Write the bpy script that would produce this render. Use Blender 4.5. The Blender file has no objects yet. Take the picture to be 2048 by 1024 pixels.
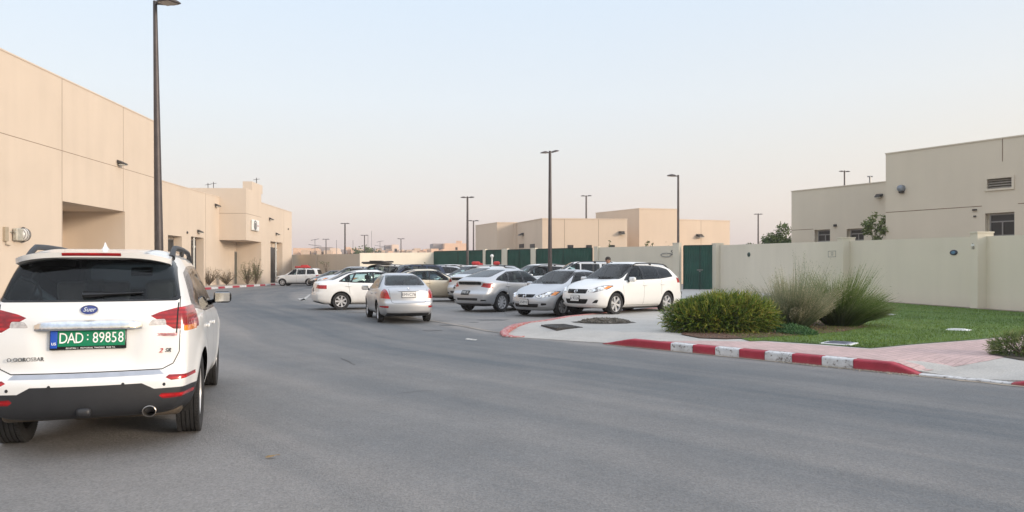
import bpy, bmesh, math, random
from mathutils import Vector, Matrix, noise as mnoise
from mathutils.bvhtree import BVHTree
R = math.radians
scene = bpy.context.scene
COL = scene.collection
rnd = random.Random(7)

# ------------------------------------------------------------------ camera geometry helpers
FPX, CX, HY, CAMH = 1480.0, 1024.0, 540.0, 1.5
def G(px, py, z=0.0):
    """ground point seen at a pixel of the photograph (2048 wide)"""
    Y = (CAMH - z) * FPX / (py - HY)
    return Vector(((px - CX) / FPX * Y, Y, z))
def at(px, py, Y):
    return Vector(((px - CX) / FPX * Y, Y, CAMH - (py - HY) / FPX * Y))

# ------------------------------------------------------------------ materials
MATS = {}
def new_mat(name):
    m = bpy.data.materials.new(name); m.use_nodes = True
    return m, m.node_tree, m.node_tree.nodes['Principled BSDF']
def setp(b, **k):
    for n, v in k.items():
        b.inputs[n].default_value = v
def rgba(c): return (c[0], c[1], c[2], 1.0)

def noise_color(nt, b, cols, scale=4.0, detail=6.0, coord='Object', lo=0.3, hi=0.7, vec_scale=None, rough=0.6):
    tc = nt.nodes.new('ShaderNodeTexCoord')
    nz = nt.nodes.new('ShaderNodeTexNoise'); nz.inputs['Scale'].default_value = scale
    nz.inputs['Detail'].default_value = detail; nz.inputs['Roughness'].default_value = rough
    src = tc.outputs[coord]
    if vec_scale:
        mp = nt.nodes.new('ShaderNodeMapping'); mp.inputs['Scale'].default_value = vec_scale
        nt.links.new(src, mp.inputs['Vector']); src = mp.outputs['Vector']
    nt.links.new(src, nz.inputs['Vector'])
    cr = nt.nodes.new('ShaderNodeValToRGB')
    n = len(cols)
    cr.color_ramp.elements[0].position = lo; cr.color_ramp.elements[0].color = rgba(cols[0])
    cr.color_ramp.elements[1].position = hi; cr.color_ramp.elements[1].color = rgba(cols[-1])
    for i in range(1, n - 1):
        e = cr.color_ramp.elements.new(lo + (hi - lo) * i / (n - 1)); e.color = rgba(cols[i])
    nt.links.new(nz.outputs['Fac'], cr.inputs['Fac'])
    if b is not None: nt.links.new(cr.outputs['Color'], b.inputs['Base Color'])
    return cr.outputs['Color'], src
def mixc(nt, a, b, fac, mode='MIX'):
    m = nt.nodes.new('ShaderNodeMix'); m.data_type = 'RGBA'; m.blend_type = mode
    for sock, v in ((m.inputs['Factor'], fac), (m.inputs['A'], a), (m.inputs['B'], b)):
        if hasattr(v, 'is_output'): nt.links.new(v, sock)
        elif isinstance(v, (int, float)): sock.default_value = v
        else: sock.default_value = rgba(v)
    return m.outputs['Result']
def add_bump(nt, b, scale, dist, strength=1.0, detail=4.0, coord='Object', src=None):
    nz = nt.nodes.new('ShaderNodeTexNoise'); nz.inputs['Scale'].default_value = scale
    nz.inputs['Detail'].default_value = detail
    if src is None:
        tc = nt.nodes.new('ShaderNodeTexCoord'); src = tc.outputs[coord]
    nt.links.new(src, nz.inputs['Vector'])
    bp = nt.nodes.new('ShaderNodeBump'); bp.inputs['Distance'].default_value = dist
    bp.inputs['Strength'].default_value = strength
    nt.links.new(nz.outputs['Fac'], bp.inputs['Height'])
    nt.links.new(bp.outputs['Normal'], b.inputs['Normal'])
    return bp
def pbr(name, col, rough=0.5, metal=0.0, coat=0.0, var=0.12, scale=6.0, bump=None, spec=0.5):
    if name in MATS: return MATS[name]
    m, nt, b = new_mat(name)
    setp(b, Roughness=rough, Metallic=metal)
    b.inputs['Specular IOR Level'].default_value = spec
    if coat: setp(b, **{'Coat Weight': coat, 'Coat Roughness': 0.04})
    if var > 0:
        a = tuple(c * (1 - var) for c in col); c2 = tuple(min(1, c * (1 + var)) for c in col)
        noise_color(nt, b, [a, col, c2], scale=scale)
    else:
        b.inputs['Base Color'].default_value = rgba(col)
    if bump: add_bump(nt, b, bump[0], bump[1])
    MATS[name] = m
    return m

def paint(name, col, metallic=False):
    if name in MATS: return MATS[name]
    m, nt, b = new_mat(name)
    tc = nt.nodes.new('ShaderNodeTexCoord')
    # road dust gathers low on the panels
    sp = nt.nodes.new('ShaderNodeSeparateXYZ'); nt.links.new(tc.outputs['Object'], sp.inputs[0])
    mr = nt.nodes.new('ShaderNodeMapRange'); mr.inputs[1].default_value = 0.55; mr.inputs[2].default_value = 0.15
    mr.inputs[3].default_value = 0.0; mr.inputs[4].default_value = 0.4
    nt.links.new(sp.outputs['Z'], mr.inputs[0])
    nz = nt.nodes.new('ShaderNodeTexNoise'); nz.inputs['Scale'].default_value = 5; nz.inputs['Detail'].default_value = 7
    nt.links.new(tc.outputs['Object'], nz.inputs['Vector'])
    ml = nt.nodes.new('ShaderNodeMath'); ml.operation = 'MULTIPLY'
    nt.links.new(mr.outputs[0], ml.inputs[0]); nt.links.new(nz.outputs['Fac'], ml.inputs[1])
    c = mixc(nt, col, (0.32, 0.27, 0.21), ml.outputs[0])
    nt.links.new(c, b.inputs['Base Color'])
    if metallic:
        setp(b, Metallic=0.65, Roughness=0.42)
        setp(b, **{'Coat Weight': 0.45, 'Coat Roughness': 0.08})
    else:
        setp(b, Metallic=0.0, Roughness=0.35)
        setp(b, **{'Coat Weight': 0.8, 'Coat Roughness': 0.04})
    # the sheet metal is trimmed in dark cloth on the inside of the cabin
    ge = nt.nodes.new('ShaderNodeNewGeometry'); dk = nt.nodes.new('ShaderNodeBsdfDiffuse'); dk.inputs['Color'].default_value = (0.03, 0.03, 0.032, 1)
    mx = nt.nodes.new('ShaderNodeMixShader'); nt.links.new(ge.outputs['Backfacing'], mx.inputs[0]); nt.links.new(b.outputs[0], mx.inputs[1]); nt.links.new(dk.outputs[0], mx.inputs[2])
    nt.links.new(mx.outputs[0], nt.nodes['Material Output'].inputs['Surface'])
    MATS[name] = m
    return m
def glass_mat(name, tint, opacity, refl=0.7):
    if name in MATS: return MATS[name]
    m, nt, b = new_mat(name); nt.nodes.remove(b)
    out = nt.nodes['Material Output']
    tr = nt.nodes.new('ShaderNodeBsdfTransparent'); tr.inputs['Color'].default_value = rgba(tint)
    df = nt.nodes.new('ShaderNodeBsdfPrincipled'); df.inputs['Base Color'].default_value = (0.006, 0.008, 0.01, 1); df.inputs['Roughness'].default_value = 0.04
    m1 = nt.nodes.new('ShaderNodeMixShader'); m1.inputs['Fac'].default_value = opacity
    nt.links.new(tr.outputs[0], m1.inputs[1]); nt.links.new(df.outputs[0], m1.inputs[2])
    gl = nt.nodes.new('ShaderNodeBsdfGlossy'); gl.inputs['Roughness'].default_value = 0.03; gl.inputs['Color'].default_value = (refl, refl, refl, 1)
    fr = nt.nodes.new('ShaderNodeFresnel'); fr.inputs['IOR'].default_value = 1.38
    m2 = nt.nodes.new('ShaderNodeMixShader')
    nt.links.new(fr.outputs[0], m2.inputs['Fac']); nt.links.new(m1.outputs[0], m2.inputs[1]); nt.links.new(gl.outputs[0], m2.inputs[2])
    nt.links.new(m2.outputs[0], out.inputs['Surface'])
    MATS[name] = m
    return m

# ------------------------------------------------------------------ mesh builder
class MB:
    def __init__(s, mtx=None):
        s.v = []; s.f = []; s.m = []; s.mtx = mtx or Matrix()
    def add(s, vs, fs, mat=0):
        o = len(s.v)
        s.v += [s.mtx @ Vector(v) for v in vs]
        s.f += [tuple(i + o for i in f) for f in fs]; s.m += [mat] * len(fs)
        return s
    def box(s, lo, hi, mat=0, M=None):
        (x0, y0, z0), (x1, y1, z1) = lo, hi
        vs = [Vector(p) for p in ((x0,y0,z0),(x1,y0,z0),(x1,y1,z0),(x0,y1,z0),(x0,y0,z1),(x1,y0,z1),(x1,y1,z1),(x0,y1,z1))]
        if M: vs = [M @ v for v in vs]
        return s.add(vs, [(0,3,2,1),(4,5,6,7),(0,1,5,4),(1,2,6,5),(2,3,7,6),(3,0,4,7)], mat)
    def bbox(s, lo, hi, r=0.02, mat=0, M=None):
        """box with chamfered edges"""
        bm = bmesh.new(); bmesh.ops.create_cube(bm, size=1)
        c = [(lo[i]+hi[i])/2 for i in range(3)]; d = [hi[i]-lo[i] for i in range(3)]
        for v in bm.verts: v.co = Vector([c[i] + v.co[i]*d[i] for i in range(3)])
        bmesh.ops.bevel(bm, geom=bm.edges[:], offset=min(r, min(d)*0.45), segments=3, profile=0.5, affect='EDGES')
        s.bm(bm, mat, M); return s
    def bm(s, bm, mat=0, M=None):
        bm.verts.index_update()
        vs = [(M @ v.co) if M else v.co.copy() for v in bm.verts]
        s.add(vs, [tuple(v.index for v in f.verts) for f in bm.faces], mat); bm.free()
    def tube(s, pts, r, n=8, mat=0, caps=True):
        pts = [Vector(p) for p in pts]; rs = r if isinstance(r, (list, tuple)) else [r] * len(pts)
        vs = []; fs = []
        up = Vector((0, 0, 1))
        for i, p in enumerate(pts):
            d = (pts[min(i+1, len(pts)-1)] - pts[max(i-1, 0)]).normalized()
            a = d.cross(up)
            if a.length < 1e-3: a = d.cross(Vector((1, 0, 0)))
            a.normalize(); b = d.cross(a).normalized()
            for k in range(n):
                t = 2*math.pi*k/n
                vs.append(p + (a*math.cos(t) + b*math.sin(t)) * rs[i])
        for i in range(len(pts)-1):
            for k in range(n):
                k2 = (k+1) % n
                fs.append((i*n+k, i*n+k2, (i+1)*n+k2, (i+1)*n+k))
        if caps:
            fs.append(tuple(range(n-1, -1, -1))); fs.append(tuple((len(pts)-1)*n + k for k in range(n)))
        return s.add(vs, fs, mat)
    def lathe(s, prof, n=32, mat=0, M=None, axis='y', close=False):
        """prof: list of (r, h); revolve round the axis"""
        vs = []; fs = []
        for (r, h) in prof:
            for k in range(n):
                t = 2*math.pi*k/n
                v = Vector((r*math.cos(t), h, r*math.sin(t))) if axis == 'y' else Vector((r*math.cos(t), r*math.sin(t), h))
                vs.append(M @ v if M else v)
        m = len(prof)
        for i in range(m if close else m-1):
            j = (i+1) % m
            for k in range(n):
                k2 = (k+1) % n
                fs.append((i*n+k, i*n+k2, j*n+k2, j*n+k))
        return s.add(vs, fs, mat)
    def prism(s, poly, z0, z1, mat=0, M=None):
        """poly in local xy, extruded in z"""
        n = len(poly)
        vs = [Vector((p[0], p[1], z0)) for p in poly] + [Vector((p[0], p[1], z1)) for p in poly]
        if M: vs = [M @ v for v in vs]
        fs = [tuple(range(n-1, -1, -1)), tuple(range(n, 2*n))] + [(i, (i+1) % n, n+(i+1) % n, n+i) for i in range(n)]
        return s.add(vs, fs, mat)
    def build(s, name, mats, parent=None, smooth=False, sharp=35, fixn=False):
        me = bpy.data.meshes.new(name); me.from_pydata([tuple(v) for v in s.v], [], s.f)
        mats = mats if isinstance(mats, (list, tuple)) else [mats]
        for m in mats: me.materials.append(m)
        me.polygons.foreach_set('material_index', s.m)
        if fixn:
            bm = bmesh.new(); bm.from_mesh(me); bmesh.ops.recalc_face_normals(bm, faces=bm.faces[:]); bm.to_mesh(me); bm.free()
        if smooth:
            me.polygons.foreach_set('use_smooth', [True] * len(me.polygons))
            me.update(); me.set_sharp_from_angle(angle=R(sharp))
        me.update()
        o = bpy.data.objects.new(name, me); COL.objects.link(o)
        if parent: o.parent = parent
        return o
def tag(o, label=None, cat=None, group=None, kind=None):
    if label: o['label'] = label
    if cat: o['category'] = cat
    if group: o['group'] = group
    if kind: o['kind'] = kind
    return o
def empty(name, loc, rz=0.0, label=None, cat=None, group=None):
    o = bpy.data.objects.new(name, None); COL.objects.link(o)
    o.location = loc; o.rotation_euler = (0, 0, rz); o.empty_display_size = 0.2
    return tag(o, label, cat, group)
def kids(o): return [c for c in bpy.data.objects if c.parent == o]
def text_mesh(body, size, M, name, mat, parent=None, extrude=0.003, align='CENTER', shear=0.0, sx=1.0):
    cu = bpy.data.curves.new(name, 'FONT'); cu.body = body; cu.size = size; cu.extrude = extrude
    cu.align_x = align; cu.align_y = 'CENTER'; cu.shear = shear; cu.resolution_u = 3
    t = bpy.data.objects.new(name + '_src', cu); COL.objects.link(t)
    dg = bpy.context.evaluated_depsgraph_get(); dg.update()
    me = bpy.data.meshes.new_from_object(t.evaluated_get(dg)); me.name = name
    bpy.data.objects.remove(t); bpy.data.curves.remove(cu)
    me.transform(M @ Matrix.Diagonal((sx, 1, 1, 1)))
    me.materials.clear(); me.materials.append(mat)
    o = bpy.data.objects.new(name, me); COL.objects.link(o)
    if parent: o.parent = parent
    return o
# ------------------------------------------------------------------ car bodies
def interp(tab, x):
    if x <= tab[0][0]: return tab[0][1]
    for (a, b), (c, d) in zip(tab, tab[1:]):
        if x <= c:
            t = (x - a) / (c - a); return b + (d - b) * t
    return tab[-1][1]
def rpoly(pts, r=0.05, n=4):
    """round the corners of a convex polygon"""
    out = []; m = len(pts)
    for i in range(m):
        p = Vector(pts[i]); a = Vector(pts[i-1]); b = Vector(pts[(i+1) % m])
        d1 = (a - p); d2 = (b - p); rr = min(r, d1.length*0.45, d2.length*0.45)
        s = p + d1.normalized()*rr; e = p + d2.normalized()*rr
        for k in range(n+1):
            t = k / n
            out.append(tuple((1-t)**2 * s + 2*t*(1-t) * p + t*t * e))
    return out
def grow(pts, d):
    c = Vector((sum(p[0] for p in pts)/len(pts), sum(p[1] for p in pts)/len(pts)))
    return [tuple(Vector(p) + (Vector(p) - c).normalized() * d) for p in pts]

def sst(t): t = max(0.0, min(1.0, t)); return t*t*(3-2*t)
def body_bmesh(S):
    L, W = S['L'], S['W']; st = S.get('step', 0.05)
    na, nb, nc = int(L/st), int(2*W/st/1.1), int(1.45/st)
    top, bot, belt, fp, rp = S['top'], S['bot'], S['belt'], S['fprof'], S['rprof']
    def mp(a, b, c):
        cc = 2*c - 1
        ri = max(abs(b), abs(cc))
        if ri > 0:
            n = S.get('n', 6.0) if cc > 0 else 9.0
            f = ri / (abs(b)**n + abs(cc)**n) ** (1/n)
            b *= f; cc *= f
        c = (cc + 1) / 2
        x0 = a * L/2
        zt, zb, zbl = interp(top, x0), interp(bot, x0), interp(belt, x0)
        z = zb + c * (zt - zb)
        w = W * interp(S.get('plan', [(-9, 1)]), x0)
        if z < zbl:
            t = (z - zb) / max(0.01, zbl - zb); w *= 1 - 0.075 * (t - 0.62) ** 2 / 0.38
        else:
            w = w * 0.972 - S['k'] * (z - zbl) - 0.02 * min(1, (z - zbl) / 0.05)
        sg = 1 if x0 > 0 else -1
        prof, RR, e, q = (fp, S.get('RF', 0.9), S.get('ef', 0.16), S.get('qf', 0.15)) if sg > 0 else (rp, S.get('RR', 1.1), S.get('er', 0.09), S.get('qr', 0.08))
        al = max(0.0, (abs(x0) - (L/2 - RR)) / RR)
        y = b * w * (1 - q * al**3)
        # shallow crown in the roof, crease on the flank
        x = x0 - sg * (interp(prof, z) * al**2 + e * b*b * al**2)
        if S.get('recess') and sg < 0 and al > 0.85:
            x += 0.026 * sst((0.46 - abs(y) - (1.0-z)*0.22)/0.05) * sst((z-0.705)/0.05) * sst((1.02-z)/0.03)
            x -= 0.014 * sst((1.10-z)/0.03) * sst((z-1.02)/0.03) * sst((0.55-abs(y))/0.1)
        for xa in (S['fx'], S['rx']):
            d = math.hypot(x - xa, z - S['wr']) - (S['wr'] + 0.10)
            if z < zbl: y += math.copysign(0.018, b) * math.exp(-(d/0.07)**2) * (abs(b) > 0.9)
        return Vector((x, y, z))
    bm = bmesh.new(); cache = {}
    def V(i, j, k):
        key = (i, j, k)
        if key not in cache: cache[key] = bm.verts.new(mp(2*i/na - 1, 2*j/nb - 1, k/nc))
        return cache[key]
    for i in range(na):
        for j in range(nb):
            bm.faces.new((V(i,j,0), V(i,j+1,0), V(i+1,j+1,0), V(i+1,j,0)))
            bm.faces.new((V(i,j,nc), V(i+1,j,nc), V(i+1,j+1,nc), V(i,j+1,nc)))
        for k in range(nc):
            bm.faces.new((V(i,0,k), V(i+1,0,k), V(i+1,0,k+1), V(i,0,k+1)))
            bm.faces.new((V(i,nb,k), V(i,nb,k+1), V(i+1,nb,k+1), V(i+1,nb,k)))
    for j in range(nb):
        for k in range(nc):
            bm.faces.new((V(0,j,k), V(0,j,k+1), V(0,j+1,k+1), V(0,j+1,k)))
            bm.faces.new((V(na,j,k), V(na,j+1,k), V(na,j+1,k+1), V(na,j,k+1)))
    for _ in range(S.get('smooth', 4)):
        bmesh.ops.smooth_vert(bm, verts=bm.verts[:], factor=0.5, use_axis_x=True, use_axis_y=True, use_axis_z=True)
    bm.normal_update()
    return bm

PROJ = {'y+': (0, 2, 1, 1), 'y-': (0, 2, 1, -1), 'x+': (1, 2, 0, 1), 'x-': (1, 2, 0, -1), 'z+': (0, 1, 2, 1)}
class Imprinter:
    def __init__(s, bm):
        s.bm = bm; s.lt = bm.faces.layers.int.new('tag'); s.tags = {}
    def imprint(s, poly, proj, name, zmin=None, nmin=0.25, xr=None, only=None):
        """cut a convex outline into the body as seen along an axis; the faces inside get the tag"""
        u, v, w, sg = PROJ[proj]
        tid = s.tags.setdefault(name, len(s.tags) + 1)
        n = len(poly)
        area = sum(poly[i][0]*poly[(i+1) % n][1] - poly[(i+1) % n][0]*poly[i][1] for i in range(n))
        if area < 0: poly = poly[::-1]
        u0, u1 = min(p[0] for p in poly), max(p[0] for p in poly); v0, v1 = min(p[1] for p in poly), max(p[1] for p in poly)
        work = []
        for f in s.bm.faces:
            if f.normal[w]*sg < nmin: continue
            if xr and not (xr[0] < f.calc_center_median().x < xr[1]): continue
            if only is not None and f[s.lt] not in [s.tags.get(k, 0) if k else 0 for k in only]: continue
            us = [q.co[u] for q in f.verts]; vs = [q.co[v] for q in f.verts]
            if max(us) < u0 or min(us) > u1 or max(vs) < v0 or min(vs) > v1: continue
            work.append(f)
        for i in range(n):
            p, q = poly[i], poly[(i+1) % n]
            du, dv = q[0]-p[0], q[1]-p[1]
            if math.hypot(du, dv) < 1e-5: continue
            co = [0,0,0]; no = [0,0,0]
            co[u], co[v] = p; no[u], no[v] = dv, -du     # outward for ccw
            co, no = Vector(co), Vector(no).normalized()
            if not work: break
            es = {e for f in work for e in f.edges}; vs = {x for f in work for x in f.verts}
            r = bmesh.ops.bisect_plane(s.bm, geom=list(work) + list(es) + list(vs), plane_co=co, plane_no=no, dist=1e-6)
            fs = [g for g in r['geom'] if isinstance(g, bmesh.types.BMFace)]
            work = [f for f in fs if (f.calc_center_median() - co).dot(no) < 0]
        for f in work: f[s.lt] = tid
        return work
    def delete(s, name):
        t = s.tags[name]
        bmesh.ops.delete(s.bm, geom=[f for f in s.bm.faces if f[s.lt] == t], context='FACES')
    def split(s, specs, root, push={}):
        """one mesh object for each tag; untagged faces are the body"""
        bm = s.bm; bm.normal_update(); bm.verts.index_update()
        groups = {}; sid = s.tags.get('seam', -1)
        for f in bm.faces:
            groups.setdefault(0 if f[s.lt] == sid else f[s.lt], []).append(f)
        names = {v: k for k, v in s.tags.items()}; out = {}
        for t, fs in groups.items():
            key = names.get(t, 'body')
            oname, mat = specs[key]
            idx = {}; vs = []; ns = []; faces = []
            off = push.get(key, 0.0)
            for f in fs:
                loop = []
                for v in f.verts:
                    if v.index not in idx:
                        idx[v.index] = len(vs); vs.append(v.co + v.normal*off); ns.append(v.normal.copy())
                    loop.append(idx[v.index])
                faces.append(loop)
            if oname in out and key.startswith('='):
                pass
            me = bpy.data.meshes.new(oname); me.from_pydata([tuple(v) for v in vs], [], faces)
            me.polygons.foreach_set('use_smooth', [True]*len(me.polygons)); me.materials.append(mat)
            if key == 'body':
                me.materials.append(M_DARK); me.polygons.foreach_set('material_index', [1 if f[s.lt] == sid else 0 for f in fs])
            me.update()
            me.normals_split_custom_set_from_vertices([tuple(n) for n in ns])
            o = bpy.data.objects.new(oname, me); COL.objects.link(o); o.parent = root
            out[key] = o
        return out

M_TYRE = pbr('tyre_rubber', (0.018, 0.018, 0.019), 0.85, var=0.2, scale=12, bump=(60, 0.002))
M_ALLOY = pbr('alloy_silver', (0.58, 0.58, 0.59), 0.3, 0.35, var=0.05)
M_DARK = pbr('wheel_well_black', (0.01, 0.01, 0.01), 0.9, var=0)
M_PLAST = pbr('black_bumper_plastic', (0.02, 0.021, 0.024), 0.5, var=0.12, bump=(180, 0.0006))
M_GLOSSB = pbr('black_gloss_trim', (0.008, 0.008, 0.009), 0.15, var=0)
M_CHROME = pbr('chrome', (0.75, 0.76, 0.78), 0.08, 1.0, var=0.03)
M_RED, _nt, _b = new_mat('red_lamp'); _c, _s = noise_color(_nt, None, [(0.16,0.002,0.004),(0.40,0.004,0.007),(0.62,0.012,0.014)], scale=7, detail=3, lo=0.3, hi=0.7)
_w = _nt.nodes.new('ShaderNodeTexWave'); _w.bands_direction = 'Z'; _w.inputs['Scale'].default_value = 9; _w.inputs['Distortion'].default_value = 0.6; _nt.links.new(_s, _w.inputs['Vector'])
_nt.links.new(mixc(_nt, _c, (0.20,0.002,0.004), _w.outputs['Fac']), _b.inputs['Base Color']); setp(_b, Roughness=0.2); setp(_b, **{'Coat Weight': 0.5, 'Coat Roughness': 0.03})
M_AMBER = pbr('amber_lamp', (0.75, 0.22, 0.01), 0.15, coat=1.0, var=0.25, scale=30)
M_CLEAR, _nt, _b = new_mat('clear_lamp'); noise_color(_nt, _b, [(0.05,0.05,0.055),(0.55,0.55,0.54),(0.85,0.85,0.82)], scale=11, detail=2, lo=0.38, hi=0.62)
setp(_b, Roughness=0.15, Metallic=0.3); setp(_b, **{'Coat Weight': 1.0})
M_SEAT = pbr('grey_seat_cloth', (0.09, 0.09, 0.095), 0.9, var=0.2)
M_LINER = pbr('cabin_trim', (0.10, 0.095, 0.085), 0.9, var=0.1)
M_PLATEW = pbr('white_plate', (0.7, 0.7, 0.68), 0.4, var=0.05)
M_INK = pbr('plate_ink', (0.02, 0.02, 0.05), 0.5, var=0)
M_GLASS_D = glass_mat('privacy_glass', (0.42, 0.46, 0.48), 0.35)
M_GLASS_C = glass_mat('green_tinted_glass', (0.70, 0.84, 0.82), 0.04)

def make_wheel(root, x, y, r, w, side, spokes=6, hi=False, rimr=0.66, rim_mat=None):
    """wheel > tyre, rim; side=+1 outer face looks to +y"""
    n = 48 if hi else 28
    M = Matrix.Translation((x, y, r)) @ Matrix.Diagonal((1, side, 1, 1))
    hub = MB(); hw = w/2; rr = r*rimr
    hub.lathe([(rr*0.98, -hw*0.8), (rr*0.93, hw*0.1), (rr*0.5, hw*0.15), (0.01, hw*0.15)], n, 0, M)
    hub.lathe([(rr*0.62, hw*0.22), (rr*0.62, hw*0.32), (0.02, hw*0.32)], n, 1, M)
    o = hub.build('wheel', [M_DARK, pbr('brake_disc', (0.25, 0.24, 0.23), 0.4, 0.8)], root, True)
    ty = MB()
    prof = [(rr, -hw*0.72), (rr+0.01, -hw*0.86), (r*0.86, -hw), (r*0.955, -hw*0.93)]
    if hi:
        g = 0.010
        cuts = [-0.52, -0.18, 0.18, 0.52]
        prof += [(r*0.99, -hw*0.82)]
        for c in cuts:
            prof += [(r*0.999, hw*(c-0.045)), (r-g, hw*(c-0.035)), (r-g, hw*(c+0.035)), (r*0.999, hw*(c+0.045))]
        prof += [(r*0.99, hw*0.82)]
    else:
        prof += [(r*0.99, -hw*0.8), (r, -hw*0.5), (r, hw*0.5), (r*0.99, hw*0.8)]
    prof += [(r*0.955, hw*0.93), (r*0.86, hw), (rr+0.01, hw*0.86), (rr, hw*0.72)]
    ty.lathe(prof, n*2 if hi else n, 0, M)
    if hi:
        for k in range(90):
            a = 2*math.pi*k/90
            for s2 in (-1, 1):
                ty.box((r*0.97, s2*hw*0.58, -0.004), (r+0.004, s2*hw*0.93, 0.006), 0, M @ Matrix.Rotation(a, 4, 'Y'))
    ty.build('tyre', M_TYRE, o, True, 30)
    rm = MB()
    rm.lathe([(rr*0.995, hw*0.70), (rr*1.0, hw*0.78), (rr*0.95, hw*0.78), (rr*0.92, hw*0.55), (rr*0.90, hw*0.2)], n, 0, M)
    rm.lathe([(rr*0.24, hw*0.25), (rr*0.22, hw*0.52), (rr*0.10, hw*0.58), (0.003, hw*0.58)], n, 0, M)
    for k in range(spokes):
        a = 2*math.pi*(k+0.25)/spokes
        ww = rr * (0.62/spokes + 0.05)
        T = M @ Matrix.Rotation(a, 4, 'Y')
        z0, z1 = rr*0.16, rr*0.95
        vs = [(-ww*0.7, hw*0.3, z0), (ww*0.7, hw*0.3, z0), (ww*1.35, hw*0.42, z1), (-ww*1.35, hw*0.42, z1),
              (-ww*0.5, hw*0.56, z0), (ww*0.5, hw*0.56, z0), (ww*1.15, hw*0.68, z1), (-ww*1.15, hw*0.68, z1)]
        rm.add([T @ Vector(v) for v in vs], [(0,3,2,1),(4,5,6,7),(0,1,5,4),(1,2,6,5),(2,3,7,6),(3,0,4,7)], 0)
    rm.build('rim', rim_mat or M_ALLOY, o, True, 30)
    return o

def rbox(mb, c, d, r=0.05, mat=0, rot=None):
    M = Matrix.Translation(c) @ (rot or Matrix())
    mb.bbox((-d[0]/2, -d[1]/2, -d[2]/2), (d[0]/2, d[1]/2, d[2]/2), r, mat, M)

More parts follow.
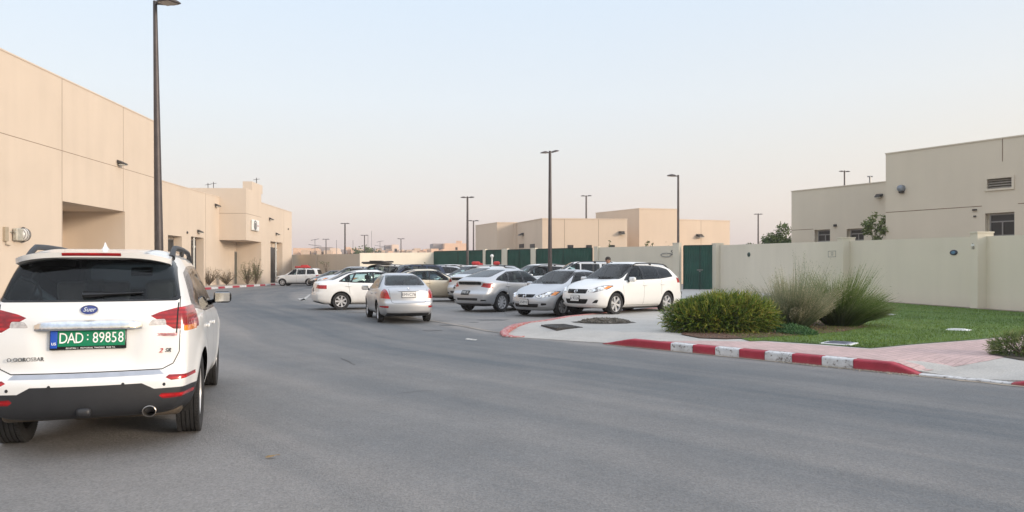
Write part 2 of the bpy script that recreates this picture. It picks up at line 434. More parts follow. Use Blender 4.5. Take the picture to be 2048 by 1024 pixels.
def make_car(key, S, label, cat='car', group=None):
    root = empty(S.get('oname', 'parked_car'), (0, 0, 0), 0, label, cat, group)
    bm = body_bmesh(S)
    bvh = BVHTree.FromBMesh(bm)
    bvh_bm = bm.copy()
    I = Imprinter(bm)
    P = S['paint']
    # wheel arches are real openings
    for xa in (S['fx'], S['rx']):
        ra = S['wr'] + S.get('gap', 0.055)
        circ = [(xa + ra*math.cos(t*2*math.pi/36), S['wr'] + ra*math.sin(t*2*math.pi/36)) for t in range(36)]
        for pj in ('y+', 'y-'): I.imprint(circ, pj, 'hole', nmin=0.05)
    I.delete('hole')
    specs = {'body': ('body', P)}
    push = {}
    side_glass = S.get('side_glass_mat', M_GLASS_C)
    for nm, oname, poly, pj, mat, kw in S['marks']:
        kw = dict(kw); pu = kw.pop('push', 0.0)
        I.imprint(poly, pj, nm, **kw)
        specs[nm] = (oname, mat); push[nm] = pu
    parts = I.split(specs, root, push)
    # wheel wells and floor
    ub = MB()
    for xa in (S['fx'], S['rx']):
        ra = S['wr'] + S.get('gap', 0.055)
        for sg in (-1, 1):
            yo = sg*(S['W'] - 0.10); yi = sg*(S['W'] - 0.36); vs = []; fs = []
            A = [R(-14 + 208*k/20) for k in range(21)]
            for a in A:
                vs.append((xa + ra*math.cos(a), yo, S['wr'] + ra*math.sin(a))); vs.append((xa + ra*math.cos(a), yi, S['wr'] + ra*math.sin(a)))
            for k in range(20): fs.append((2*k, 2*k+1, 2*k+3, 2*k+2))
            vs.append((xa, yi, S['wr'])); c = len(vs)-1
            for k in range(20): fs.append((2*k+1, c, 2*k+3))
            ub.add(vs, fs)
    ub.box((S['rx']+0.3, -S['W']+0.2, 0.19), (S['fx']-0.3, S['W']-0.2, 0.235))
    ub.tube([(S['rx'], -S['W']+0.2, S['wr']), (S['rx'], S['W']-0.2, S['wr'])], 0.05)
    ub.build('underbody', M_DARK, root)
    for xa in (S['fx'], S['rx']):
        for sg in (-1, 1):
            make_wheel(root, xa, sg*(S['W'] - 0.025 - S.get('tw', 0.21)/2), S['wr'], S.get('tw', 0.21), sg, S.get('spokes', 6), S.get('hi', False), S.get('rimr', 0.68))
    # cabin
    zb = S.get('seatz', 0.55)
    cab = MB(); xs = S['seats']
    for (sx, ys) in xs:
        for yy in ys:
            rbox(cab, (sx, yy, zb), (0.5, 0.48, 0.18), 0.06)
            rbox(cab, (sx-0.27, yy, zb+0.32), (0.15, 0.46, 0.62), 0.06, 0, Matrix.Rotation(R(-14), 4, 'Y'))
            rbox(cab, (sx-0.37, yy, zb+0.72), (0.10, 0.27, 0.19), 0.045, 0, Matrix.Rotation(R(-10), 4, 'Y'))
    cab.build('seats', M_SEAT, root, True)
    dash = MB(); dx = S['dash']
    rbox(dash, (dx, 0, S['dashz']), (0.5, S['W']*1.55, 0.2), 0.06, 0)
    dash.lathe([(0.17+0.016*math.cos(t), 0.016*math.sin(t)) for t in [k*math.pi/4 for k in range(8)]], 24, 0,
               Matrix.Translation((dx-0.36, 0.36, S['dashz']+0.03)) @ Matrix.Rotation(R(90-25), 4, 'Z').inverted() if False else
               Matrix.Translation((dx-0.36, 0.36, S['dashz']+0.03)) @ Matrix.Rotation(R(-65), 4, 'Y') @ Matrix.Rotation(R(90), 4, 'X'), close=True)
    dash.build('dashboard', M_PLAST, root, True)
    # door mirrors
    mx, mz = S['mirror']
    for sg in (-1, 1):
        hit = bvh.ray_cast(Vector((mx, sg*2, mz)), Vector((0, -sg, 0)))
        yb = abs(hit[0].y) if hit[0] else S['W']-0.1
        mm = MB()
        rbox(mm, (mx-0.02, sg*(yb+0.15), mz+0.05), (0.11, 0.235, 0.145), 0.05)
        mm.tube([(mx+0.02, sg*(yb-0.03), mz-0.02), (mx, sg*(yb+0.08), mz+0.02)], 0.03, mat=1)
        o = mm.build('door_mirror', [P if S.get('mirror_paint', True) else M_GLOSSB, M_GLOSSB], root, True)
        g = MB(); g.bbox((mx-0.085, sg*(yb+0.15)-0.095, mz-0.005), (mx-0.078, sg*(yb+0.15)+0.095, mz+0.105), 0.03)
        g.build('mirror_glass', M_CHROME, o)
    # door handles
    for hx, hz in S['handles']:
        for sg in (-1, 1):
            hit = bvh.ray_cast(Vector((hx, sg*2, hz)), Vector((0, -sg, 0)))
            if not hit[0]: continue
            y = abs(hit[0].y); h = MB()
            rbox(h, (hx, sg*(y+0.022), hz), (0.19, 0.02, 0.032), 0.01)
            for q in (-0.07, 0.07): rbox(h, (hx+q, sg*(y+0.005), hz), (0.03, 0.036, 0.024), 0.008)
            h.build('door_handle', S.get('handle_mat', P), root, True)
    return root, bvh, bvh_bm, parts

def both(nm, oname, poly, mat, **kw):
    return [(nm + a, oname, poly, pj, mat, dict(kw)) for a, pj in (('_l', 'y+'), ('_r', 'y-'))]
def mirror_y(poly): return [(-p[0], p[1]) for p in poly]
def bothx(nm, oname, poly, pj, mat, **kw):
    return [(nm + '_l', oname, poly, pj, mat, dict(kw)), (nm + '_r', oname, mirror_y(poly), pj, mat, dict(kw))]
def seam(x0, z0, x1, z1, w=0.009):
    d = Vector((x1-x0, z1-z0)).normalized(); n = Vector((-d.y, d.x)) * w/2
    a, b = Vector((x0, z0)), Vector((x1, z1))
    return [tuple(a+n), tuple(a-n), tuple(b-n), tuple(b+n)]
def surf_x(bvh, y, z, sgn=-1):
    h = bvh.ray_cast(Vector((sgn*4, y, z)), Vector((-sgn, 0, 0)))
    return h[0], h[1]
def frame_on(bvh, y, z, sgn=-1, off=0.004):
    """matrix whose local xy lies on the front or rear of the body, x to the viewer's right, z outward"""
    p, n = surf_x(bvh, y, z, sgn)
    zax = Vector((n.x, 0, n.z)).normalized()
    xax = Vector((0, sgn, 0)) if sgn > 0 else Vector((0, -1, 0))
    yax = zax.cross(xax)
    Mx = Matrix((xax, yax, zax)).transposed().to_4x4()
    return Matrix.Translation(p + zax*off) @ Mx
def add_plate(root, bvh, y, z, sgn, w=0.5, h=0.13, text='', mat=None, txtmat=None, tilt=True):
    F = frame_on(bvh, y, z, sgn, 0.012)
    b = MB(F); b.bbox((-w/2-0.012, -h/2-0.012, -0.03), (w/2+0.012, h/2+0.012, 0.0), 0.008, 0)
    b.bbox((-w/2, -h/2, 0.001), (w/2, h/2, 0.005), 0.004, 1)
    o = b.build('number_plate', [M_GLOSSB, mat or M_PLATEW], root, True)
    if text: text_mesh(text, h*0.78, F @ Matrix.Translation((0, 0, 0.007)), 'plate_lettering', txtmat or M_INK, o, 0.001)
    return o
# ------------------------------------------------------------------ the kinds of car
P_WHITE = paint('white_car_paint', (0.71, 0.71, 0.70))
P_SILVER = paint('silver_car_paint', (0.47, 0.485, 0.51), True)
P_BEIGE = paint('beige_car_paint', (0.66, 0.57, 0.43), True)
P_BLUE = paint('dark_blue_car_paint', (0.02, 0.03, 0.06), True)
P_GREY = paint('dark_grey_car_paint', (0.05, 0.055, 0.06), True)
P_PALE = paint('pale_silver_car_paint', (0.58, 0.60, 0.62), True)

def common_marks(S, win, wtrim, ws, wst, doors, side=M_GLASS_C, sidef=None, wsm=None):
    m = []
    m += both('wtrim', 'window_trim', rpoly(wtrim, 0.06), M_GLOSSB, nmin=0.3)
    for i, w in enumerate(win):
        m += both('win%d' % i, 'side_window', rpoly(w, 0.05), sidef if (sidef and i == 0) else side, nmin=0.3)
    m.append(('wst', 'windshield_trim', rpoly(wst, 0.08), 'x+', M_GLOSSB, dict(nmin=0.12, xr=(0.1, 1.6))))
    m.append(('ws', 'windshield', rpoly(ws, 0.08), 'x+', wsm or M_GLASS_C, dict(nmin=0.12, xr=(0.1, 1.6), )))
    k = 0
    for s in doors:
        for a, pj in (('l', 'y+'), ('r', 'y-')):
            m.append(('seam', 'panel_gap', seam(*s), pj, M_DARK, dict(nmin=0.2, only=(None,), push=-0.004)))
        k += 1
    return m

def spec_wagon(hero):
    S = dict(L=4.75, W=0.91, step=0.032 if hero else 0.05, fx=1.42, rx=-1.32, wr=0.34, k=0.40, n=5.0, smooth=5 if hero else 3,
        top=[(-2.375,1.50),(-2.2,1.555),(-1.6,1.60),(-0.6,1.625),(0.1,1.61),(0.42,1.56),(1.38,1.06),(1.7,0.99),(2.2,0.86),(2.375,0.76)],
        bot=[(-2.375,0.30),(-1.9,0.22),(1.9,0.2),(2.375,0.24)],
        belt=[(-2.375,1.14),(-1.5,1.09),(1.2,0.97),(1.7,0.93),(2.375,0.78)],
        fprof=[(0.2,0.12),(0.32,0.02),(0.5,0.0),(0.6,0.02),(0.72,0.06),(0.9,0.2)],
        rprof=[(0.25,0.16),(0.34,0.02),(0.45,0.0),(0.615,0.0),(0.665,0.065),(0.9,0.085),(1.1,0.12),(1.2,0.17),(1.5,0.40),(1.6,0.42)],
        plan=[(-2.4,0.97),(-1.2,1.0),(1.3,1.0),(2.4,0.95)], RR=1.25, er=0.10, qr=0.09, RF=1.0, ef=0.22, qf=0.16,
        seats=[(0.25,(-0.37,0.37)),(-0.65,(-0.42,0.0,0.42))], dash=1.0, dashz=0.88, mirror=(0.98,0.99), handles=[(-0.02,0.90),(-0.98,0.93)],
        spokes=6, hi=hero, tw=0.225)
    S['paint'] = P_WHITE
    if not hero:
        S['top'] = [(-2.375,1.40),(-2.2,1.49),(-1.7,1.575),(-0.7,1.63),(0.0,1.62),(0.30,1.57),(1.20,1.08),(1.6,1.01),(2.2,0.87),(2.375,0.77)]
        S['rprof'] = [(0.25,0.16),(0.34,0.02),(0.45,0.0),(0.63,0.0),(0.69,0.06),(0.95,0.09),(1.12,0.15),(1.45,0.46),(1.6,0.48)]
        S['mirror'] = (0.80,1.02); S['seats'] = [(0.15,(-0.37,0.37)),(-0.72,(-0.42,0.0,0.42))]; S['dash'] = 0.86
    win = [[(1.02,1.045),(0.07,1.07),(0.05,1.48),(0.40,1.475)], [(-0.02,1.07),(-0.90,1.095),(-0.84,1.485),(-0.04,1.485)], [(-0.99,1.10),(-1.78,1.17),(-1.60,1.41),(-0.92,1.475)]]
    wtrim = [(1.16,1.015),(-0.9,1.065),(-1.84,1.14),(-1.66,1.445),(-1.2,1.50),(-0.6,1.515),(0.40,1.505)]
    if not hero:
        win = [[(0.86,1.06),(0.0,1.085),(-0.02,1.485),(0.26,1.48)], [(-0.09,1.09),(-0.92,1.125),(-0.88,1.48),(-0.10,1.49)], [(-1.01,1.13),(-1.66,1.20),(-1.50,1.38),(-0.96,1.465)]]
        wtrim = [(1.0,1.03),(-0.9,1.095),(-1.72,1.175),(-1.55,1.41),(-1.2,1.475),(-0.6,1.51),(0.27,1.505)]
    doors = [(1.10,0.42,1.10,1.0),(0.02,0.30,0.02,1.04),(-0.93,0.62,-0.96,1.07),(1.10,0.30,-0.85,0.30)]
    S['marks'] = common_marks(S, win, wtrim, [(0.70,1.10),(-0.70,1.10),(-0.56,1.53),(0.56,1.53)], [(0.76,1.07),(-0.76,1.07),(-0.60,1.555),(0.60,1.555)], doors, M_GLASS_D, M_GLASS_C)
    return S

def front_face(S, hl, grille, lower, fog, hood_z):
    """lamps, grille and intake of a car seen from the front; hl etc. are (y, z) polygons for its left side"""
    m = []
    m += bothx('hlt', 'headlight_surround', rpoly(grow(hl, 0.014), 0.04), 'x+', M_GLOSSB, nmin=0.1, xr=(1.2, 3))
    m += bothx('hl', 'headlight', rpoly(hl, 0.04), 'x+', M_CLEAR, nmin=0.1, xr=(1.2, 3))
    m.append(('grille', 'grille', rpoly(grille, 0.03), 'x+', M_GLOSSB, dict(nmin=0.1, xr=(1.5, 3), push=-0.01)))
    m.append(('intake', 'lower_intake', rpoly(lower, 0.04), 'x+', M_DARK, dict(nmin=0.1, xr=(1.5, 3), push=-0.015)))
    if fog: m += bothx('fog', 'fog_lamp', rpoly(fog, 0.03), 'x+', M_GLOSSB, nmin=0.1, xr=(1.2, 3), push=-0.01)
    return m
def add_grille_bits(root, bvh, y0, z0, z1, n=4, badge=True):
    b = MB()
    for i in range(n):
        z = z0 + (z1 - z0) * (i + 0.5) / n
        pts = []
        for k in range(9):
            y = -y0 + 2*y0*k/8; h = surf_x(bvh, y, z, 1)[0]
            pts.append((h.x + 0.002, y, z))
        b.tube(pts, 0.006, 6)
    b.build('grille_bars', M_CHROME if n < 3 else M_PLAST, root, True)
    if badge:
        F = frame_on(bvh, 0, (z0+z1)/2, 1, 0.01); c = MB(F)
        c.lathe([(0.045, 0.0), (0.055, 0.008), (0.065, 0.0)], 24, 0, None, 'z', close=True)
        c.bbox((-0.045, -0.008, 0), (0.045, 0.008, 0.006), 0.003)
        c.build('front_badge', M_CHROME, root, True)
def lamp_inner(root, bvh, spots, sgn, r=0.05, mat=None):
    for (y, z) in spots:
        for s in (-1, 1):
            F = frame_on(bvh, s*y, z, sgn, 0.003); c = MB(F)
            c.lathe([(r, 0.0), (r*0.85, 0.008), (r*0.5, 0.006), (0.002, 0.009)], 20, 0, None, 'z')
            c.build('lamp_reflector', mat or M_CHROME, root, True)
def roof_rails(root, bvh, xs, y, mat, h=0.055, r=0.019):
    for sg in (-1, 1):
        pts = []; n = 16
        for k in range(n+1):
            x = xs[0] + (xs[1]-xs[0])*k/n
            p = bvh.ray_cast(Vector((x, sg*y, 3)), Vector((0, 0, -1)))[0]
            lift = h * min(1.0, math.sin(math.pi*k/n)*3.2)
            pts.append((x, sg*y, p.z + lift - 0.004))
        mb = MB(); mb.tube(pts, [r*1.25] + [r]*(n-1) + [r*1.25], 10)
        for k in (0, n//2, n):
            x = pts[k][0]; z = pts[k][2]
            mb.bbox((x-0.05, sg*y-0.02, z-0.07), (x+0.05, sg*y+0.02, z+0.008), 0.012)
        mb.build('roof_rail', mat, root, True)
def wiper(root, bvh, y0, y1, z, sgn, rear=True):
    pts = []
    for k in range(7):
        t = k/6; y = y0 + (y1-y0)*t; zz = z + (0.02 if not rear else 0.015*t)
        p, n = surf_x(bvh, y, zz, sgn); pts.append(p + n*0.02)
    mb = MB(); mb.tube(pts, [0.028, 0.026, 0.018, 0.013, 0.012, 0.011, 0.009] if rear else 0.011, 8)
    mb.build('wiper', M_GLOSSB, root, True)

def spec_hero():
    S = spec_wagon(True)
    S['oname'] = 'parked_car'; S['recess'] = True; S['n'] = 8.5; S['mirror_paint'] = False; S['mirror'] = (0.95, 1.09)
    S['clear_sides'] = True; S['rx'] = -1.50; S['wr'] = 0.355; S['k'] = 0.36
    S['top'] = [(-2.375,1.585),(-2.2,1.625),(-1.6,1.655),(-0.6,1.665),(0.1,1.64),(0.42,1.58),(1.38,1.06),(1.7,0.99),(2.2,0.86),(2.375,0.76)]
    S['rprof'] = [(0.25,0.16),(0.34,0.02),(0.45,0.0),(0.615,0.0),(0.665,0.065),(0.9,0.085),(1.1,0.12),(1.2,0.16),(1.56,0.34),(1.65,0.36)]
    X = dict(nmin=0.12, xr=(-3, -1.2))
    m = S['marks'] = [t if not t[0].startswith('win') else (t[0], t[1], t[2], t[3], M_GLASS_C, t[5]) for t in S['marks']]
    # lower rear bumper in black plastic, wrapping the corner
    m += [('bump0', 'rear_bumper_trim', [(-0.93,0.2),(0.93,0.2),(0.93,0.50),(0.80,0.515),(-0.80,0.515),(-0.93,0.50)], 'x-', M_PLAST, dict(nmin=-0.3, xr=(-3,-1.7))),
          ('bump0', 'rear_bumper_trim', [(-0.57,0.50),(0.57,0.50),(0.44,0.565),(-0.44,0.565)], 'x-', M_PLAST, dict(X))]
    for pj in ('y+', 'y-'):
        m.append(('bump0', 'rear_bumper_trim', [(-2.6,0.15),(-1.60,0.15),(-1.66,0.50),(-2.6,0.505)], pj, M_PLAST, dict(nmin=0.3)))
        m.append(('sill', 'sill_trim', [(-1.0,0.15),(1.1,0.15),(1.1,0.27),(-1.0,0.27)], pj, M_PLAST, dict(nmin=0.1)))
    # tailgate outline
    g = 0.008
    gp = [(-0.735,1.25),(-0.745,1.0),(-0.74,0.80),(-0.69,0.705),(-0.60,0.665),(0.60,0.665),(0.69,0.705),(0.74,0.80),(0.745,1.0),(0.735,1.25)]
    for a, b in zip(gp, gp[1:]): m.append(('seam', 'panel_gap', seam(a[0],a[1],b[0],b[1], g), 'x-', M_DARK, dict(nmin=0.12, xr=(-3,-1.2), push=-0.004)))
    # recess for the plate (painted panel pressed in)
    m.append(('rwt', 'rear_window_trim', rpoly([(-0.745,1.215),(0.745,1.215),(0.665,1.560),(-0.665,1.560)], 0.05), 'x-', M_GLOSSB, dict(nmin=0.1, xr=(-3,-1.2))))
    m.append(('rw', 'rear_window', rpoly([(-0.72,1.232),(0.72,1.232),(0.64,1.55),(-0.64,1.55)], 0.06), 'x-', glass_mat('rear_privacy_glass', (0.62,0.67,0.70), 0.15), dict(nmin=0.1, xr=(-3,-1.2))))
    tl = [(0.42,0.995),(0.47,1.085),(0.57,1.125),(0.72,1.16),(0.95,1.185),(0.95,0.945),(0.76,0.945),(0.69,0.985)]
    m += bothx('tl', 'tail_light', rpoly(tl, 0.02), 'x-', M_RED, nmin=-0.15, xr=(-3,-1.75))
    m += bothx('tlb', 'tail_light_lower', rpoly([(0.775,0.965),(0.875,0.965),(0.875,1.01),(0.78,1.01)], 0.01), 'x-', M_AMBER, nmin=-0.15, xr=(-3,-1.85))
    m += bothx('tlc', 'reversing_lamp', rpoly([(0.475,1.018),(0.63,1.018),(0.62,1.068),(0.51,1.066)], 0.02), 'x-', pbr('reversing_lens', (0.50,0.47,0.46), 0.2, 0.2, coat=0.6, var=0.35, scale=40), nmin=0.1, xr=(-3,-1.2))
    m += bothx('tls', 'tail_light_gap', seam(0.715,0.95,0.725,1.2,0.012), 'x-', M_DARK, nmin=0.0, xr=(-3,-1.2))
    m += bothx('rf1', 'reflector', [(0.63,0.60),(0.68,0.575),(0.86,0.585),(0.86,0.615),(0.66,0.62)], 'x-', M_RED, nmin=0.05, xr=(-3,-1.2))
    m += bothx('rf2', 'reflector', [(0.58,0.455),(0.61,0.43),(0.84,0.435),(0.85,0.465),(0.60,0.475)], 'x-', M_RED, nmin=0.05, xr=(-3,-1.2))
    m.append(('step', 'bumper_strip', [(-0.62,0.625),(0.62,0.625),(0.58,0.66),(-0.58,0.66)], 'x-', pbr('brushed_strip', (0.45,0.45,0.47), 0.3, 0.9), dict(nmin=0.05, xr=(-3,-1.2))))
    return S

def finish_hero(root, bvh):
    W = 0.91
    # spoiler lip with the high brake lamp
    sp = MB(); N = 16; secs = []
    for k in range(N+1):
        y = -0.64 + 1.28*k/N
        p = bvh.ray_cast(Vector((-1.93, y, 3)), Vector((0,0,-1)))[0]
        xx = -2.10 - 0.06*(1-(y/0.75)**2) + 0.10*(abs(y)/0.64)**10
        if k == 0: zc_ = bvh.ray_cast(Vector((-1.93, 0, 3)), Vector((0,0,-1)))[0].z
        p = Vector((p.x, p.y, max(p.z, zc_ - 0.05*(y/0.64)**4)))
        secs.append([(-1.86, y, p.z+0.010), (xx, y, p.z-0.010), (xx+0.012, y, p.z-0.052), (-1.90, y, p.z-0.07)])
    vs = [v for s in secs for v in s]; fs = []
    for k in range(N):
        for j in range(4):
            j2 = (j+1) % 4; fs.append((k*4+j, k*4+j2, (k+1)*4+j2, (k+1)*4+j))
    fs.append((0,1,2,3)); fs.append(tuple(N*4+j for j in (3,2,1,0)))
    sp.add(vs, fs); sp.build('spoiler', P_WHITE, root, True, 50, True)
    bl = MB()
    pts = secs[N//2]
    z = pts[1][2]
    for k in range(5, N-5):
        a, b = secs[k], secs[k+1]
        bl.add([(a[1][0]-0.004, a[1][1], a[1][2]-0.006), (a[2][0]-0.005, a[2][1], a[2][2]+0.012), (b[2][0]-0.005, b[2][1], b[2][2]+0.012), (b[1][0]-0.004, b[1][1], b[1][2]-0.006)], [(0,1,2,3)])
    bl.build('high_brake_light', M_RED, root, True)
    # fin aerial
    p = bvh.ray_cast(Vector((-1.55, 0, 3)), Vector((0,0,-1)))[0]
    fin = MB()
    for_ = [(-0.10,0.0,0.035),(-0.085,0.03,0.028),(-0.07,0.065,0.012),(-0.062,0.078,0.006)]
    rings = [(0.11,0.038,0.0),(0.08,0.024,0.014),(0.04,0.012,0.036),(0.02,0.007,0.056),(0.010,0.003,0.064)]
    vs = []; fs = []
    for (lx, ly, z) in rings:
        for k in range(12):
            t = 2*math.pi*k/12; vs.append((p.x + lx*math.cos(t) - (z*0.45), ly*math.sin(t), p.z - 0.006 + z))
    for i in range(4):
        for k in range(12): k2=(k+1)%12; fs.append((i*12+k, i*12+k2, (i+1)*12+k2, (i+1)*12+k))
    fs.append(tuple(48+k for k in range(12))); fin.add(vs, fs); fin.build('roof_aerial', P_WHITE, root, True, 60, True)
    roof_rails(root, bvh, (-1.72, 0.15), 0.62, M_PLAST, 0.075, 0.026)
    wiper(root, bvh, 0.06, -0.42, 1.262, -1)
    # badge, chrome bar, plate
    F = frame_on(bvh, 0.0, 1.150, -1, 0.003); b = MB(F)
    E = Matrix.Diagonal((1.0, 0.56, 1, 1))
    b.lathe([(0.064,0.0),(0.070,0.010),(0.076,0.0)], 40, 0, E, 'z', close=True)
    o = b.build('rear_badge', M_CHROME, root, True)
    b = MB(F); b.lathe([(0.065,0.004),(0.001,0.007)], 40, 0, E, 'z'); b.build('badge_face', pbr('badge_blue', (0.01,0.02,0.16), 0.2, coat=1, var=0.1), o, True)
    text_mesh('Suer', 0.052, F @ Matrix.Translation((0,0.0,0.011)), 'badge_lettering', pbr('badge_silver', (0.8,0.8,0.82), 0.25, 0.6, var=0), o, 0.002, shear=0.25, sx=1.0)
    cb = MB(); N = 24; vs = []; fs = []
    for k in range(N+1):
        y = -0.43 + 0.86*k/N; t = abs(y)/0.43
        h = 0.038 * (1 - t**4)**0.5 + 0.004
        zc = 1.035 + 0.0
        q, n = surf_x(bvh, y, zc, -1)
        for (dz, ox) in ((-0.036, 0.004), (-0.038, 0.045*(1-t**6)+0.004), (-0.012, 0.05*(1-t**6)+0.004), (h*0.7, 0.03*(1-t**6)+0.003), (h, 0.001)):
            vs.append((q.x - ox, y, zc + dz))
    for k in range(N):
        for j in range(4): fs.append((k*5+j, (k+1)*5+j, (k+1)*5+j+1, k*5+j+1))
    cb.add(vs, fs); cb.build('chrome_bar', pbr('chrome_bar_metal', (0.78,0.79,0.81), 0.1, 1.0, var=0.1, scale=20, bump=(26,0.002)), root, True, 40)
    F = frame_on(bvh, 0.0, 0.925, -1, 0.018); p = MB(F)
    p.bbox((-0.305,-0.083,-0.03), (0.305,0.075,0.0), 0.008, 0)
    pl = p.build('number_plate', M_GLOSSB, root, True)
    p = MB(F); p.bbox((-0.240,-0.058,0.001), (0.295,0.068,0.006), 0.003); p.build('green_field', pbr('plate_green', (0.0,0.19,0.085), 0.35, var=0.05), pl, True)
    p = MB(F); p.bbox((-0.297,-0.070,0.001), (-0.2425,0.068,0.006), 0.003); p.build('blue_band', pbr('plate_blue', (0.01,0.07,0.42), 0.35, var=0.05), pl, True)
    wm = pbr('plate_letter_white', (0.85,0.85,0.83), 0.4, var=0)
    for s, x in (('D',-0.195),('A',-0.132),('D',-0.070),('8',0.058),('9',0.108),('8',0.158),('5',0.208),('8',0.262)):
        text_mesh(s, 0.118, F @ Matrix.Translation((x, 0.003, 0.009)), 'plate_lettering', wm, pl, 0.0025, sx=0.82)
    d = MB(F)
    for yy in (0.028, -0.006): d.lathe([(0.006, 0.006), (0.006, 0.009), (0.0005, 0.009)], 10, 0, Matrix.Translation((-0.004, yy, 0)), 'z')
    d.build('plate_dots', wm, pl)
    text_mesh('us', 0.045, F @ Matrix.Translation((-0.269,-0.032,0.008)), 'plate_band_mark', wm, pl, 0.001)
    text_mesh('RIYATAN  |   MOTORSAL TRADING  MOE TA', 0.017, F @ Matrix.Translation((0.02,-0.0725,0.003)), 'plate_frame_lettering', wm, pl, 0.001, sx=1.15)
    ink = pbr('badge_grey_letters', (0.10,0.10,0.10), 0.3, 0.6, var=0); redi = pbr('badge_red_letters', (0.5,0.02,0.02), 0.3, var=0)
    text_mesh('O\u00b7OOROSBAR', 0.044, frame_on(bvh, 0.49, 0.775, -1, 0.004), 'model_lettering', ink, root, 0.003, sx=1.0)
    text_mesh('Saloomaonsia', 0.047, frame_on(bvh, -0.595, 0.945, -1, 0.004), 'script_lettering', redi, root, 0.003, shear=0.3)
    text_mesh('2', 0.050, frame_on(bvh, -0.585, 0.812, -1, 0.004), 'badge_red_number', redi, root, 0.004, shear=0.3, sx=1.4)
    text_mesh('SR', 0.048, frame_on(bvh, -0.645, 0.812, -1, 0.004), 'badge_grey_letters', ink, root, 0.004, shear=0.3, sx=1.1)
    # exhaust, tow cover, parking sensors
    ex = MB(); ex.lathe([(0.055,0.12),(0.062,-0.08),(0.064,-0.085),(0.058,-0.088),(0.052,-0.08),(0.050,0.08),(0.001,0.08)], 28, 0,
        Matrix.Translation((-2.245,-0.50,0.335)) @ Matrix.Rotation(R(-90), 4, 'Z') @ Matrix.Diagonal((0.92,1,0.72,1)))
    ex.build('exhaust_tip', pbr('steel_pipe', (0.40,0.37,0.34), 0.3, 0.95, var=0.2), root, True)
    mf = MB(); mf.bbox((-2.1,-0.75,0.25), (-1.75,0.2,0.40), 0.06); mf.bbox((-2.05,0.3,0.25),(-1.8,0.75,0.36),0.05); mf.build('silencer', pbr('dirty_steel', (0.16,0.13,0.10), 0.6, 0.6, var=0.4), root, True)
    q, n = surf_x(bvh, 0.02, 0.37, -1)
    tw = MB(); tw.bbox((q.x-0.035,-0.04,0.325),(q.x+0.04,0.08,0.395),0.03); tw.build('tow_cover', M_PLAST, root, True)
    for y in (0.29,-0.29,0.62,-0.62):
        q, n = surf_x(bvh, y, 0.565 if abs(y) < 0.5 else 0.545, -1)
        s = MB(); s.lathe([(0.014,-0.001),(0.012,0.003),(0.001,0.003)], 14, 0, Matrix.Translation(q) @ Matrix.Rotation(R(-90),4,'Y'), 'z'); s.build('parking_sensor', M_PLAST, root, True)
    m2 = MB(); m2.bbox((0.62,-0.13,1.40),(0.66,0.13,1.47),0.02); m2.tube([(0.7,0,1.53),(0.65,0,1.45)],0.01); m2.build('inside_mirror', M_GLOSSB, root, True)

def spec_white_wagon():
    S = spec_wagon(False)
    m = S['marks']
    m += front_face(S, [(0.42,0.70),(0.62,0.69),(0.84,0.77),(0.86,0.88),(0.70,0.88),(0.47,0.76)], [(-0.37,0.64),(0.37,0.64),(0.40,0.77),(-0.40,0.77)],
                    [(-0.38,0.34),(0.38,0.34),(0.46,0.48),(-0.46,0.48)], [(0.55,0.36),(0.70,0.37),(0.74,0.47),(0.66,0.46)], 0.8)
    m += bothx('tl', 'tail_light', rpoly([(0.55,0.98),(0.95,0.98),(0.95,1.16),(0.6,1.12)], 0.02), 'x-', M_RED, nmin=-0.2, xr=(-3,-1.9))
    m += bothx('hla', 'indicator', rpoly([(0.775,0.775),(0.84,0.79),(0.86,0.87),(0.80,0.87)], 0.01), 'x+', M_AMBER, nmin=0.0, xr=(1.2,3))
    m.append(('rw', 'rear_window', rpoly([(-0.68,1.22),(0.68,1.22),(0.60,1.53),(-0.60,1.53)], 0.06), 'x-', M_GLASS_D, dict(nmin=0.1, xr=(-3,-1.2))))
    return S

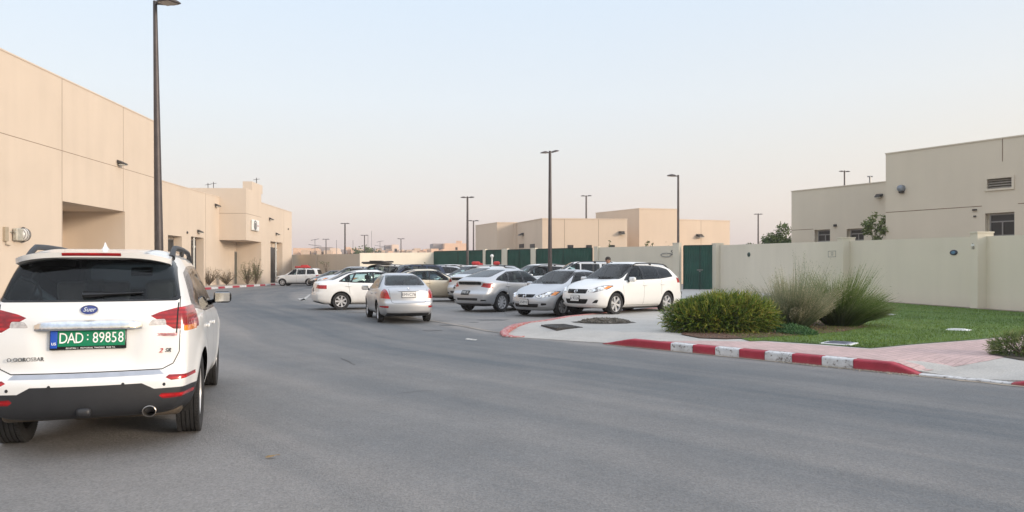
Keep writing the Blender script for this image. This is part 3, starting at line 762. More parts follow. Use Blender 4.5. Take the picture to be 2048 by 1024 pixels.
def spec_sedan(kind):
    """kind: 'a' rounded saloon, 'b' small saloon seen from behind, 'c' saloon seen from the front, 'd' beige five door"""
    S = dict(L=4.45, W=0.87, step=0.045, fx=1.33, rx=-1.25, wr=0.315, k=0.44, n=5.0, smooth=3,
        top=[(-2.225,1.0),(-2.05,1.05),(-1.62,1.085),(-0.95,1.385),(-0.5,1.455),(0.1,1.465),(0.40,1.42),(1.22,1.0),(1.55,0.93),(2.05,0.80),(2.225,0.70)],
        bot=[(-2.225,0.27),(-1.9,0.2),(1.9,0.19),(2.225,0.22)],
        belt=[(-2.225,0.98),(-1.2,0.99),(1.1,0.91),(1.6,0.87),(2.225,0.70)],
        fprof=[(0.2,0.12),(0.32,0.02),(0.48,0.0),(0.58,0.02),(0.68,0.06),(0.85,0.2)],
        rprof=[(0.22,0.13),(0.34,0.02),(0.5,0.0),(0.6,0.0),(0.66,0.05),(0.9,0.07),(1.02,0.11),(1.3,0.2)],
        plan=[(-2.3,0.96),(-1.2,1.0),(1.2,1.0),(2.3,0.95)], RR=0.9, er=0.13, qr=0.13, RF=1.0, ef=0.24, qf=0.18,
        seats=[(0.22,(-0.35,0.35)),(-0.55,(-0.38,0.38))], seatz=0.45, dash=0.88, dashz=0.82, mirror=(0.82,0.94), handles=[(-0.10,0.84),(-0.98,0.87)],
        spokes=7, tw=0.195, rimr=0.66)
    S['paint'] = {'a': P_WHITE, 'b': P_SILVER, 'c': P_SILVER, 'd': P_BEIGE}[kind]
    win = [[(0.86,0.965),(-0.02,0.985),(-0.03,1.36),(0.33,1.35)], [(-0.09,0.985),(-0.86,1.01),(-0.66,1.345),(-0.10,1.365)], [(-0.92,1.015),(-1.28,1.045),(-0.90,1.27),(-0.76,1.31)]]
    wtrim = [(0.96,0.945),(-0.8,0.99),(-1.36,1.03),(-0.94,1.30),(-0.66,1.375),(-0.05,1.395),(0.36,1.375)]
    doors = [(0.95,0.40,0.98,0.93),(-0.055,0.27,-0.055,0.97),(-0.93,0.60,-1.0,1.0),(0.95,0.27,-0.85,0.27)]
    S['marks'] = common_marks(S, win, wtrim, [(0.64,1.03),(-0.64,1.03),(-0.52,1.40),(0.52,1.40)], [(0.70,1.0),(-0.70,1.0),(-0.55,1.425),(0.55,1.425)], doors)
    m = S['marks']
    rx = dict(nmin=0.08, xr=(-1.9, -0.6))
    m.append(('rwt', 'rear_window_trim', rpoly([(-0.66,1.09),(0.66,1.09),(0.52,1.40),(-0.52,1.40)], 0.07), 'x-', M_GLOSSB, dict(rx)))
    m.append(('rw', 'rear_window', rpoly([(-0.62,1.11),(0.62,1.11),(0.49,1.38),(-0.49,1.38)], 0.07), 'x-', M_GLASS_C, dict(rx)))
    rr = dict(nmin=-0.1, xr=(-3, -1.75))
    if kind == 'b':
        m += bothx('tl', 'tail_light', rpoly([(0.56,0.72),(0.90,0.74),(0.90,0.96),(0.70,1.01),(0.66,0.98)], 0.02), 'x-', M_RED, **rr)
        m += bothx('rf', 'reflector', [(0.62,0.46),(0.84,0.47),(0.84,0.52),(0.62,0.52)], 'x-', M_RED, nmin=0.0, xr=(-3,-1.7))
        gp = [(-0.60,1.0),(-0.57,0.80),(-0.52,0.62),(-0.44,0.60),(0.44,0.60),(0.52,0.62),(0.57,0.80),(0.60,1.0)]
    else:
        m += bothx('tl', 'tail_light', rpoly([(0.48,0.80),(0.9,0.76),(0.9,0.90),(0.56,0.92)], 0.02), 'x-', M_RED, **rr)
        gp = [(-0.62,0.98),(-0.58,0.64),(-0.50,0.61),(0.50,0.61),(0.58,0.64),(0.62,0.98)]
    for a, b in zip(gp, gp[1:]): m.append(('seam', 'panel_gap', seam(a[0],a[1],b[0],b[1], 0.01), 'x-', M_DARK, dict(nmin=0.12, xr=(-3,-1.7), only=(None,), push=-0.004)))
    m.append(('lowr', 'rear_bumper_trim', [(-0.7,0.15),(0.7,0.15),(0.66,0.31),(-0.66,0.31)], 'x-', M_PLAST, dict(nmin=-0.3, xr=(-3,-1.7))))
    if kind == 'c':
        m += front_face(S, [(0.36,0.63),(0.50,0.58),(0.82,0.66),(0.84,0.79),(0.66,0.79)], [(-0.30,0.60),(0.30,0.60),(0.36,0.70),(-0.36,0.70)],
                        [(-0.44,0.30),(0.44,0.30),(0.48,0.41),(-0.48,0.41)], [(0.54,0.36),(0.68,0.37),(0.68,0.43),(0.54,0.43)], 0.7)
        m += bothx('hla', 'indicator', rpoly([(0.75,0.66),(0.82,0.67),(0.84,0.77),(0.78,0.78)], 0.01), 'x+', M_AMBER, nmin=0.0, xr=(1.2,3))
    else:
        m += front_face(S, [(0.44,0.60),(0.82,0.62),(0.84,0.76),(0.58,0.73)], [(-0.34,0.58),(0.34,0.58),(0.36,0.66),(-0.36,0.66)], [(-0.44,0.30),(0.44,0.30),(0.48,0.41),(-0.48,0.41)], None, 0.7)
    return S

def spec_hatch():
    S = spec_sedan('a'); S['paint'] = P_SILVER
    S['L'] = 4.3
    S['top'] = [(-2.15,1.06),(-1.95,1.14),(-1.4,1.27),(-0.85,1.41),(-0.3,1.48),(0.1,1.47),(0.42,1.42),(1.22,1.0),(1.55,0.93),(2.0,0.80),(2.15,0.70)]
    S['belt'] = [(-2.2,1.03),(-1.2,1.0),(1.1,0.91),(1.6,0.87),(2.225,0.70)]
    S['rprof'] = [(0.22,0.13),(0.34,0.02),(0.5,0.0),(0.62,0.0),(0.72,0.08),(0.9,0.14),(1.0,0.12),(1.06,0.10),(1.2,0.2)]
    S['wr'] = 0.33; S['spokes'] = 9
    win = [[(0.86,0.965),(-0.02,0.985),(-0.03,1.37),(0.33,1.36)], [(-0.09,0.985),(-0.86,1.02),(-0.72,1.345),(-0.10,1.375)], [(-0.93,1.03),(-1.45,1.09),(-1.28,1.16),(-0.80,1.325)]]
    wtrim = [(0.96,0.945),(-0.8,0.99),(-1.52,1.075),(-1.32,1.18),(-0.74,1.365),(-0.05,1.40),(0.36,1.385)]
    doors = [(0.95,0.40,0.98,0.93),(-0.055,0.27,-0.055,0.97),(-0.93,0.60,-1.0,1.0),(0.95,0.27,-0.85,0.27)]
    S['marks'] = common_marks(S, win, wtrim, [(0.64,1.03),(-0.64,1.03),(-0.52,1.40),(0.52,1.40)], [(0.70,1.0),(-0.70,1.0),(-0.55,1.425),(0.55,1.425)], doors)
    m = S['marks']
    m.append(('rw', 'rear_window', rpoly([(-0.60,1.17),(0.60,1.17),(0.47,1.42),(-0.47,1.42)], 0.07), 'x-', glass_mat('blue_grey_rear_glass', (0.35,0.42,0.48), 0.35), dict(nmin=0.05, xr=(-2.0,-0.5), push=-0.003)))
    m += bothx('tl', 'tail_light', rpoly([(0.50,0.86),(0.9,0.80),(0.9,0.97),(0.60,0.98)], 0.02), 'x-', M_RED, nmin=-0.1, xr=(-3,-1.7))
    m.append(('rgl', 'rear_panel_glass', rpoly([(-0.50,0.92),(0.50,0.92),(0.52,1.02),(-0.52,1.02)], 0.03), 'x-', M_GLOSSB, dict(nmin=0.1, xr=(-3,-1.6))))
    m.append(('slot', 'bumper_slot', rpoly([(-0.45,0.40),(0.45,0.40),(0.47,0.48),(-0.47,0.48)], 0.02), 'x-', M_PLAST, dict(nmin=0.1, xr=(-3,-1.6), push=-0.01)))
    m += bothx('rf', 'bumper_vent', rpoly([(0.56,0.38),(0.74,0.39),(0.72,0.43),(0.58,0.43)], 0.01), 'x-', M_DARK, nmin=0.0, xr=(-3,-1.6))
    m.append(('lowr', 'rear_bumper_trim', [(-0.8,0.15),(0.8,0.15),(0.76,0.30),(-0.76,0.30)], 'x-', M_PLAST, dict(nmin=-0.3, xr=(-3,-1.7))))
    m += front_face(S, [(0.44,0.60),(0.82,0.62),(0.84,0.76),(0.58,0.73)], [(-0.34,0.58),(0.34,0.58),(0.36,0.66),(-0.36,0.66)], [(-0.44,0.30),(0.44,0.30),(0.48,0.41),(-0.48,0.41)], None, 0.7)
    return S

def spec_suv(van=False):
    S = dict(L=4.55, W=0.90, step=0.055, fx=1.36, rx=-1.28, wr=0.345, k=0.30, n=6.0, smooth=2,
        top=[(-2.275,1.62),(-2.1,1.68),(-1.4,1.72),(-0.2,1.73),(0.30,1.68),(1.20,1.10),(1.5,1.05),(2.1,0.95),(2.275,0.84)],
        bot=[(-2.3,0.30),(-1.9,0.24),(1.9,0.24),(2.3,0.28)],
        belt=[(-2.275,1.12),(1.1,1.03),(1.6,1.0),(2.275,0.84)],
        fprof=[(0.2,0.12),(0.34,0.02),(0.55,0.0),(0.66,0.02),(0.8,0.05),(1.0,0.15)],
        rprof=[(0.25,0.12),(0.36,0.02),(0.52,0.0),(0.68,0.0),(0.72,0.05),(1.1,0.07),(1.6,0.26),(1.7,0.28)],
        plan=[(-2.3,0.97),(-1.2,1.0),(1.2,1.0),(2.3,0.95)], RR=0.9, er=0.07, qr=0.07, RF=0.9, ef=0.18, qf=0.13,
        seats=[(0.15,(-0.37,0.37)),(-0.75,(-0.38,0.38))], dash=0.9, dashz=0.95, mirror=(0.80,1.08), handles=[(-0.08,0.94),(-1.0,0.96)],
        spokes=6, tw=0.21, seatz=0.65)
    S['paint'] = P_BLUE if van else P_WHITE
    win = [[(0.88,1.085),(0.02,1.10),(0.0,1.60),(0.28,1.59)], [(-0.06,1.10),(-0.92,1.125),(-0.90,1.60),(-0.07,1.61)], [(-1.02,1.13),(-1.86,1.155),(-1.72,1.55),(-1.0,1.60)]]
    wtrim = [(0.98,1.06),(-0.9,1.10),(-1.92,1.13),(-1.76,1.58),(-0.9,1.63),(0.30,1.62)]
    if not van: wtrim = win[0]; 
    doors = [(0.98,0.45,1.0,1.06),(-0.02,0.32,-0.02,1.10),(-0.97,0.62,-0.98,1.12),(1.0,0.32,-0.9,0.32)]
    S['marks'] = common_marks(S, win, grow(wtrim, 0.02), [(0.68,1.13),(-0.68,1.13),(-0.58,1.64),(0.58,1.64)], [(0.74,1.10),(-0.74,1.10),(-0.62,1.67),(0.62,1.67)], doors, M_GLASS_D, M_GLASS_C)
    m = S['marks']
    m.append(('rw', 'rear_window', rpoly([(-0.66,1.14),(0.66,1.14),(0.58,1.58),(-0.58,1.58)], 0.06), 'x-', M_GLASS_D, dict(nmin=0.1, xr=(-3,-1.3))))
    m += bothx('tl', 'tail_light', rpoly([(0.66,0.80),(0.95,0.78),(0.95,1.06),(0.70,1.06)], 0.02), 'x-', M_RED, nmin=-0.2, xr=(-3,-1.95))
    m += front_face(S, [(0.44,0.68),(0.84,0.70),(0.86,0.86),(0.50,0.84)], [(-0.38,0.66),(0.38,0.66),(0.40,0.80),(-0.40,0.80)], [(-0.5,0.36),(0.5,0.36),(0.52,0.48),(-0.52,0.48)], [(0.60,0.40),(0.72,0.41),(0.72,0.50),(0.60,0.50)], 0.8)
    m.append(('lowr', 'rear_bumper_trim', [(-0.95,0.2),(0.95,0.2),(0.95,0.40),(-0.95,0.40)], 'x-', M_PLAST, dict(nmin=-0.3, xr=(-3,-1.8))))
    return S
# ------------------------------------------------------------------ ground, road, pavements
from mathutils.geometry import delaunay_2d_cdt
def sstep(t): t = max(0.0, min(1.0, t)); return t*t*(3-2*t)
KP0 = Vector((1.83, 15.0)); KU = Vector((4.68, -5.35)).normalized(); KN = Vector((-KU.y, KU.x))
def kerb_s(px):
    m = (px - CX)/FPX                       # x = m*y  meets  KP0 + s*KU
    return (m*KP0.y - KP0.x) / (KU.x - m*KU.y)
def sd(x, y):
    v = Vector((x, y)) - KP0; return v.dot(KU), v.dot(KN)
S_RAMP0, S_FULL, S_DROP, S_LOW, S_LOW2, S_UP = kerb_s(1205), kerb_s(1258), kerb_s(1782), kerb_s(1837), kerb_s(2022), kerb_s(2022)+0.5
def kerb_top(s):
    if s < S_RAMP0: return 0.012
    if s < S_FULL: return 0.012 + 0.138*(s-S_RAMP0)/(S_FULL-S_RAMP0)
    if s < S_DROP: return 0.15
    if s < S_LOW: return 0.15 - 0.125*(s-S_DROP)/(S_LOW-S_DROP)
    if s < S_LOW2: return 0.025
    if s < S_UP: return 0.025 + 0.125*(s-S_LOW2)/(S_UP-S_LOW2)
    return 0.15
def zi(x, y):
    s, d = sd(x, y); k = kerb_top(s)
    return k + (0.15-k)*sstep(d/1.5)
def zisl(x, y):
    z = zi(x, y)
    return z
def patch(name, poly, zf, step, mat, label=None, kind='structure', off=0.0, uvn=False, skirt=0.0):
    poly = [Vector(p[:2]) for p in poly]
    dens = []
    for a, b in zip(poly, poly[1:]+poly[:1]):
        n = max(1, int((b-a).length/step))
        for k in range(n): dens.append(a + (b-a)*k/n)
    nb = len(dens); pts = list(dens)
    x0, x1 = min(p.x for p in poly), max(p.x for p in poly); y0, y1 = min(p.y for p in poly), max(p.y for p in poly)
    def inside(x, y):
        c = False; j = len(poly)-1
        for i in range(len(poly)):
            a, b = poly[i], poly[j]
            if (a.y > y) != (b.y > y) and x < (b.x-a.x)*(y-a.y)/(b.y-a.y)+a.x: c = not c
            j = i
        return c
    xx = x0
    while xx < x1:
        yy = y0
        while yy < y1:
            if inside(xx, yy): pts.append(Vector((xx, yy)))
            yy += step
        xx += step
    vs, es, fs, *_ = delaunay_2d_cdt(pts, [], [list(range(nb))], 1, 1e-4)
    mb = MB(); V = [(v.x, v.y, zf(v.x, v.y)+off) for v in vs]
    mb.add(V, [tuple(f) for f in fs])
    if skirt:
        V2 = [(p.x, p.y, zf(p.x, p.y)+off) for p in dens] + [(p.x, p.y, zf(p.x, p.y)+off-skirt) for p in dens]
        mb.add(V2, [(i, (i+1) % nb, nb+(i+1) % nb, nb+i) for i in range(nb)])
    o = mb.build(name, mat); 
    me = o.data
    if len(me.polygons) and me.polygons[0].normal.z < 0: me.flip_normals()
    tag(o, label, kind=kind)
    return o

def asphalt(name, dark, light, attr=False, pebble=1.0):
    m, nt, b = new_mat(name); N = nt.nodes; Lk = nt.links
    tc = N.new('ShaderNodeTexCoord')
    def nz(scale, detail=5, rough=0.6, vs=None):
        n = N.new('ShaderNodeTexNoise'); n.inputs['Scale'].default_value = scale; n.inputs['Detail'].default_value = detail; n.inputs['Roughness'].default_value = rough
        if vs:
            mp = N.new('ShaderNodeMapping'); mp.inputs['Scale'].default_value = vs; Lk.new(tc.outputs['Object'], mp.inputs[0]); Lk.new(mp.outputs[0], n.inputs['Vector'])
        else: Lk.new(tc.outputs['Object'], n.inputs['Vector'])
        return n.outputs['Fac']
    big = nz(0.35, 4)
    def ramp(src, a, bb, lo, hi):
        cr = N.new('ShaderNodeMapRange'); cr.inputs[1].default_value = lo; cr.inputs[2].default_value = hi; cr.inputs[3].default_value = a; cr.inputs[4].default_value = bb
        cr.clamp = True; Lk.new(src, cr.inputs[0]); return cr.outputs[0]
    fac = ramp(big, 0, 1, 0.35, 0.65)
    peb_amt = None
    if attr:
        at_ = N.new('ShaderNodeAttribute'); at_.attribute_name = 'lat'
        wob = N.new('ShaderNodeMath'); wob.operation = 'MULTIPLY_ADD'; Lk.new(nz(0.25, 2), wob.inputs[0]); wob.inputs[1].default_value = 0.9; Lk.new(at_.outputs['Fac'], wob.inputs[2])
        cr = N.new('ShaderNodeValToRGB'); mr = ramp(wob.outputs[0], 0, 1, 0, 14.0); Lk.new(mr, cr.inputs[0])
        E = cr.color_ramp.elements
        E[0].position = 0.05; E[0].color = (0.75, 0.75, 0.75, 1); E[1].position = 1.0; E[1].color = (0.62, 0.62, 0.62, 1)
        for p, v in ((0.085, 0.12), (0.2, 0.22), (0.28, 0.02), (0.34, 0.25), (0.42, 0.55), (0.46, 0.38), (0.52, 0.72), (0.60, 0.6), (0.68, 0.95), (0.8, 0.8)):
            e = E.new(p); e.color = (v, v, v, 1)
        ad = N.new('ShaderNodeMath'); ad.operation = 'MULTIPLY_ADD'; Lk.new(fac, ad.inputs[0]); ad.inputs[1].default_value = 0.25; Lk.new(cr.outputs['Color'], ad.inputs[2]); ad.use_clamp = True
        fac = ad.outputs[0]
        pr = N.new('ShaderNodeValToRGB'); Lk.new(mr, pr.inputs[0]); Q = pr.color_ramp.elements
        Q[0].position = 0.36; Q[0].color = (0.25,)*3+(1,); Q[1].position = 0.9; Q[1].color = (0.6,)*3+(1,)
        for p, v in ((0.44, 1.0), (0.48, 0.5), (0.62, 0.7), (0.66, 1.3), (0.70, 0.6)):
            e = Q.new(p); e.color = (v, v, v, 1)
        peb_amt = pr.outputs['Color']
    if attr:
        al_ = N.new('ShaderNodeAttribute'); al_.attribute_name = 'along'; cb = N.new('ShaderNodeCombineXYZ')
        Lk.new(at_.outputs['Fac'], cb.inputs[0]); sc_ = N.new('ShaderNodeMath'); sc_.operation = 'MULTIPLY'; sc_.inputs[1].default_value = 0.045; Lk.new(al_.outputs['Fac'], sc_.inputs[0]); Lk.new(sc_.outputs[0], cb.inputs[1])
        sn = N.new('ShaderNodeTexNoise'); sn.inputs['Scale'].default_value = 1.5; sn.inputs['Detail'].default_value = 5; sn.inputs['Roughness'].default_value = 0.6; Lk.new(cb.outputs[0], sn.inputs['Vector'])
        sk_ = N.new('ShaderNodeMath'); sk_.operation = 'ADD'; sk_.use_clamp = True; Lk.new(fac, sk_.inputs[0]); Lk.new(ramp(sn.outputs['Fac'], -0.22, 0.22, 0.35, 0.65), sk_.inputs[1]); fac = sk_.outputs[0]
    c = mixc(nt, dark, light, fac)
    # stains
    st = ramp(nz(1.3, 8, 0.7), 0.93, 1.05, 0.35, 0.65); st2 = N.new('ShaderNodeMix'); st2.data_type = 'RGBA'; st2.blend_type = 'MULTIPLY'; st2.inputs['Factor'].default_value = 1
    Lk.new(c, st2.inputs['A']); Lk.new(st, st2.inputs['B'])
    # stone grain
    vo = N.new('ShaderNodeTexVoronoi'); vo.inputs['Scale'].default_value = 70; Lk.new(tc.outputs['Object'], vo.inputs['Vector'])
    gr = ramp(vo.outputs['Color'], 0.84, 1.16, 0.1, 0.9)
    fine = ramp(nz(38, 5, 0.75), 0.88, 1.13, 0.3, 0.7)
    g1 = mixc(nt, st2.outputs['Result'], gr, 1.0, 'MULTIPLY'); g2 = mixc(nt, g1, fine, 1.0, 'MULTIPLY')
    Lk.new(g2, b.inputs['Base Color'])
    b.inputs['Roughness'].default_value = 0.82; b.inputs['Specular IOR Level'].default_value = 0.35
    bp = N.new('ShaderNodeBump'); bp.inputs['Distance'].default_value = 0.004*pebble; Lk.new(vo.outputs['Distance'], bp.inputs['Height'])
    if peb_amt is not None: Lk.new(peb_amt, bp.inputs['Strength'])
    bp2 = N.new('ShaderNodeBump'); bp2.inputs['Distance'].default_value = 0.02; bp2.inputs['Strength'].default_value = 0.6; Lk.new(nz(9, 8, 0.7), bp2.inputs['Height']); Lk.new(bp.outputs[0], bp2.inputs['Normal'])
    Lk.new(bp2.outputs[0], b.inputs['Normal'])
    return m
M_ROAD = asphalt('road_asphalt', (0.092, 0.103, 0.113), (0.208, 0.198, 0.189), True)
M_LOT = asphalt('lot_asphalt', (0.175, 0.173, 0.172), (0.235, 0.223, 0.212), False, 0.6)
M_SAND = pbr('sandy_ground', (0.30, 0.25, 0.19), 0.95, var=0.2, scale=0.4, bump=(3, 0.02))
def concrete(name, col, var=0.12, joints=None, stain=(0.6,)):
    m, nt, b = new_mat(name)
    c, src = noise_color(nt, None, [tuple(x*(1-var*1.6) for x in col), col, tuple(x*(1+var) for x in col)], scale=1.1, detail=9, rough=0.68, lo=0.25, hi=0.75)
    n2 = nt.nodes.new('ShaderNodeTexNoise'); n2.inputs['Scale'].default_value = 45; n2.inputs['Detail'].default_value = 3; nt.links.new(src, n2.inputs['Vector'])
    mr = nt.nodes.new('ShaderNodeMapRange'); mr.inputs[1].default_value = 0.3; mr.inputs[2].default_value = 0.7; mr.inputs[3].default_value = 0.84; mr.inputs[4].default_value = 1.12; nt.links.new(n2.outputs['Fac'], mr.inputs[0])
    c = mixc(nt, c, mr.outputs[0], 1.0, 'MULTIPLY')
    if joints:
        w, h, rot, jc = joints
        mp = nt.nodes.new('ShaderNodeMapping'); mp.inputs['Rotation'].default_value = (0, 0, rot); nt.links.new(src, mp.inputs[0])
        br = nt.nodes.new('ShaderNodeTexBrick'); br.inputs['Brick Width'].default_value = w; br.inputs['Row Height'].default_value = h; br.inputs['Mortar Size'].default_value = 0.008; br.inputs['Scale'].default_value = 1.0
        br.inputs['Color1'].default_value = (0.93,0.93,0.93,1); br.inputs['Color2'].default_value = (1.1,1.08,1.1,1); br.inputs['Mortar'].default_value = (jc,jc,jc,1)
        nt.links.new(mp.outputs[0], br.inputs['Vector'])
        c = mixc(nt, c, br.outputs['Color'], 1.0, 'MULTIPLY')
    nt.links.new(c, b.inputs['Base Color']); b.inputs['Roughness'].default_value = 0.88
    add_bump(nt, b, 30, 0.004)
    return m
M_APRON = concrete('apron_concrete', (0.40, 0.385, 0.36))
M_PAVER = concrete('pink_pavers', (0.46, 0.335, 0.315), 0.08, (0.22, 0.11, R(-41), 0.72))
M_WALK = concrete('side_walk_concrete', (0.42, 0.37, 0.31), 0.08, (0.6, 0.6, 0, 0.7))
def worn_paint(name, col, under, amt):
    m, nt, b = new_mat(name)
    tc = nt.nodes.new('ShaderNodeTexCoord')
    n1 = nt.nodes.new('ShaderNodeTexNoise'); n1.inputs['Scale'].default_value = 14; n1.inputs['Detail'].default_value = 10; n1.inputs['Roughness'].default_value = 0.75
    nt.links.new(tc.outputs['Object'], n1.inputs['Vector'])
    mr = nt.nodes.new('ShaderNodeMapRange'); mr.inputs[1].default_value = amt; mr.inputs[2].default_value = amt + 0.03; nt.links.new(n1.outputs['Fac'], mr.inputs[0])
    c0, _ = noise_color(nt, None, [tuple(x*0.78 for x in col), col, tuple(min(1, x*1.12) for x in col)], scale=5, detail=6)
    sp = nt.nodes.new('ShaderNodeSeparateXYZ'); nt.links.new(tc.outputs['Object'], sp.inputs[0])
    lo = nt.nodes.new('ShaderNodeMapRange'); lo.inputs[1].default_value = 0.05; lo.inputs[2].default_value = 0.0; lo.inputs[3].default_value = 0; lo.inputs[4].default_value = 0.7; nt.links.new(sp.outputs['Z'], lo.inputs[0])
    ml = nt.nodes.new('ShaderNodeMath'); ml.operation = 'MULTIPLY'; nt.links.new(lo.outputs[0], ml.inputs[0]); nt.links.new(n1.outputs['Fac'], ml.inputs[1])
    c1 = mixc(nt, c0, (0.23, 0.19, 0.15), ml.outputs[0])
    c2 = mixc(nt, c1, under, mr.outputs[0]); nt.links.new(c2, b.inputs['Base Color']); b.inputs['Roughness'].default_value = 0.7
    add_bump(nt, b, 40, 0.006)
    return m
M_KRED = worn_paint('red_kerb_paint', (0.34, 0.026, 0.048), (0.26, 0.13, 0.12), 0.62)
M_KWHITE = worn_paint('white_kerb_paint', (0.58, 0.59, 0.60), (0.18, 0.16, 0.15), 0.55)
M_KPINK = worn_paint('faded_red_kerb_paint', (0.37, 0.085, 0.09), (0.42, 0.30, 0.28), 0.50)

# wide sheet of bare ground to the horizon
b = MB(); b.add([(-690,-55,-0.03),(690,-55,-0.03),(690,890,-0.03),(-690,890,-0.03)], [(0,1,2,3)])
tag(b.build('ground', M_SAND), kind='structure')

# road edge on the right, from behind the camera round the bend
EDGE = [KP0 + KU*40] + [KP0 + KU*t for t in (20, 10, 5, 0, -2)] + [Vector(p) for p in ((-0.6,18.0),(-1.5,20.0),(-2.9,22.6),(-5.2,27.0),(-8.0,32.0),(-11.2,39.0),(-13.8,48.0),(-15.5,58.0),(-16.5,70.0),(-17.5,90.0))]
def edge_dist(x, y):
    best = 1e9; p = Vector((x, y)); side = 1; run = 0; al = 0
    for a, b in zip(EDGE, EDGE[1:]):
        ab = b-a; t = max(0, min(1, (p-a).dot(ab)/ab.length_squared)); q = a+ab*t; d = (p-q).length
        if d < best: best = d; al = run + t*ab.length; side = 1 if ab.x*(p-q).y - ab.y*(p-q).x > 0 else -1
        run += ab.length
    return best*side, al
LEFTK = [(-22.3,-14),(-22.3,30),(-22.5,40),(-23.2,55.5),(-23.5,61.7),(-23.3,69),(-23.5,76),(-24.0,86)]
mb = MB(); nx, ny = 110, 110; X0, X1, Y0, Y1 = -24.5, 30.0, -14.0, 90.0
vs = []; lat = []; along = []
for j in range(ny+1):
    for i in range(nx+1):
        x = X0 + (X1-X0)*i/nx; y = Y0 + (Y1-Y0)*(j/ny)**1.15
        vs.append((x, y, 0.0)); e_, a_ = edge_dist(x, y); lat.append(e_); along.append(a_)
fs = []
for j in range(ny):
    for i in range(nx):
        a = j*(nx+1)+i; fs.append((a, a+1, a+nx+2, a+nx+1))
mb.add(vs, fs); road = mb.build('road', M_ROAD); tag(road, kind='structure')
sides = [1]
at_ = road.data.attributes.new('lat', 'FLOAT', 'POINT'); at_.data.foreach_set('value', lat); at_ = road.data.attributes.new('along', 'FLOAT', 'POINT'); at_.data.foreach_set('value', along)

# parking lot surface, right of the road edge
lot = [tuple(p) for p in EDGE[5:]] + [(-13, 64), (-7.1, 66.9), (6.2, 55.7), (11.5, 51.4), (9, 33), (7.5, 29.5), G(1290,618,0.0)[:2], G(1129,634,0.0)[:2], G(1060,645)[:2], G(1015,654)[:2], G(1001,664,0)[:2], G(1043,675)[:2]]
patch('parking_lot', lot, lambda x, y: 0.004, 2.0, M_LOT)
patch('lot_joint', [tuple(p) for p in EDGE[5:11]] + [tuple(p + Vector((0.16, 0.05))) for p in reversed(EDGE[5:11])], lambda x, y: 0.008, 1.0, pbr('dusty_seam', (0.24,0.215,0.19), 0.95, var=0.3, scale=3))

# raised island: apron, pavement, lawn
tip = [G(1043,674,0.02), G(1020,671,0.05), G(1005,667,0.08), G(1000,661,0.1), G(1006,656,0.12), G(1021,652,0.12), G(1048,647.5,0.12), G(1086,643,0.12), G(1129,635,0.12), G(1205,627,0.12), G(1290,618.6,0.12), G(1345,615.5,0.12), G(1368,613.5,0.12)]
wl = lambda Y: 16.7 - 0.099*(Y-24.1)
kline = [KP0 + KU*s for s in (28, 0.02)]
island = [tuple(v[:2]) for v in tip] + [(8.2,36), (10.6,46), (11.6,51.4), (14.1,50.6)] + [(wl(Y), Y) for Y in (49.3, 35, 24.1, 16)] + [tuple(KP0+KU*28+KN*9)] + [tuple(p + KN*0.14) for p in kline]
patch('pavement', island, zisl, 0.45, M_APRON, skirt=0.12)
def Gz(px, py):
    z = 0.1
    for _ in range(12): p = G(px, py, z); z = 0.5*z + 0.5*zisl(p.x, p.y)
    return p
def L2(pts, z=0.15): return [tuple(Gz(p[0], p[1])[:2]) for p in pts]
# pink paver walk along the kerb
pav = [tuple(KP0+KU*(S_RAMP0+0.9)+KN*0.151), tuple(KP0+KU*S_LOW+KN*0.151)] + L2([(1843,744),(1880,738),(1925,731),(1975,722),(2048,708),(2300,690)]) + L2([(2300,655),(2048,671.5),(1954,681),(1827,690.5),(1742,699),(1640,691),(1530,684),(1400,682),(1320,683)])
patch('paver_walk', pav, zisl, 0.3, M_PAVER, off=0.005)
M_GRASSB = pbr('lawn_soil_green', (0.075, 0.135, 0.025), 0.95, var=0.28, scale=2.2, bump=(40, 0.01))
lawn_p = L2([(1500,683),(1530,682),(1640,689),(1742,697),(1827,689),(1954,679.5),(2048,670),(2300,650)]) + [(wl(20)-0.6, 20), (wl(24)-0.55, 24), (wl(30)-0.5, 30), (wl(36.5)-0.5, 36.5), (wl(39)-2.0, 39)] + L2([(1560,612),(1480,625),(1440,640),(1420,660)])
patch('lawn_soil', lawn_p, zisl, 0.4, M_GRASSB, off=0.010)
strip_p = L2([(1346,605),(1346,598.5),(1440,594),(1530,594),(1600,603),(1560,610),(1440,606)])
patch('verge_soil', strip_p, zisl, 0.6, M_GRASSB, off=0.010)
M_MULCH = pbr('brown_mulch', (0.10, 0.055, 0.035), 0.95, var=0.55, scale=14, bump=(30, 0.03))
mul_p = L2([(1362,670),(1400,677),(1450,679),(1530,676),(1600,672),(1690,664),(1735,655),(1720,646),(1600,640),(1480,640),(1380,655)])
patch('planting_bed', mul_p, zisl, 0.3, M_MULCH, off=0.018)
patch('wall_footing', [(wl(Y)-0.45, Y) for Y in (18, 24, 30, 37)] + [(wl(Y)-0.02, Y) for Y in (37, 30, 24, 18)], zisl, 0.6, concrete('footing_dust', (0.26,0.20,0.16), 0.3), off=0.013)

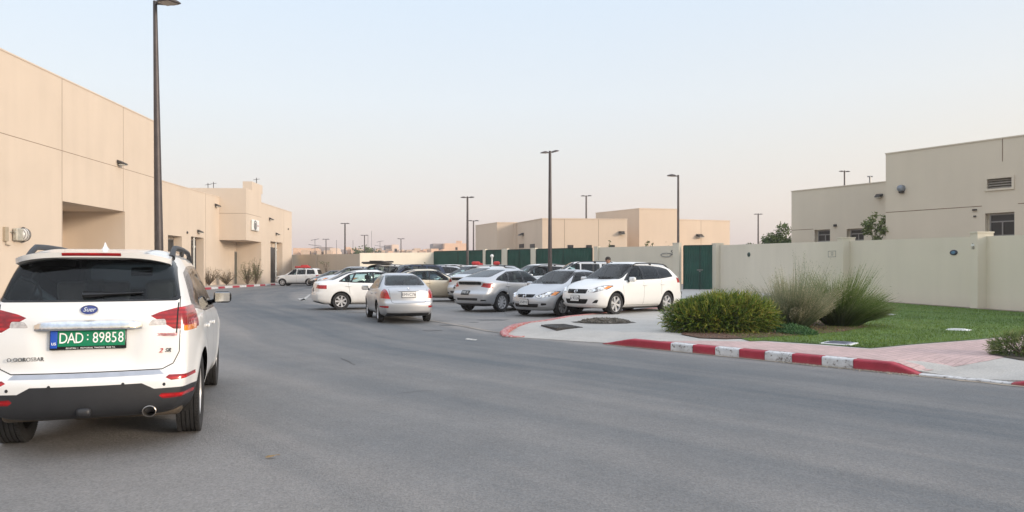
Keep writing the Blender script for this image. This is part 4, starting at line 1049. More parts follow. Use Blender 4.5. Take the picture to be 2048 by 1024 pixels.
# painted kerb, one run of cast blocks along the road
def kerb_run(name, bounds, mats):
    mb = MB()
    for k, (s0, s1, mi) in enumerate(bounds):
        n = max(2, int((s1-s0)/0.12)); g = 0.004
        ring = []
        for i in range(n+1):
            s = s0 + (s1-s0)*i/n; s = min(max(s, s0+g), s1-g); h = kerb_top(s); c = min(0.025, h*0.4)
            prof = [(-0.0, -0.02), (0.0, h-c), (0.008, h-c*0.35), (c, h), (0.15, h+0.002), (0.15, -0.02)]
            w = 0.004*mnoise.noise(Vector((s*2.3, k, 0)))
            ring.append([(*(KP0+KU*s+KN*(d+w)), z + 0.004*mnoise.noise(Vector((s*6, d*20, k)))) for d, z in prof])
        vs = [v for r in ring for v in r]; m = 6; fs = []
        for i in range(n):
            for j in range(m-1): fs.append((i*m+j, (i+1)*m+j, (i+1)*m+j+1, i*m+j+1))
        fs.append(tuple(range(m))[::-1]); fs.append(tuple(n*m+j for j in range(m)))
        mb.add(vs, fs, mi)
    o = mb.build(name, mats); tag(o, kind='structure'); return o
cuts = [1205, 1341, 1385, 1430, 1478, 1529, 1583.6, 1643, 1706, 1837, 2022]
bounds = []
for i in range(len(cuts)-1):
    bounds.append((kerb_s(cuts[i]), kerb_s(cuts[i+1]), [0,1,0,1,0,1,0,1,0,1][i]))
s = bounds[-1][1]
for i in range(14): bounds.append((s, s+0.5, i % 2)); s += 0.5
kerb_run('kerb', bounds, [M_KRED, M_KWHITE])
def ribbon(name, pts, w, h, mats, seg=None, base=0.0, inward=1):
    """kerb along a polyline; colours alternate every seg metres"""
    P = [Vector(p[:2]) for p in pts]
    # resample
    out = [P[0]]
    for a, b in zip(P, P[1:]):
        n = max(1, int((b-a).length/0.25))
        out += [a+(b-a)*k/n for k in range(1, n+1)]
    mb = MB(); run = 0; ring = []
    for i, p in enumerate(out):
        d = (out[min(i+2, len(out)-1)] - out[max(i-2, 0)]).normalized(); nn = Vector((-d.y, d.x))*inward
        hh = h(i/len(out)) if callable(h) else h
        ring.append([(*(p), base-0.02), (*p, base+hh-0.02), (*(p+nn*0.025), base+hh), (*(p+nn*w), base+hh), (*(p+nn*w), base-0.02)])
    for i in range(len(out)-1):
        mi = int(run/seg) % 2 if seg else 0
        run += (out[i+1]-out[i]).length
        vs = ring[i]+ring[i+1]; mb.add(vs, [(j, 5+j, 6+j, j+1) for j in range(4)] , mi)
    for rg in (ring[0], ring[-1]): mb.add(rg, [(0,1,2,3,4)])
    o = mb.build(name, mats); tag(o, kind='structure'); return o
tk = [v + Vector((0,0,0)) for v in tip]
ribbon('kerb', tk, 0.17, lambda t: 0.03 + 0.135*sstep(t*6), [M_KPINK], None, 0.0, -1)
ribbon('kerb', LEFTK[1:], 0.16, 0.16, [M_KRED, M_KWHITE], 1.6, 0.0, 1)
patch('pavement', [(x-0.1, y) for x, y in LEFTK] + [(-28,88), (-28.2,70), (-26,55), (-25,35), (-24.0,-14)], lambda x, y: 0.155, 4.0, M_WALK)

# small marks on the road
def flat(name, pts, z, mat, z2=None):
    mb = MB(); n = len(pts)
    mb.add([(p[0], p[1], z) for p in pts], [tuple(range(n))]); o = mb.build(name, mat)
    if o.data.polygons[0].normal.z < 0: o.data.flip_normals()
    return tag(o, kind='structure')
M_LINE = worn_paint('faded_line_paint', (0.60,0.60,0.58), (0.14,0.14,0.14), 0.52)
flat('road_marking', [G(930,679)[:2], G(934,676.5)[:2], G(955,679.5)[:2], G(951,681.5)[:2]], 0.006, M_LINE)
flat('road_marking', [G(598,601)[:2], G(604,599)[:2], G(619,589)[:2], G(622,589)[:2], G(608,602)[:2]], 0.010, M_LINE)
flat('road_marking', [G(596,597)[:2], G(606,596.5)[:2], G(612,600)[:2], G(600,602)[:2]], 0.010, M_LINE)
# tar-sealed cracks
def crack(pts, w, z=0.005):
    mb = MB()
    P = []
    for (a, b2) in zip(pts, pts[1:]):
        for k in range(6):
            p = a + (b2-a)*k/6; P.append(p + Vector((rnd.uniform(-.02,.02), rnd.uniform(-.03,.03), 0)))
    vs = []; 
    for i, p in enumerate(P):
        ww = w*rnd.uniform(0.3, 1); vs += [(p.x, p.y-ww, z), (p.x, p.y+ww, z)]
    mb.add(vs, [(2*i, 2*i+2, 2*i+3, 2*i+1) for i in range(len(P)-1)])
    o = mb.build('road_crack', pbr('crack_tar', (0.075,0.075,0.075), 0.95, var=0)); return tag(o, kind='structure')
crack([G(795,787), G(835,783), G(872,780)], 0.012)
crack([G(682,717), G(696,723), G(712,731)], 0.03)
crack([G(1160,658,0.1), G(1190,653,0.1)], 0.01, 0.16) if False else None

M_OIL = pbr('oil_stain', (0.085,0.083,0.082), 0.6, var=0.3, scale=5)
def blot(px, py, r, mat, name, seed, z=0.0075, ar=0.7, n=26):
    c = G(px, py, 0); P = []
    for k in range(n):
        a = 2*math.pi*k/n; rr = r*(1+0.35*mnoise.noise(Vector((math.cos(a)*1.7, math.sin(a)*1.7, seed))) + 0.12*mnoise.noise(Vector((math.cos(a)*5, math.sin(a)*5, seed+9))))
        P.append((c.x+rr*math.cos(a), c.y+rr*ar*math.sin(a)))
    return flat(name, P, z, mat)
for i, (px, py, r) in enumerate(((905,650,0.35),(985,640,0.5),(948,645,0.16),(865,661,0.22),(720,625,0.4))): blot(px, py, r, M_OIL, 'oil_stain', i*3.1)
M_DRIFT = pbr('wind_blown_sand', (0.30,0.255,0.20), 0.95, var=0.25, scale=6, bump=(30,0.01))
drift = []
dn = [kerb_s(1215)+k*0.16 for k in range(48)]
patch('sand_drift', [tuple(KP0+KU*s_-KN*0.001) for s_ in dn] + [tuple(KP0+KU*s_-KN*(0.05+0.10*abs(mnoise.noise(Vector((s_*1.9,2,1))))+0.05*rnd.random())) for s_ in reversed(dn)], lambda x, y: 0.005, 0.5, M_DRIFT)
gr = MB()
for k in range(420):
    s_ = rnd.uniform(kerb_s(1560), kerb_s(1845)); d_ = -abs(rnd.gauss(0, 0.07)); p = KP0+KU*s_+KN*d_; q = rnd.uniform(0.003, 0.011)
    gr.box((-q,-q*0.8,-q*0.5),(q,q*0.8,q*0.6), 0, Matrix.Translation((p.x,p.y,0.008)) @ Matrix.Rotation(rnd.uniform(0,6),4,'Z'))
tag(gr.build('grit', pbr('pale_grit', (0.38,0.34,0.28), 0.9, var=0.4, scale=30)), 'loose pale grit along the foot of the painted kerb', 'grit', kind='stuff')
# covers and boxes
def cover(px, py, w, d, z, mat, frame, name, label, rot=0.0, zz=None):
    c = G(px, py, z); zc = zisl(c.x, c.y) if zz is None else zz
    root = empty(name, (c.x, c.y, zc), rot, label, 'cover')
    m = MB(); m.bbox((-w/2-0.06, -d/2-0.06, -0.05), (w/2+0.06, d/2+0.06, 0.022), 0.01); m.build('frame', frame, root)
    m = MB(); m.bbox((-w/2, -d/2, 0.0), (w/2, d/2, 0.034), 0.012)
    for k in range(5):
        m.box((-w/2+0.05, -d/2+d*(k+0.5)/5-0.012, 0.03), (w/2-0.05, -d/2+d*(k+0.5)/5+0.012, 0.041))
    m.build('lid', mat, root); return root
M_IRON = pbr('cast_iron', (0.045, 0.043, 0.042), 0.6, 0.5, var=0.3, scale=20)
M_WCON = pbr('whitewashed_concrete', (0.60, 0.61, 0.60), 0.85, var=0.1, scale=9, bump=(20, 0.004))
cover(1123, 657, 0.55, 0.85, 0.10, M_IRON, M_IRON, 'manhole_cover', 'flat dark metal manhole cover in the concrete apron near the curved kerb', R(20))
cover(1678, 688, 0.42, 0.40, 0.15, pbr('grey_lid', (0.14,0.15,0.19), 0.6, var=0.2), M_WCON, 'irrigation_box', 'white irrigation box with a grey lid at the front edge of the lawn', R(-40))
cover(1917, 661, 0.34, 0.26, 0.15, M_WCON, M_WCON, 'irrigation_box', 'small white irrigation cover in the middle of the lawn', R(-40))
cover(1767, 630, 0.45, 0.3, 0.15, M_WCON, M_WCON, 'irrigation_box', 'faint white irrigation cover on the far lawn beside the tall grass', R(-40))
# gravel-filled gully beside the white estate car's front wheel
c = G(1208, 647, 0.12); gul = MB()
for k in range(520):
    a = rnd.uniform(0, 2*math.pi); r = math.sqrt(rnd.random()); x = c.x + 0.66*r*math.cos(a); y = c.y + 0.5*r*math.sin(a); s_ = rnd.uniform(0.02, 0.055); h = zisl(x, y) + 0.07*(1-r*r)
    Mx = Matrix.Translation((x, y, h)) @ Matrix.Rotation(rnd.uniform(0, 6), 4, (rnd.random(), rnd.random(), rnd.random()+0.01)); gul.box((-s_, -s_*0.8, -s_*0.6), (s_, s_*0.8, s_*0.6), 0, Mx)
o = gul.build('gravel', pbr('dark_gravel', (0.105, 0.095, 0.08), 0.95, var=0.6, scale=8)); tag(o, 'mound of dark gravel on the apron by the front wheel of the white estate car', 'gravel', kind='stuff')
gp = [(c.x+0.8*math.cos(t*math.pi/10)*(1+0.12*math.sin(3*t)), c.y+0.62*math.sin(t*math.pi/10)) for t in range(20)]
patch('gravel_pit', gp, zisl, 0.25, pbr('damp_soil', (0.085,0.078,0.07), 0.95, var=0.4, scale=9, bump=(20,0.01)), off=0.006)
# a dry leaf on the road
lf = G(541, 917, 0); m = MB(Matrix.Translation((lf.x, lf.y, 0.012)) @ Matrix.Rotation(R(15), 4, 'Z'))
m.add([(-0.045,0,0),(-0.02,0.018,0.012),(0.02,0.016,0.004),(0.045,0,0.016),(0.02,-0.014,0.006),(-0.02,-0.016,0.0),(0,0,0.014)], [(0,6,1),(1,6,2),(2,6,3),(3,6,4),(4,6,5),(5,6,0)])
m.tube([(0.04,0,0.015),(0.07,0.01,0.012)], 0.0025, 5)
o = m.build('dry_leaf', pbr('dry_leaf_brown', (0.22,0.15,0.07), 0.8, var=0.3)); tag(o, 'brown dry leaf lying on the asphalt in the foreground', 'leaf')
# ------------------------------------------------------------------ buildings and walls
def plaster(name, col, var=0.035, streak=0.025):
    m, nt, b = new_mat(name)
    c, src = noise_color(nt, None, [tuple(x*(1-var*1.5) for x in col), col, tuple(x*(1+var) for x in col)], scale=0.35, detail=8, rough=0.6, lo=0.25, hi=0.75)
    n2 = nt.nodes.new('ShaderNodeTexNoise'); n2.inputs['Scale'].default_value = 1.0; n2.inputs['Detail'].default_value = 7
    mp = nt.nodes.new('ShaderNodeMapping'); mp.inputs['Scale'].default_value = (1.3, 1.3, 0.12); nt.links.new(src, mp.inputs[0]); nt.links.new(mp.outputs[0], n2.inputs['Vector'])
    mr = nt.nodes.new('ShaderNodeMapRange'); mr.inputs[1].default_value = 0.35; mr.inputs[2].default_value = 0.65; mr.inputs[3].default_value = 1-streak; mr.inputs[4].default_value = 1+streak*0.5; nt.links.new(n2.outputs['Fac'], mr.inputs[0])
    c = mixc(nt, c, mr.outputs[0], 1.0, 'MULTIPLY')
    # splash dirt near the ground
    sp = nt.nodes.new('ShaderNodeSeparateXYZ'); nt.links.new(src, sp.inputs[0])
    lo = nt.nodes.new('ShaderNodeMapRange'); lo.inputs[1].default_value = 0.55; lo.inputs[2].default_value = 0.1; lo.inputs[3].default_value = 0; lo.inputs[4].default_value = 0.45; nt.links.new(sp.outputs['Z'], lo.inputs[0])
    n3 = nt.nodes.new('ShaderNodeTexNoise'); n3.inputs['Scale'].default_value = 3; n3.inputs['Detail'].default_value = 8; nt.links.new(src, n3.inputs['Vector'])
    ml = nt.nodes.new('ShaderNodeMath'); ml.operation = 'MULTIPLY'; nt.links.new(lo.outputs[0], ml.inputs[0]); nt.links.new(n3.outputs['Fac'], ml.inputs[1])
    c = mixc(nt, c, tuple(x*0.62 for x in col), ml.outputs[0])
    nt.links.new(c, b.inputs['Base Color']); b.inputs['Roughness'].default_value = 0.92; b.inputs['Specular IOR Level'].default_value = 0.2
    add_bump(nt, b, 60, 0.004, 0.6)
    MATS[name] = m
    return m
PL_L = plaster('peach_render', (0.585, 0.495, 0.405))
PL_C = plaster('sand_render', (0.62, 0.50, 0.39))
PL_R = plaster('beige_render', (0.60, 0.535, 0.435))
PL_W = plaster('cream_wall_render', (0.66, 0.61, 0.50), 0.03, 0.025)
PL_G = plaster('buff_wall_render', (0.56, 0.48, 0.385), 0.035, 0.025)
M_JOINT = pbr('joint_shadow_gap', (0.20, 0.14, 0.10), 0.95, var=0.1)
M_WDARK = pbr('dark_window_glass', (0.018, 0.02, 0.023), 0.35, var=0.3, scale=2)
M_FRAME = pbr('aluminium_frame', (0.22, 0.22, 0.22), 0.4, 0.6, var=0.05)
M_GREEN = None
M_LAMPD = pbr('dark_lamp_metal', (0.05, 0.045, 0.042), 0.5, 0.3, var=0.15)
M_WHITEP = pbr('white_pipe', (0.62, 0.62, 0.58), 0.5, var=0.1)

class Frame2:
    """vertical facade frame: s along p0->p1, n outward (towards the camera), z up"""
    def __init__(s, p0, p1, out=None):
        s.p0 = Vector(p0[:2]); s.d = (Vector(p1[:2]) - s.p0).normalized()
        n = Vector((s.d.y, -s.d.x))
        if n.dot(-s.p0) < 0: n = -n
        s.n = n; s.L = (Vector(p1[:2]) - s.p0).length
        s.flip = (s.d.x*s.n.y - s.d.y*s.n.x) < 0
    def P(s, a, n, z):
        q = s.p0 + s.d*a + s.n*n; return Vector((q.x, q.y, z))
    def hit(s, px, py=None, n=0.0):
        m = (px-CX)/FPX; o = s.p0 + s.n*n
        t = (m*o.y - o.x) / (s.d.x - m*s.d.y); Y = o.y + s.d.y*t
        return t, (CAMH - (py-HY)/FPX*Y) if py is not None else Y
    def M(s):
        # columns: along, out, up
        return Matrix(((s.d.x, s.n.x, 0, s.p0.x), (s.d.y, s.n.y, 0, s.p0.y), (0,0,1,0), (0,0,0,1)))
def fbox(mb, F, s0, s1, n0, n1, z0, z1, mat=0):
    vs = [F.P(a, n, z) for z in (z0, z1) for (a, n) in ((s0,n0),(s1,n0),(s1,n1),(s0,n1))]
    fs = [(0,3,2,1),(4,5,6,7),(0,1,5,4),(1,2,6,5),(2,3,7,6),(3,0,4,7)]
    if F.flip: fs = [f[::-1] for f in fs]
    mb.add(vs, fs, mat)
def facade(mb, F, s0, s1, z0, z1, ops, n=0.0, mat=0, back=1):
    """front face with recessed openings [(a, b, za, zb, depth, backmat)]"""
    S = sorted({s0, s1} | {o[0] for o in ops} | {o[1] for o in ops}); Z = sorted({z0, z1} | {o[2] for o in ops} | {o[3] for o in ops})
    def q(pts, m=mat):
        mb.add([F.P(*p) for p in pts], [(0,1,2,3)], m)
    for a, b in zip(S, S[1:]):
        for c, d in zip(Z, Z[1:]):
            ms, mz = (a+b)/2, (c+d)/2
            if any(o[0] < ms < o[1] and o[2] < mz < o[3] for o in ops): continue
            q([(a,n,c),(b,n,c),(b,n,d),(a,n,d)])
    for o in ops:
        a, b, c, d, dep = o[:5]; bmt = o[5] if len(o) > 5 else mat
        m = n - dep
        q([(a,n,c),(a,m,c),(a,m,d),(a,n,d)]); q([(b,n,c),(b,m,c),(b,m,d),(b,n,d)])
        q([(a,n,d),(b,n,d),(b,m,d),(a,m,d)]); 
        if c > z0 + 0.01: q([(a,n,c),(b,n,c),(b,m,c),(a,m,c)])
        q([(a,m,c),(b,m,c),(b,m,d),(a,m,d)], bmt)
def shell(mb, F, s0, s1, depth, z0, z1, n=0.0, mat=0, parapet=True):
    """ends, back and roof behind a facade"""
    def q(pts): mb.add([F.P(*p) for p in pts], [(0,1,2,3)], mat)
    q([(s0,n,z0),(s0,n-depth,z0),(s0,n-depth,z1),(s0,n,z1)]); q([(s1,n,z0),(s1,n-depth,z0),(s1,n-depth,z1),(s1,n,z1)])
    q([(s0,n-depth,z0),(s1,n-depth,z0),(s1,n-depth,z1),(s0,n-depth,z1)])
    q([(s0,n,z1),(s1,n,z1),(s1,n-depth,z1),(s0,n-depth,z1)])
def joint_h(mb, F, s0, s1, z, n=0.0, w=0.03): fbox(mb, F, s0, s1, n, n+0.004, z-w/2, z+w/2, 1)
def joint_v(mb, F, s, z0, z1, n=0.0, w=0.03): fbox(mb, F, s-w/2, s+w/2, n, n+0.005, z0, z1, 1)
def window(F, s0, s1, z0, z1, n, parent, mull=(0.5,), trans=(0.35,), glass=None):
    g = MB(); fbox(g, F, s0, s1, n, n+0.02, z0, z1); o = g.build('window', glass or M_WDARK, parent)
    f = MB(); w = 0.05
    for a, b, c, d in ((s0,s1,z0,z0+w),(s0,s1,z1-w,z1),(s0,s0+w,z0+w,z1-w),(s1-w,s1,z0+w,z1-w)): fbox(f, F, a, b, n+0.022, n+0.06, c, d)
    zt = z1
    for t in trans: zt = z1-(z1-z0)*t; fbox(f, F, s0+w, s1-w, n+0.022, n+0.055, zt-w/2, zt+w/2)
    for m_ in mull: sm = s0+(s1-s0)*m_; fbox(f, F, sm-w/2, sm+w/2, n+0.022, n+0.055, z0+w, zt-w/2)
    f.build('window_frame', M_FRAME, o)
    return o

# ---- long building on the left
FL = Frame2((-22.8, 0), (-22.8-0.057*100, 100))
def wall_lamp(F, px, py, n, label, size=0.45, kind='wedge', group=None):
    s, z = F.hit(px, py, n); root = empty('wall_lamp', F.P(s, n, z), 0, label, 'wall lamp', group)
    root.matrix_world = Matrix.Translation(F.P(s, n, z))
    m = MB(); R3 = Matrix(((F.d.x, F.n.x, 0, 0), (F.d.y, F.n.y, 0, 0), (0,0,1,0), (0,0,0,1)))
    m.mtx = R3
    k = size
    m.bbox((-0.09*k/0.45, 0, -0.12*k/0.45), (0.09*k/0.45, 0.05, 0.12*k/0.45), 0.01); m.build('mount_plate', M_LAMPD, root)
    m = MB(R3); m.add([(-k*0.6,0.05,-0.02),(k*0.6,0.05,-0.02),(k*0.5,k,-0.10*k/.45),(-k*0.5,k,-0.10*k/.45),(-k*0.6,0.05,0.16*k/.45),(k*0.6,0.05,0.16*k/.45),(k*0.4,k*0.95,-0.02),(-k*0.4,k*0.95,-0.02)], [(0,3,2,1),(4,5,6,7),(0,1,5,4),(1,2,6,5),(2,3,7,6),(3,0,4,7)])
    h = m.build('lamp_housing', M_LAMPD, root)
    m = MB(R3); m.bbox((-k*0.45,0.1,-0.14*k/.45),(k*0.45,k*0.9,-0.085*k/.45),0.01); m.build('lamp_glass', pbr('frosted_lamp_glass',(0.5,0.5,0.46),0.3,var=0.1), h)
    return root
root = empty('building', (-24, 50, 0), 0, 'long peach rendered building on the left with blank panelled walls and a projecting entrance block', 'building')
def built(mb, name, mats, parent, **k):
    o = mb.build(name, mats, parent, **k); o.matrix_parent_inverse = parent.matrix_world.inverted(); return o
root.location = (0, 0, 0)
H = FL.hit
def S_(px, n=0.0): return FL.hit(px, None, n)[0]
m = MB()
a0, a1 = S_(125), S_(250); zt = 5.36
facade(m, FL, -12, S_(308), 0, 12.2, [(a0, a1, 0, zt, 4.0)]); shell(m, FL, -12, S_(308), 40, 0, 12.2)
joint_h(m, FL, -12, S_(308), 8.17); joint_v(m, FL, a0-0.05, zt, 12.2); joint_v(m, FL, a1-0.25, zt, 12.2); joint_v(m, FL, a1-0.25, 0, zt) if False else None
joint_v(m, FL, a0-0.05, 0, zt)
for sv in (a0-8, a0-16, a0-24, a0-32): joint_v(m, FL, sv, 0, 12.2)
fbox(m, FL, -12, S_(308)+0.03, -0.3, 0.03, 12.2, 12.28)
m.build('main_wall', [PL_L, M_JOINT], root)
# lower wing
m = MB(); e0, e1 = S_(308)+0.002, 72.4
d1 = (S_(336), S_(364), 0, 4.15, 0.7, 0); d2 = (S_(382), S_(407.5), 0, 4.25, 0.75, 0)
facade(m, FL, e0, e1, 0, 8.08, [d1, d2], -0.002); shell(m, FL, e0, e1, 38, 0, 8.08, -0.002)
joint_v(m, FL, S_(411), 0, 8.08, -0.002); fbox(m, FL, e0, e1, -0.3, 0.025, 8.08, 8.15)
m.build('wing_wall', [PL_L, M_JOINT], root)
for i, d in enumerate((d1, d2)):
    q = MB(); fbox(q, FL, d[0]+0.25, d[1]-0.3, -0.68, -0.62, 0.15, d[3]-0.3); dr = q.build('door', M_WDARK, root)
    q = MB(); fbox(q, FL, d[0]+0.15, d[0]+0.25, -0.69, -0.56, 0.15, d[3]-0.2); fbox(q, FL, d[1]-0.3, d[1]-0.2, -0.69, -0.56, 0.15, d[3]-0.2); fbox(q, FL, (d[0]+d[1])/2-0.04, (d[0]+d[1])/2+0.04, -0.615, -0.58, 0.15, d[3]-0.3); fbox(q, FL, d[0]+0.15, d[1]-0.2, -0.69, -0.56, d[3]-0.3, d[3]-0.2)
    q.build('door_frame', M_FRAME, dr)
def spipe(F, px, n, z0, z1, label, r=0.07):
    s, _ = F.hit(px, None, n); q = MB(); q.tube([F.P(s, n, z0), F.P(s, n, z1)], r, 12)
    for z in (z0+1.2, z1-0.8): q.tube([F.P(s, n, z-0.06), F.P(s, n, z+0.06)], r*1.6, 12)
    q.tube([F.P(s, n, z1-0.75), F.P(s+0.0, n, z1-0.7)], r*2.2, 12)
    o = q.build('downpipe', M_WHITEP, root, True); return o
spipe(FL, 387.5, -0.15, 0.15, 4.2, ''); 
# entrance block and end wing stand 2.4 m forward
m = MB(); P2 = 2.4
p0, p1 = S_(492, P2), 72.35
zov = 4.23; ztp = 8.95
pt0, pt1 = S_(504, P2), S_(525, P2)
fbox(m, FL, p0, p1, -20, P2, zov, ztp); 
joint_h(m, FL, p0, p1, 6.66, P2)
vs = [FL.P(p0, P2-2.4*0, 6.645), FL.P(p0, -20, 6.645), FL.P(p0, -20, 6.675), FL.P(p0, P2, 6.675)]
o2 = MB(); 
m.add([FL.P(p0-0.004, P2, 6.645), FL.P(p0-0.004, -3, 6.645), FL.P(p0-0.004, -3, 6.675), FL.P(p0-0.004, P2, 6.675)], [(0,1,2,3)], 1)
m.build('entrance_block', [PL_L, M_JOINT], root)
m = MB(); fbox(m, FL, pt0-0.0, pt1, P2-0.85, P2+0.002, ztp, 9.8); m.build('roof_upstand', [PL_L, M_JOINT], root)
m = MB(); q0, q1 = p1+0.001, S_(583.5, P2)
d3 = (S_(541, P2), S_(565, P2), 0, 4.45, 0.6, 0)
facade(m, FL, q0, q1, 0, 8.06, [d3], P2-0.002); shell(m, FL, q0, q1, 38, 0, 8.06, P2-0.002); joint_v(m, FL, S_(566, P2)+0.35, 4.45, 8.06, P2-0.002); fbox(m, FL, q0, q1, P2-0.3, P2+0.025, 8.06, 8.13)
m.build('end_wing_wall', [PL_L, M_JOINT], root)
q = MB(); fbox(q, FL, d3[0]+0.3, d3[1]-0.3, P2-0.59, P2-0.52, 0.15, 3.9); q.build('door', M_WDARK, root)
spipe(FL, 551.5, P2-0.1, 0.15, 4.4, '', 0.08)
# entrance door under the overhang
s0, s1 = S_(469.5), S_(478); q = MB(); fbox(q, FL, s0-0.1, s0, 0.0, 0.06, 0.15, 3.3); fbox(q, FL, s1, min(s1+0.1, 72.3), 0.0, 0.06, 0.15, 3.3); fbox(q, FL, s0, s1, 0.0, 0.06, 3.2, 3.3); ef = q.build('entrance_door', M_FRAME, root)
q = MB(); fbox(q, FL, s0, s1, 0.003, 0.03, 0.15, 3.2); q.build('door_glass', pbr('green_door_glass', (0.03,0.05,0.04), 0.1, var=0.3), ef)
# round white crest sign
s, z = FL.hit(508, 451, P2); F = Matrix.Translation(FL.P(s, P2, z)) @ Matrix(((FL.d.x, 0, FL.n.x, 0), (FL.d.y, 0, FL.n.y, 0), (0,1,0,0), (0,0,0,1)))
cr = empty('wall_sign', FL.P(s, P2, z), 0, 'white box sign with a grey crest on the entrance block of the left building', 'sign'); cr.location = (0,0,0)
m = MB(F); m.bbox((-1.05,-0.52,0.0), (1.05,0.52,0.22), 0.1); m.build('sign_box', pbr('sign_white', (0.72,0.72,0.70), 0.4, var=0.05), cr)
m = MB(F); m.lathe([(0.40,0.225),(0.46,0.245),(0.34,0.245),(0.36,0.225)], 32, 0, Matrix.Translation((-0.35,0.0,0)), 'z', close=True); m.build('crest_ring', pbr('crest_grey', (0.16,0.16,0.17), 0.4, 0.3, var=0.1), cr)
m = MB(F)
for x in (-0.5,-0.35,-0.2): m.bbox((x-0.03,-0.3,0.223), (x+0.03,0.22,0.245), 0.008)
m.bbox((-0.5,-0.33,0.223),(-0.2,-0.3,0.24),0.006); m.build('crest_bars', MATS['crest_grey'], cr); m = MB(F); m.bbox((0.3,-0.05,0.223), (0.75,0.02,0.24), 0.006); m.build('crest_line', M_KRED, cr)
wall_lamp(FL, 237, 326, 0, 'dark wedge wall lamp high above the large opening of the left building', 0.5)
wall_lamp(FL, 431, 411, 0, 'dark wall lamp near the top of the low wing beside the entrance block', 0.45)
wall_lamp(FL, 396, 463, 0, 'dark wall lamp just above the second narrow doorway', 0.42)
wall_lamp(FL, 539, 438, P2, 'small dark wall lamp right of the white crest sign', 0.42)
wall_lamp(FL, 552, 468, P2, 'dark round wall lamp above the far doorway with the white pipe', 0.4)
for px, py, n, lab in ((374, 465, 0, 'tiny dark sensor between the two narrow doorways'), (576, 458, P2, 'tiny dark sensor near the far end of the left building')):
    s, z = FL.hit(px, py, n); m = MB(Matrix.Translation(FL.P(s, n, z))); m.lathe([(0.001,-0.12),(0.09,-0.08),(0.11,0.02),(0.06,0.1),(0.001,0.12)], 14, 0, None, 'z'); m.tube([(0,0,0.05),(-0.12*FL.n.x,-0.12*FL.n.y,0.08)],0.03)
    tag(m.build('sensor', M_LAMPD, None, True), lab, 'sensor')
# caged bulkhead lamp near the left frame edge
s, z = FL.hit(36, 469, 0); F = Matrix.Translation(FL.P(s, 0, z)) @ Matrix(((FL.d.x, 0, FL.n.x, 0), (FL.d.y, 0, FL.n.y, 0), (0,1,0,0), (0,0,0,1)))
cr = empty('bulkhead_lamp', (0,0,0), 0, 'grey floodlight with a wire cage mounted on the near left wall', 'wall lamp')
m = MB(F); m.bbox((-0.55,-0.33,0.05), (0.05,0.30,0.28), 0.06); m.tube([(-0.62,0.1,0),(-0.62,0.1,0.2),(-0.5,0.1,0.2)],0.05); m.build('lamp_box', pbr('lamp_box_grey', (0.42,0.40,0.34), 0.5, 0.2, var=0.2), cr)
m = MB(F); m.lathe([(0.34,0.12),(0.33,0.26),(0.25,0.36),(0.12,0.42),(0.001,0.43)], 28, 0, Matrix.Translation((0.22,0,0)), 'z'); lg = m.build('lamp_glass', pbr('ribbed_glass', (0.55,0.54,0.52), 0.15, var=0.1), cr, True)
m = MB(F)
for t in (-0.24,-0.12,0,0.12,0.24):
    r = math.sqrt(0.36**2-t*t); m.tube([(0.22+t, r*math.cos(a), 0.12+0.34*math.sin(a)*r/0.36) for a in [math.pi*k/10 for k in range(11)]], 0.012, 6)
m.tube([(0.22+0.36*math.cos(a), 0.36*math.sin(a), 0.14) for a in [2*math.pi*k/24 for k in range(25)]], 0.03, 8)
m.build('wire_cage', M_LAMPD, cr, True)
s, z = FL.hit(9, 468, 0); m = MB(); fbox(m, FL, s-0.15, s+0.15, 0, 0.12, z-0.35, z+0.35); m.tube([FL.P(s, 0.08, z-0.3), FL.P(s, 0.08, z-0.5), FL.P(s+0.3, 0.08, z-0.55)], 0.03)
tag(m.build('switch_box', pbr('box_buff', (0.36,0.30,0.22), 0.6, var=0.15)), 'buff electrical box on the left wall beside the caged lamp', 'electrical box')
# roof aerials
for px, py, pb, lab in ((416,366,378,'thin roof aerial on the entrance block, left of the pair'),(427,364,378,'thin roof aerial on the entrance block, right of the pair'),(513,363,372,'small aerial on the roof upstand')):
    c = at(px, pb, 74); t = at(px, py, 74); m = MB(); z1_ = t.z; z0_ = 8.9 if px < 500 else 9.6
    c = at(px, pb, 74 if px < 500 else 71.0); m.tube([(c.x, c.y, z0_), (c.x, c.y, z1_)], 0.035); m.tube([(c.x-0.3, c.y, z1_-0.2), (c.x+0.3, c.y, z1_-0.12)], 0.022)
    tag(m.build('roof_aerial', M_LAMPD), lab, 'aerial')

# ---- houses behind the right-hand wall
def house(p_corner, p_left, p_right, h, name_label, mat, depth_extra=0):
    """prism footprint from the near corner and the ends of its two visible faces"""
    c, l, r = Vector(p_corner[:2]), Vector(p_left[:2]), Vector(p_right[:2]); b = l + (r - c)
    m = MB(); m.prism([tuple(c), tuple(r), tuple(b), tuple(l)], 0, h); m.prism([tuple(c+(c-b)*0.004), tuple(r+(r-l)*0.004), tuple(b+(b-c)*0.004), tuple(l+(l-r)*0.004)], h, h+0.09)
    rt = empty('house', (0,0,0), 0, name_label, 'building'); m.build('walls', mat, rt); return rt
Fr2 = Frame2((17.6, 34.85), (20.8+3.2*2, 30-4.85*2)); 
r2 = empty('house', (0,0,0), 0, 'tall beige rendered house at the right frame edge with a louvred vent over its window', 'building')
m = MB(); w0, z1 = Fr2.hit(1970, 427); w1, z0 = Fr2.hit(2029, 470); z0 = 1.5+70/1480*30.4
v0, vz1 = Fr2.hit(1970, 355.5); v1, vz0 = Fr2.hit(2029, 378)
Lr = Fr2.L
facade(m, Fr2, 0, Lr, 0, 6.95, [(w0, w1, z0-0.05, z1, 0.22), (v0+0.09, v1-0.09, vz0+0.07, vz1-0.07, 0.2)]); shell(m, Fr2, 0, Lr, 9, 0, 6.95)
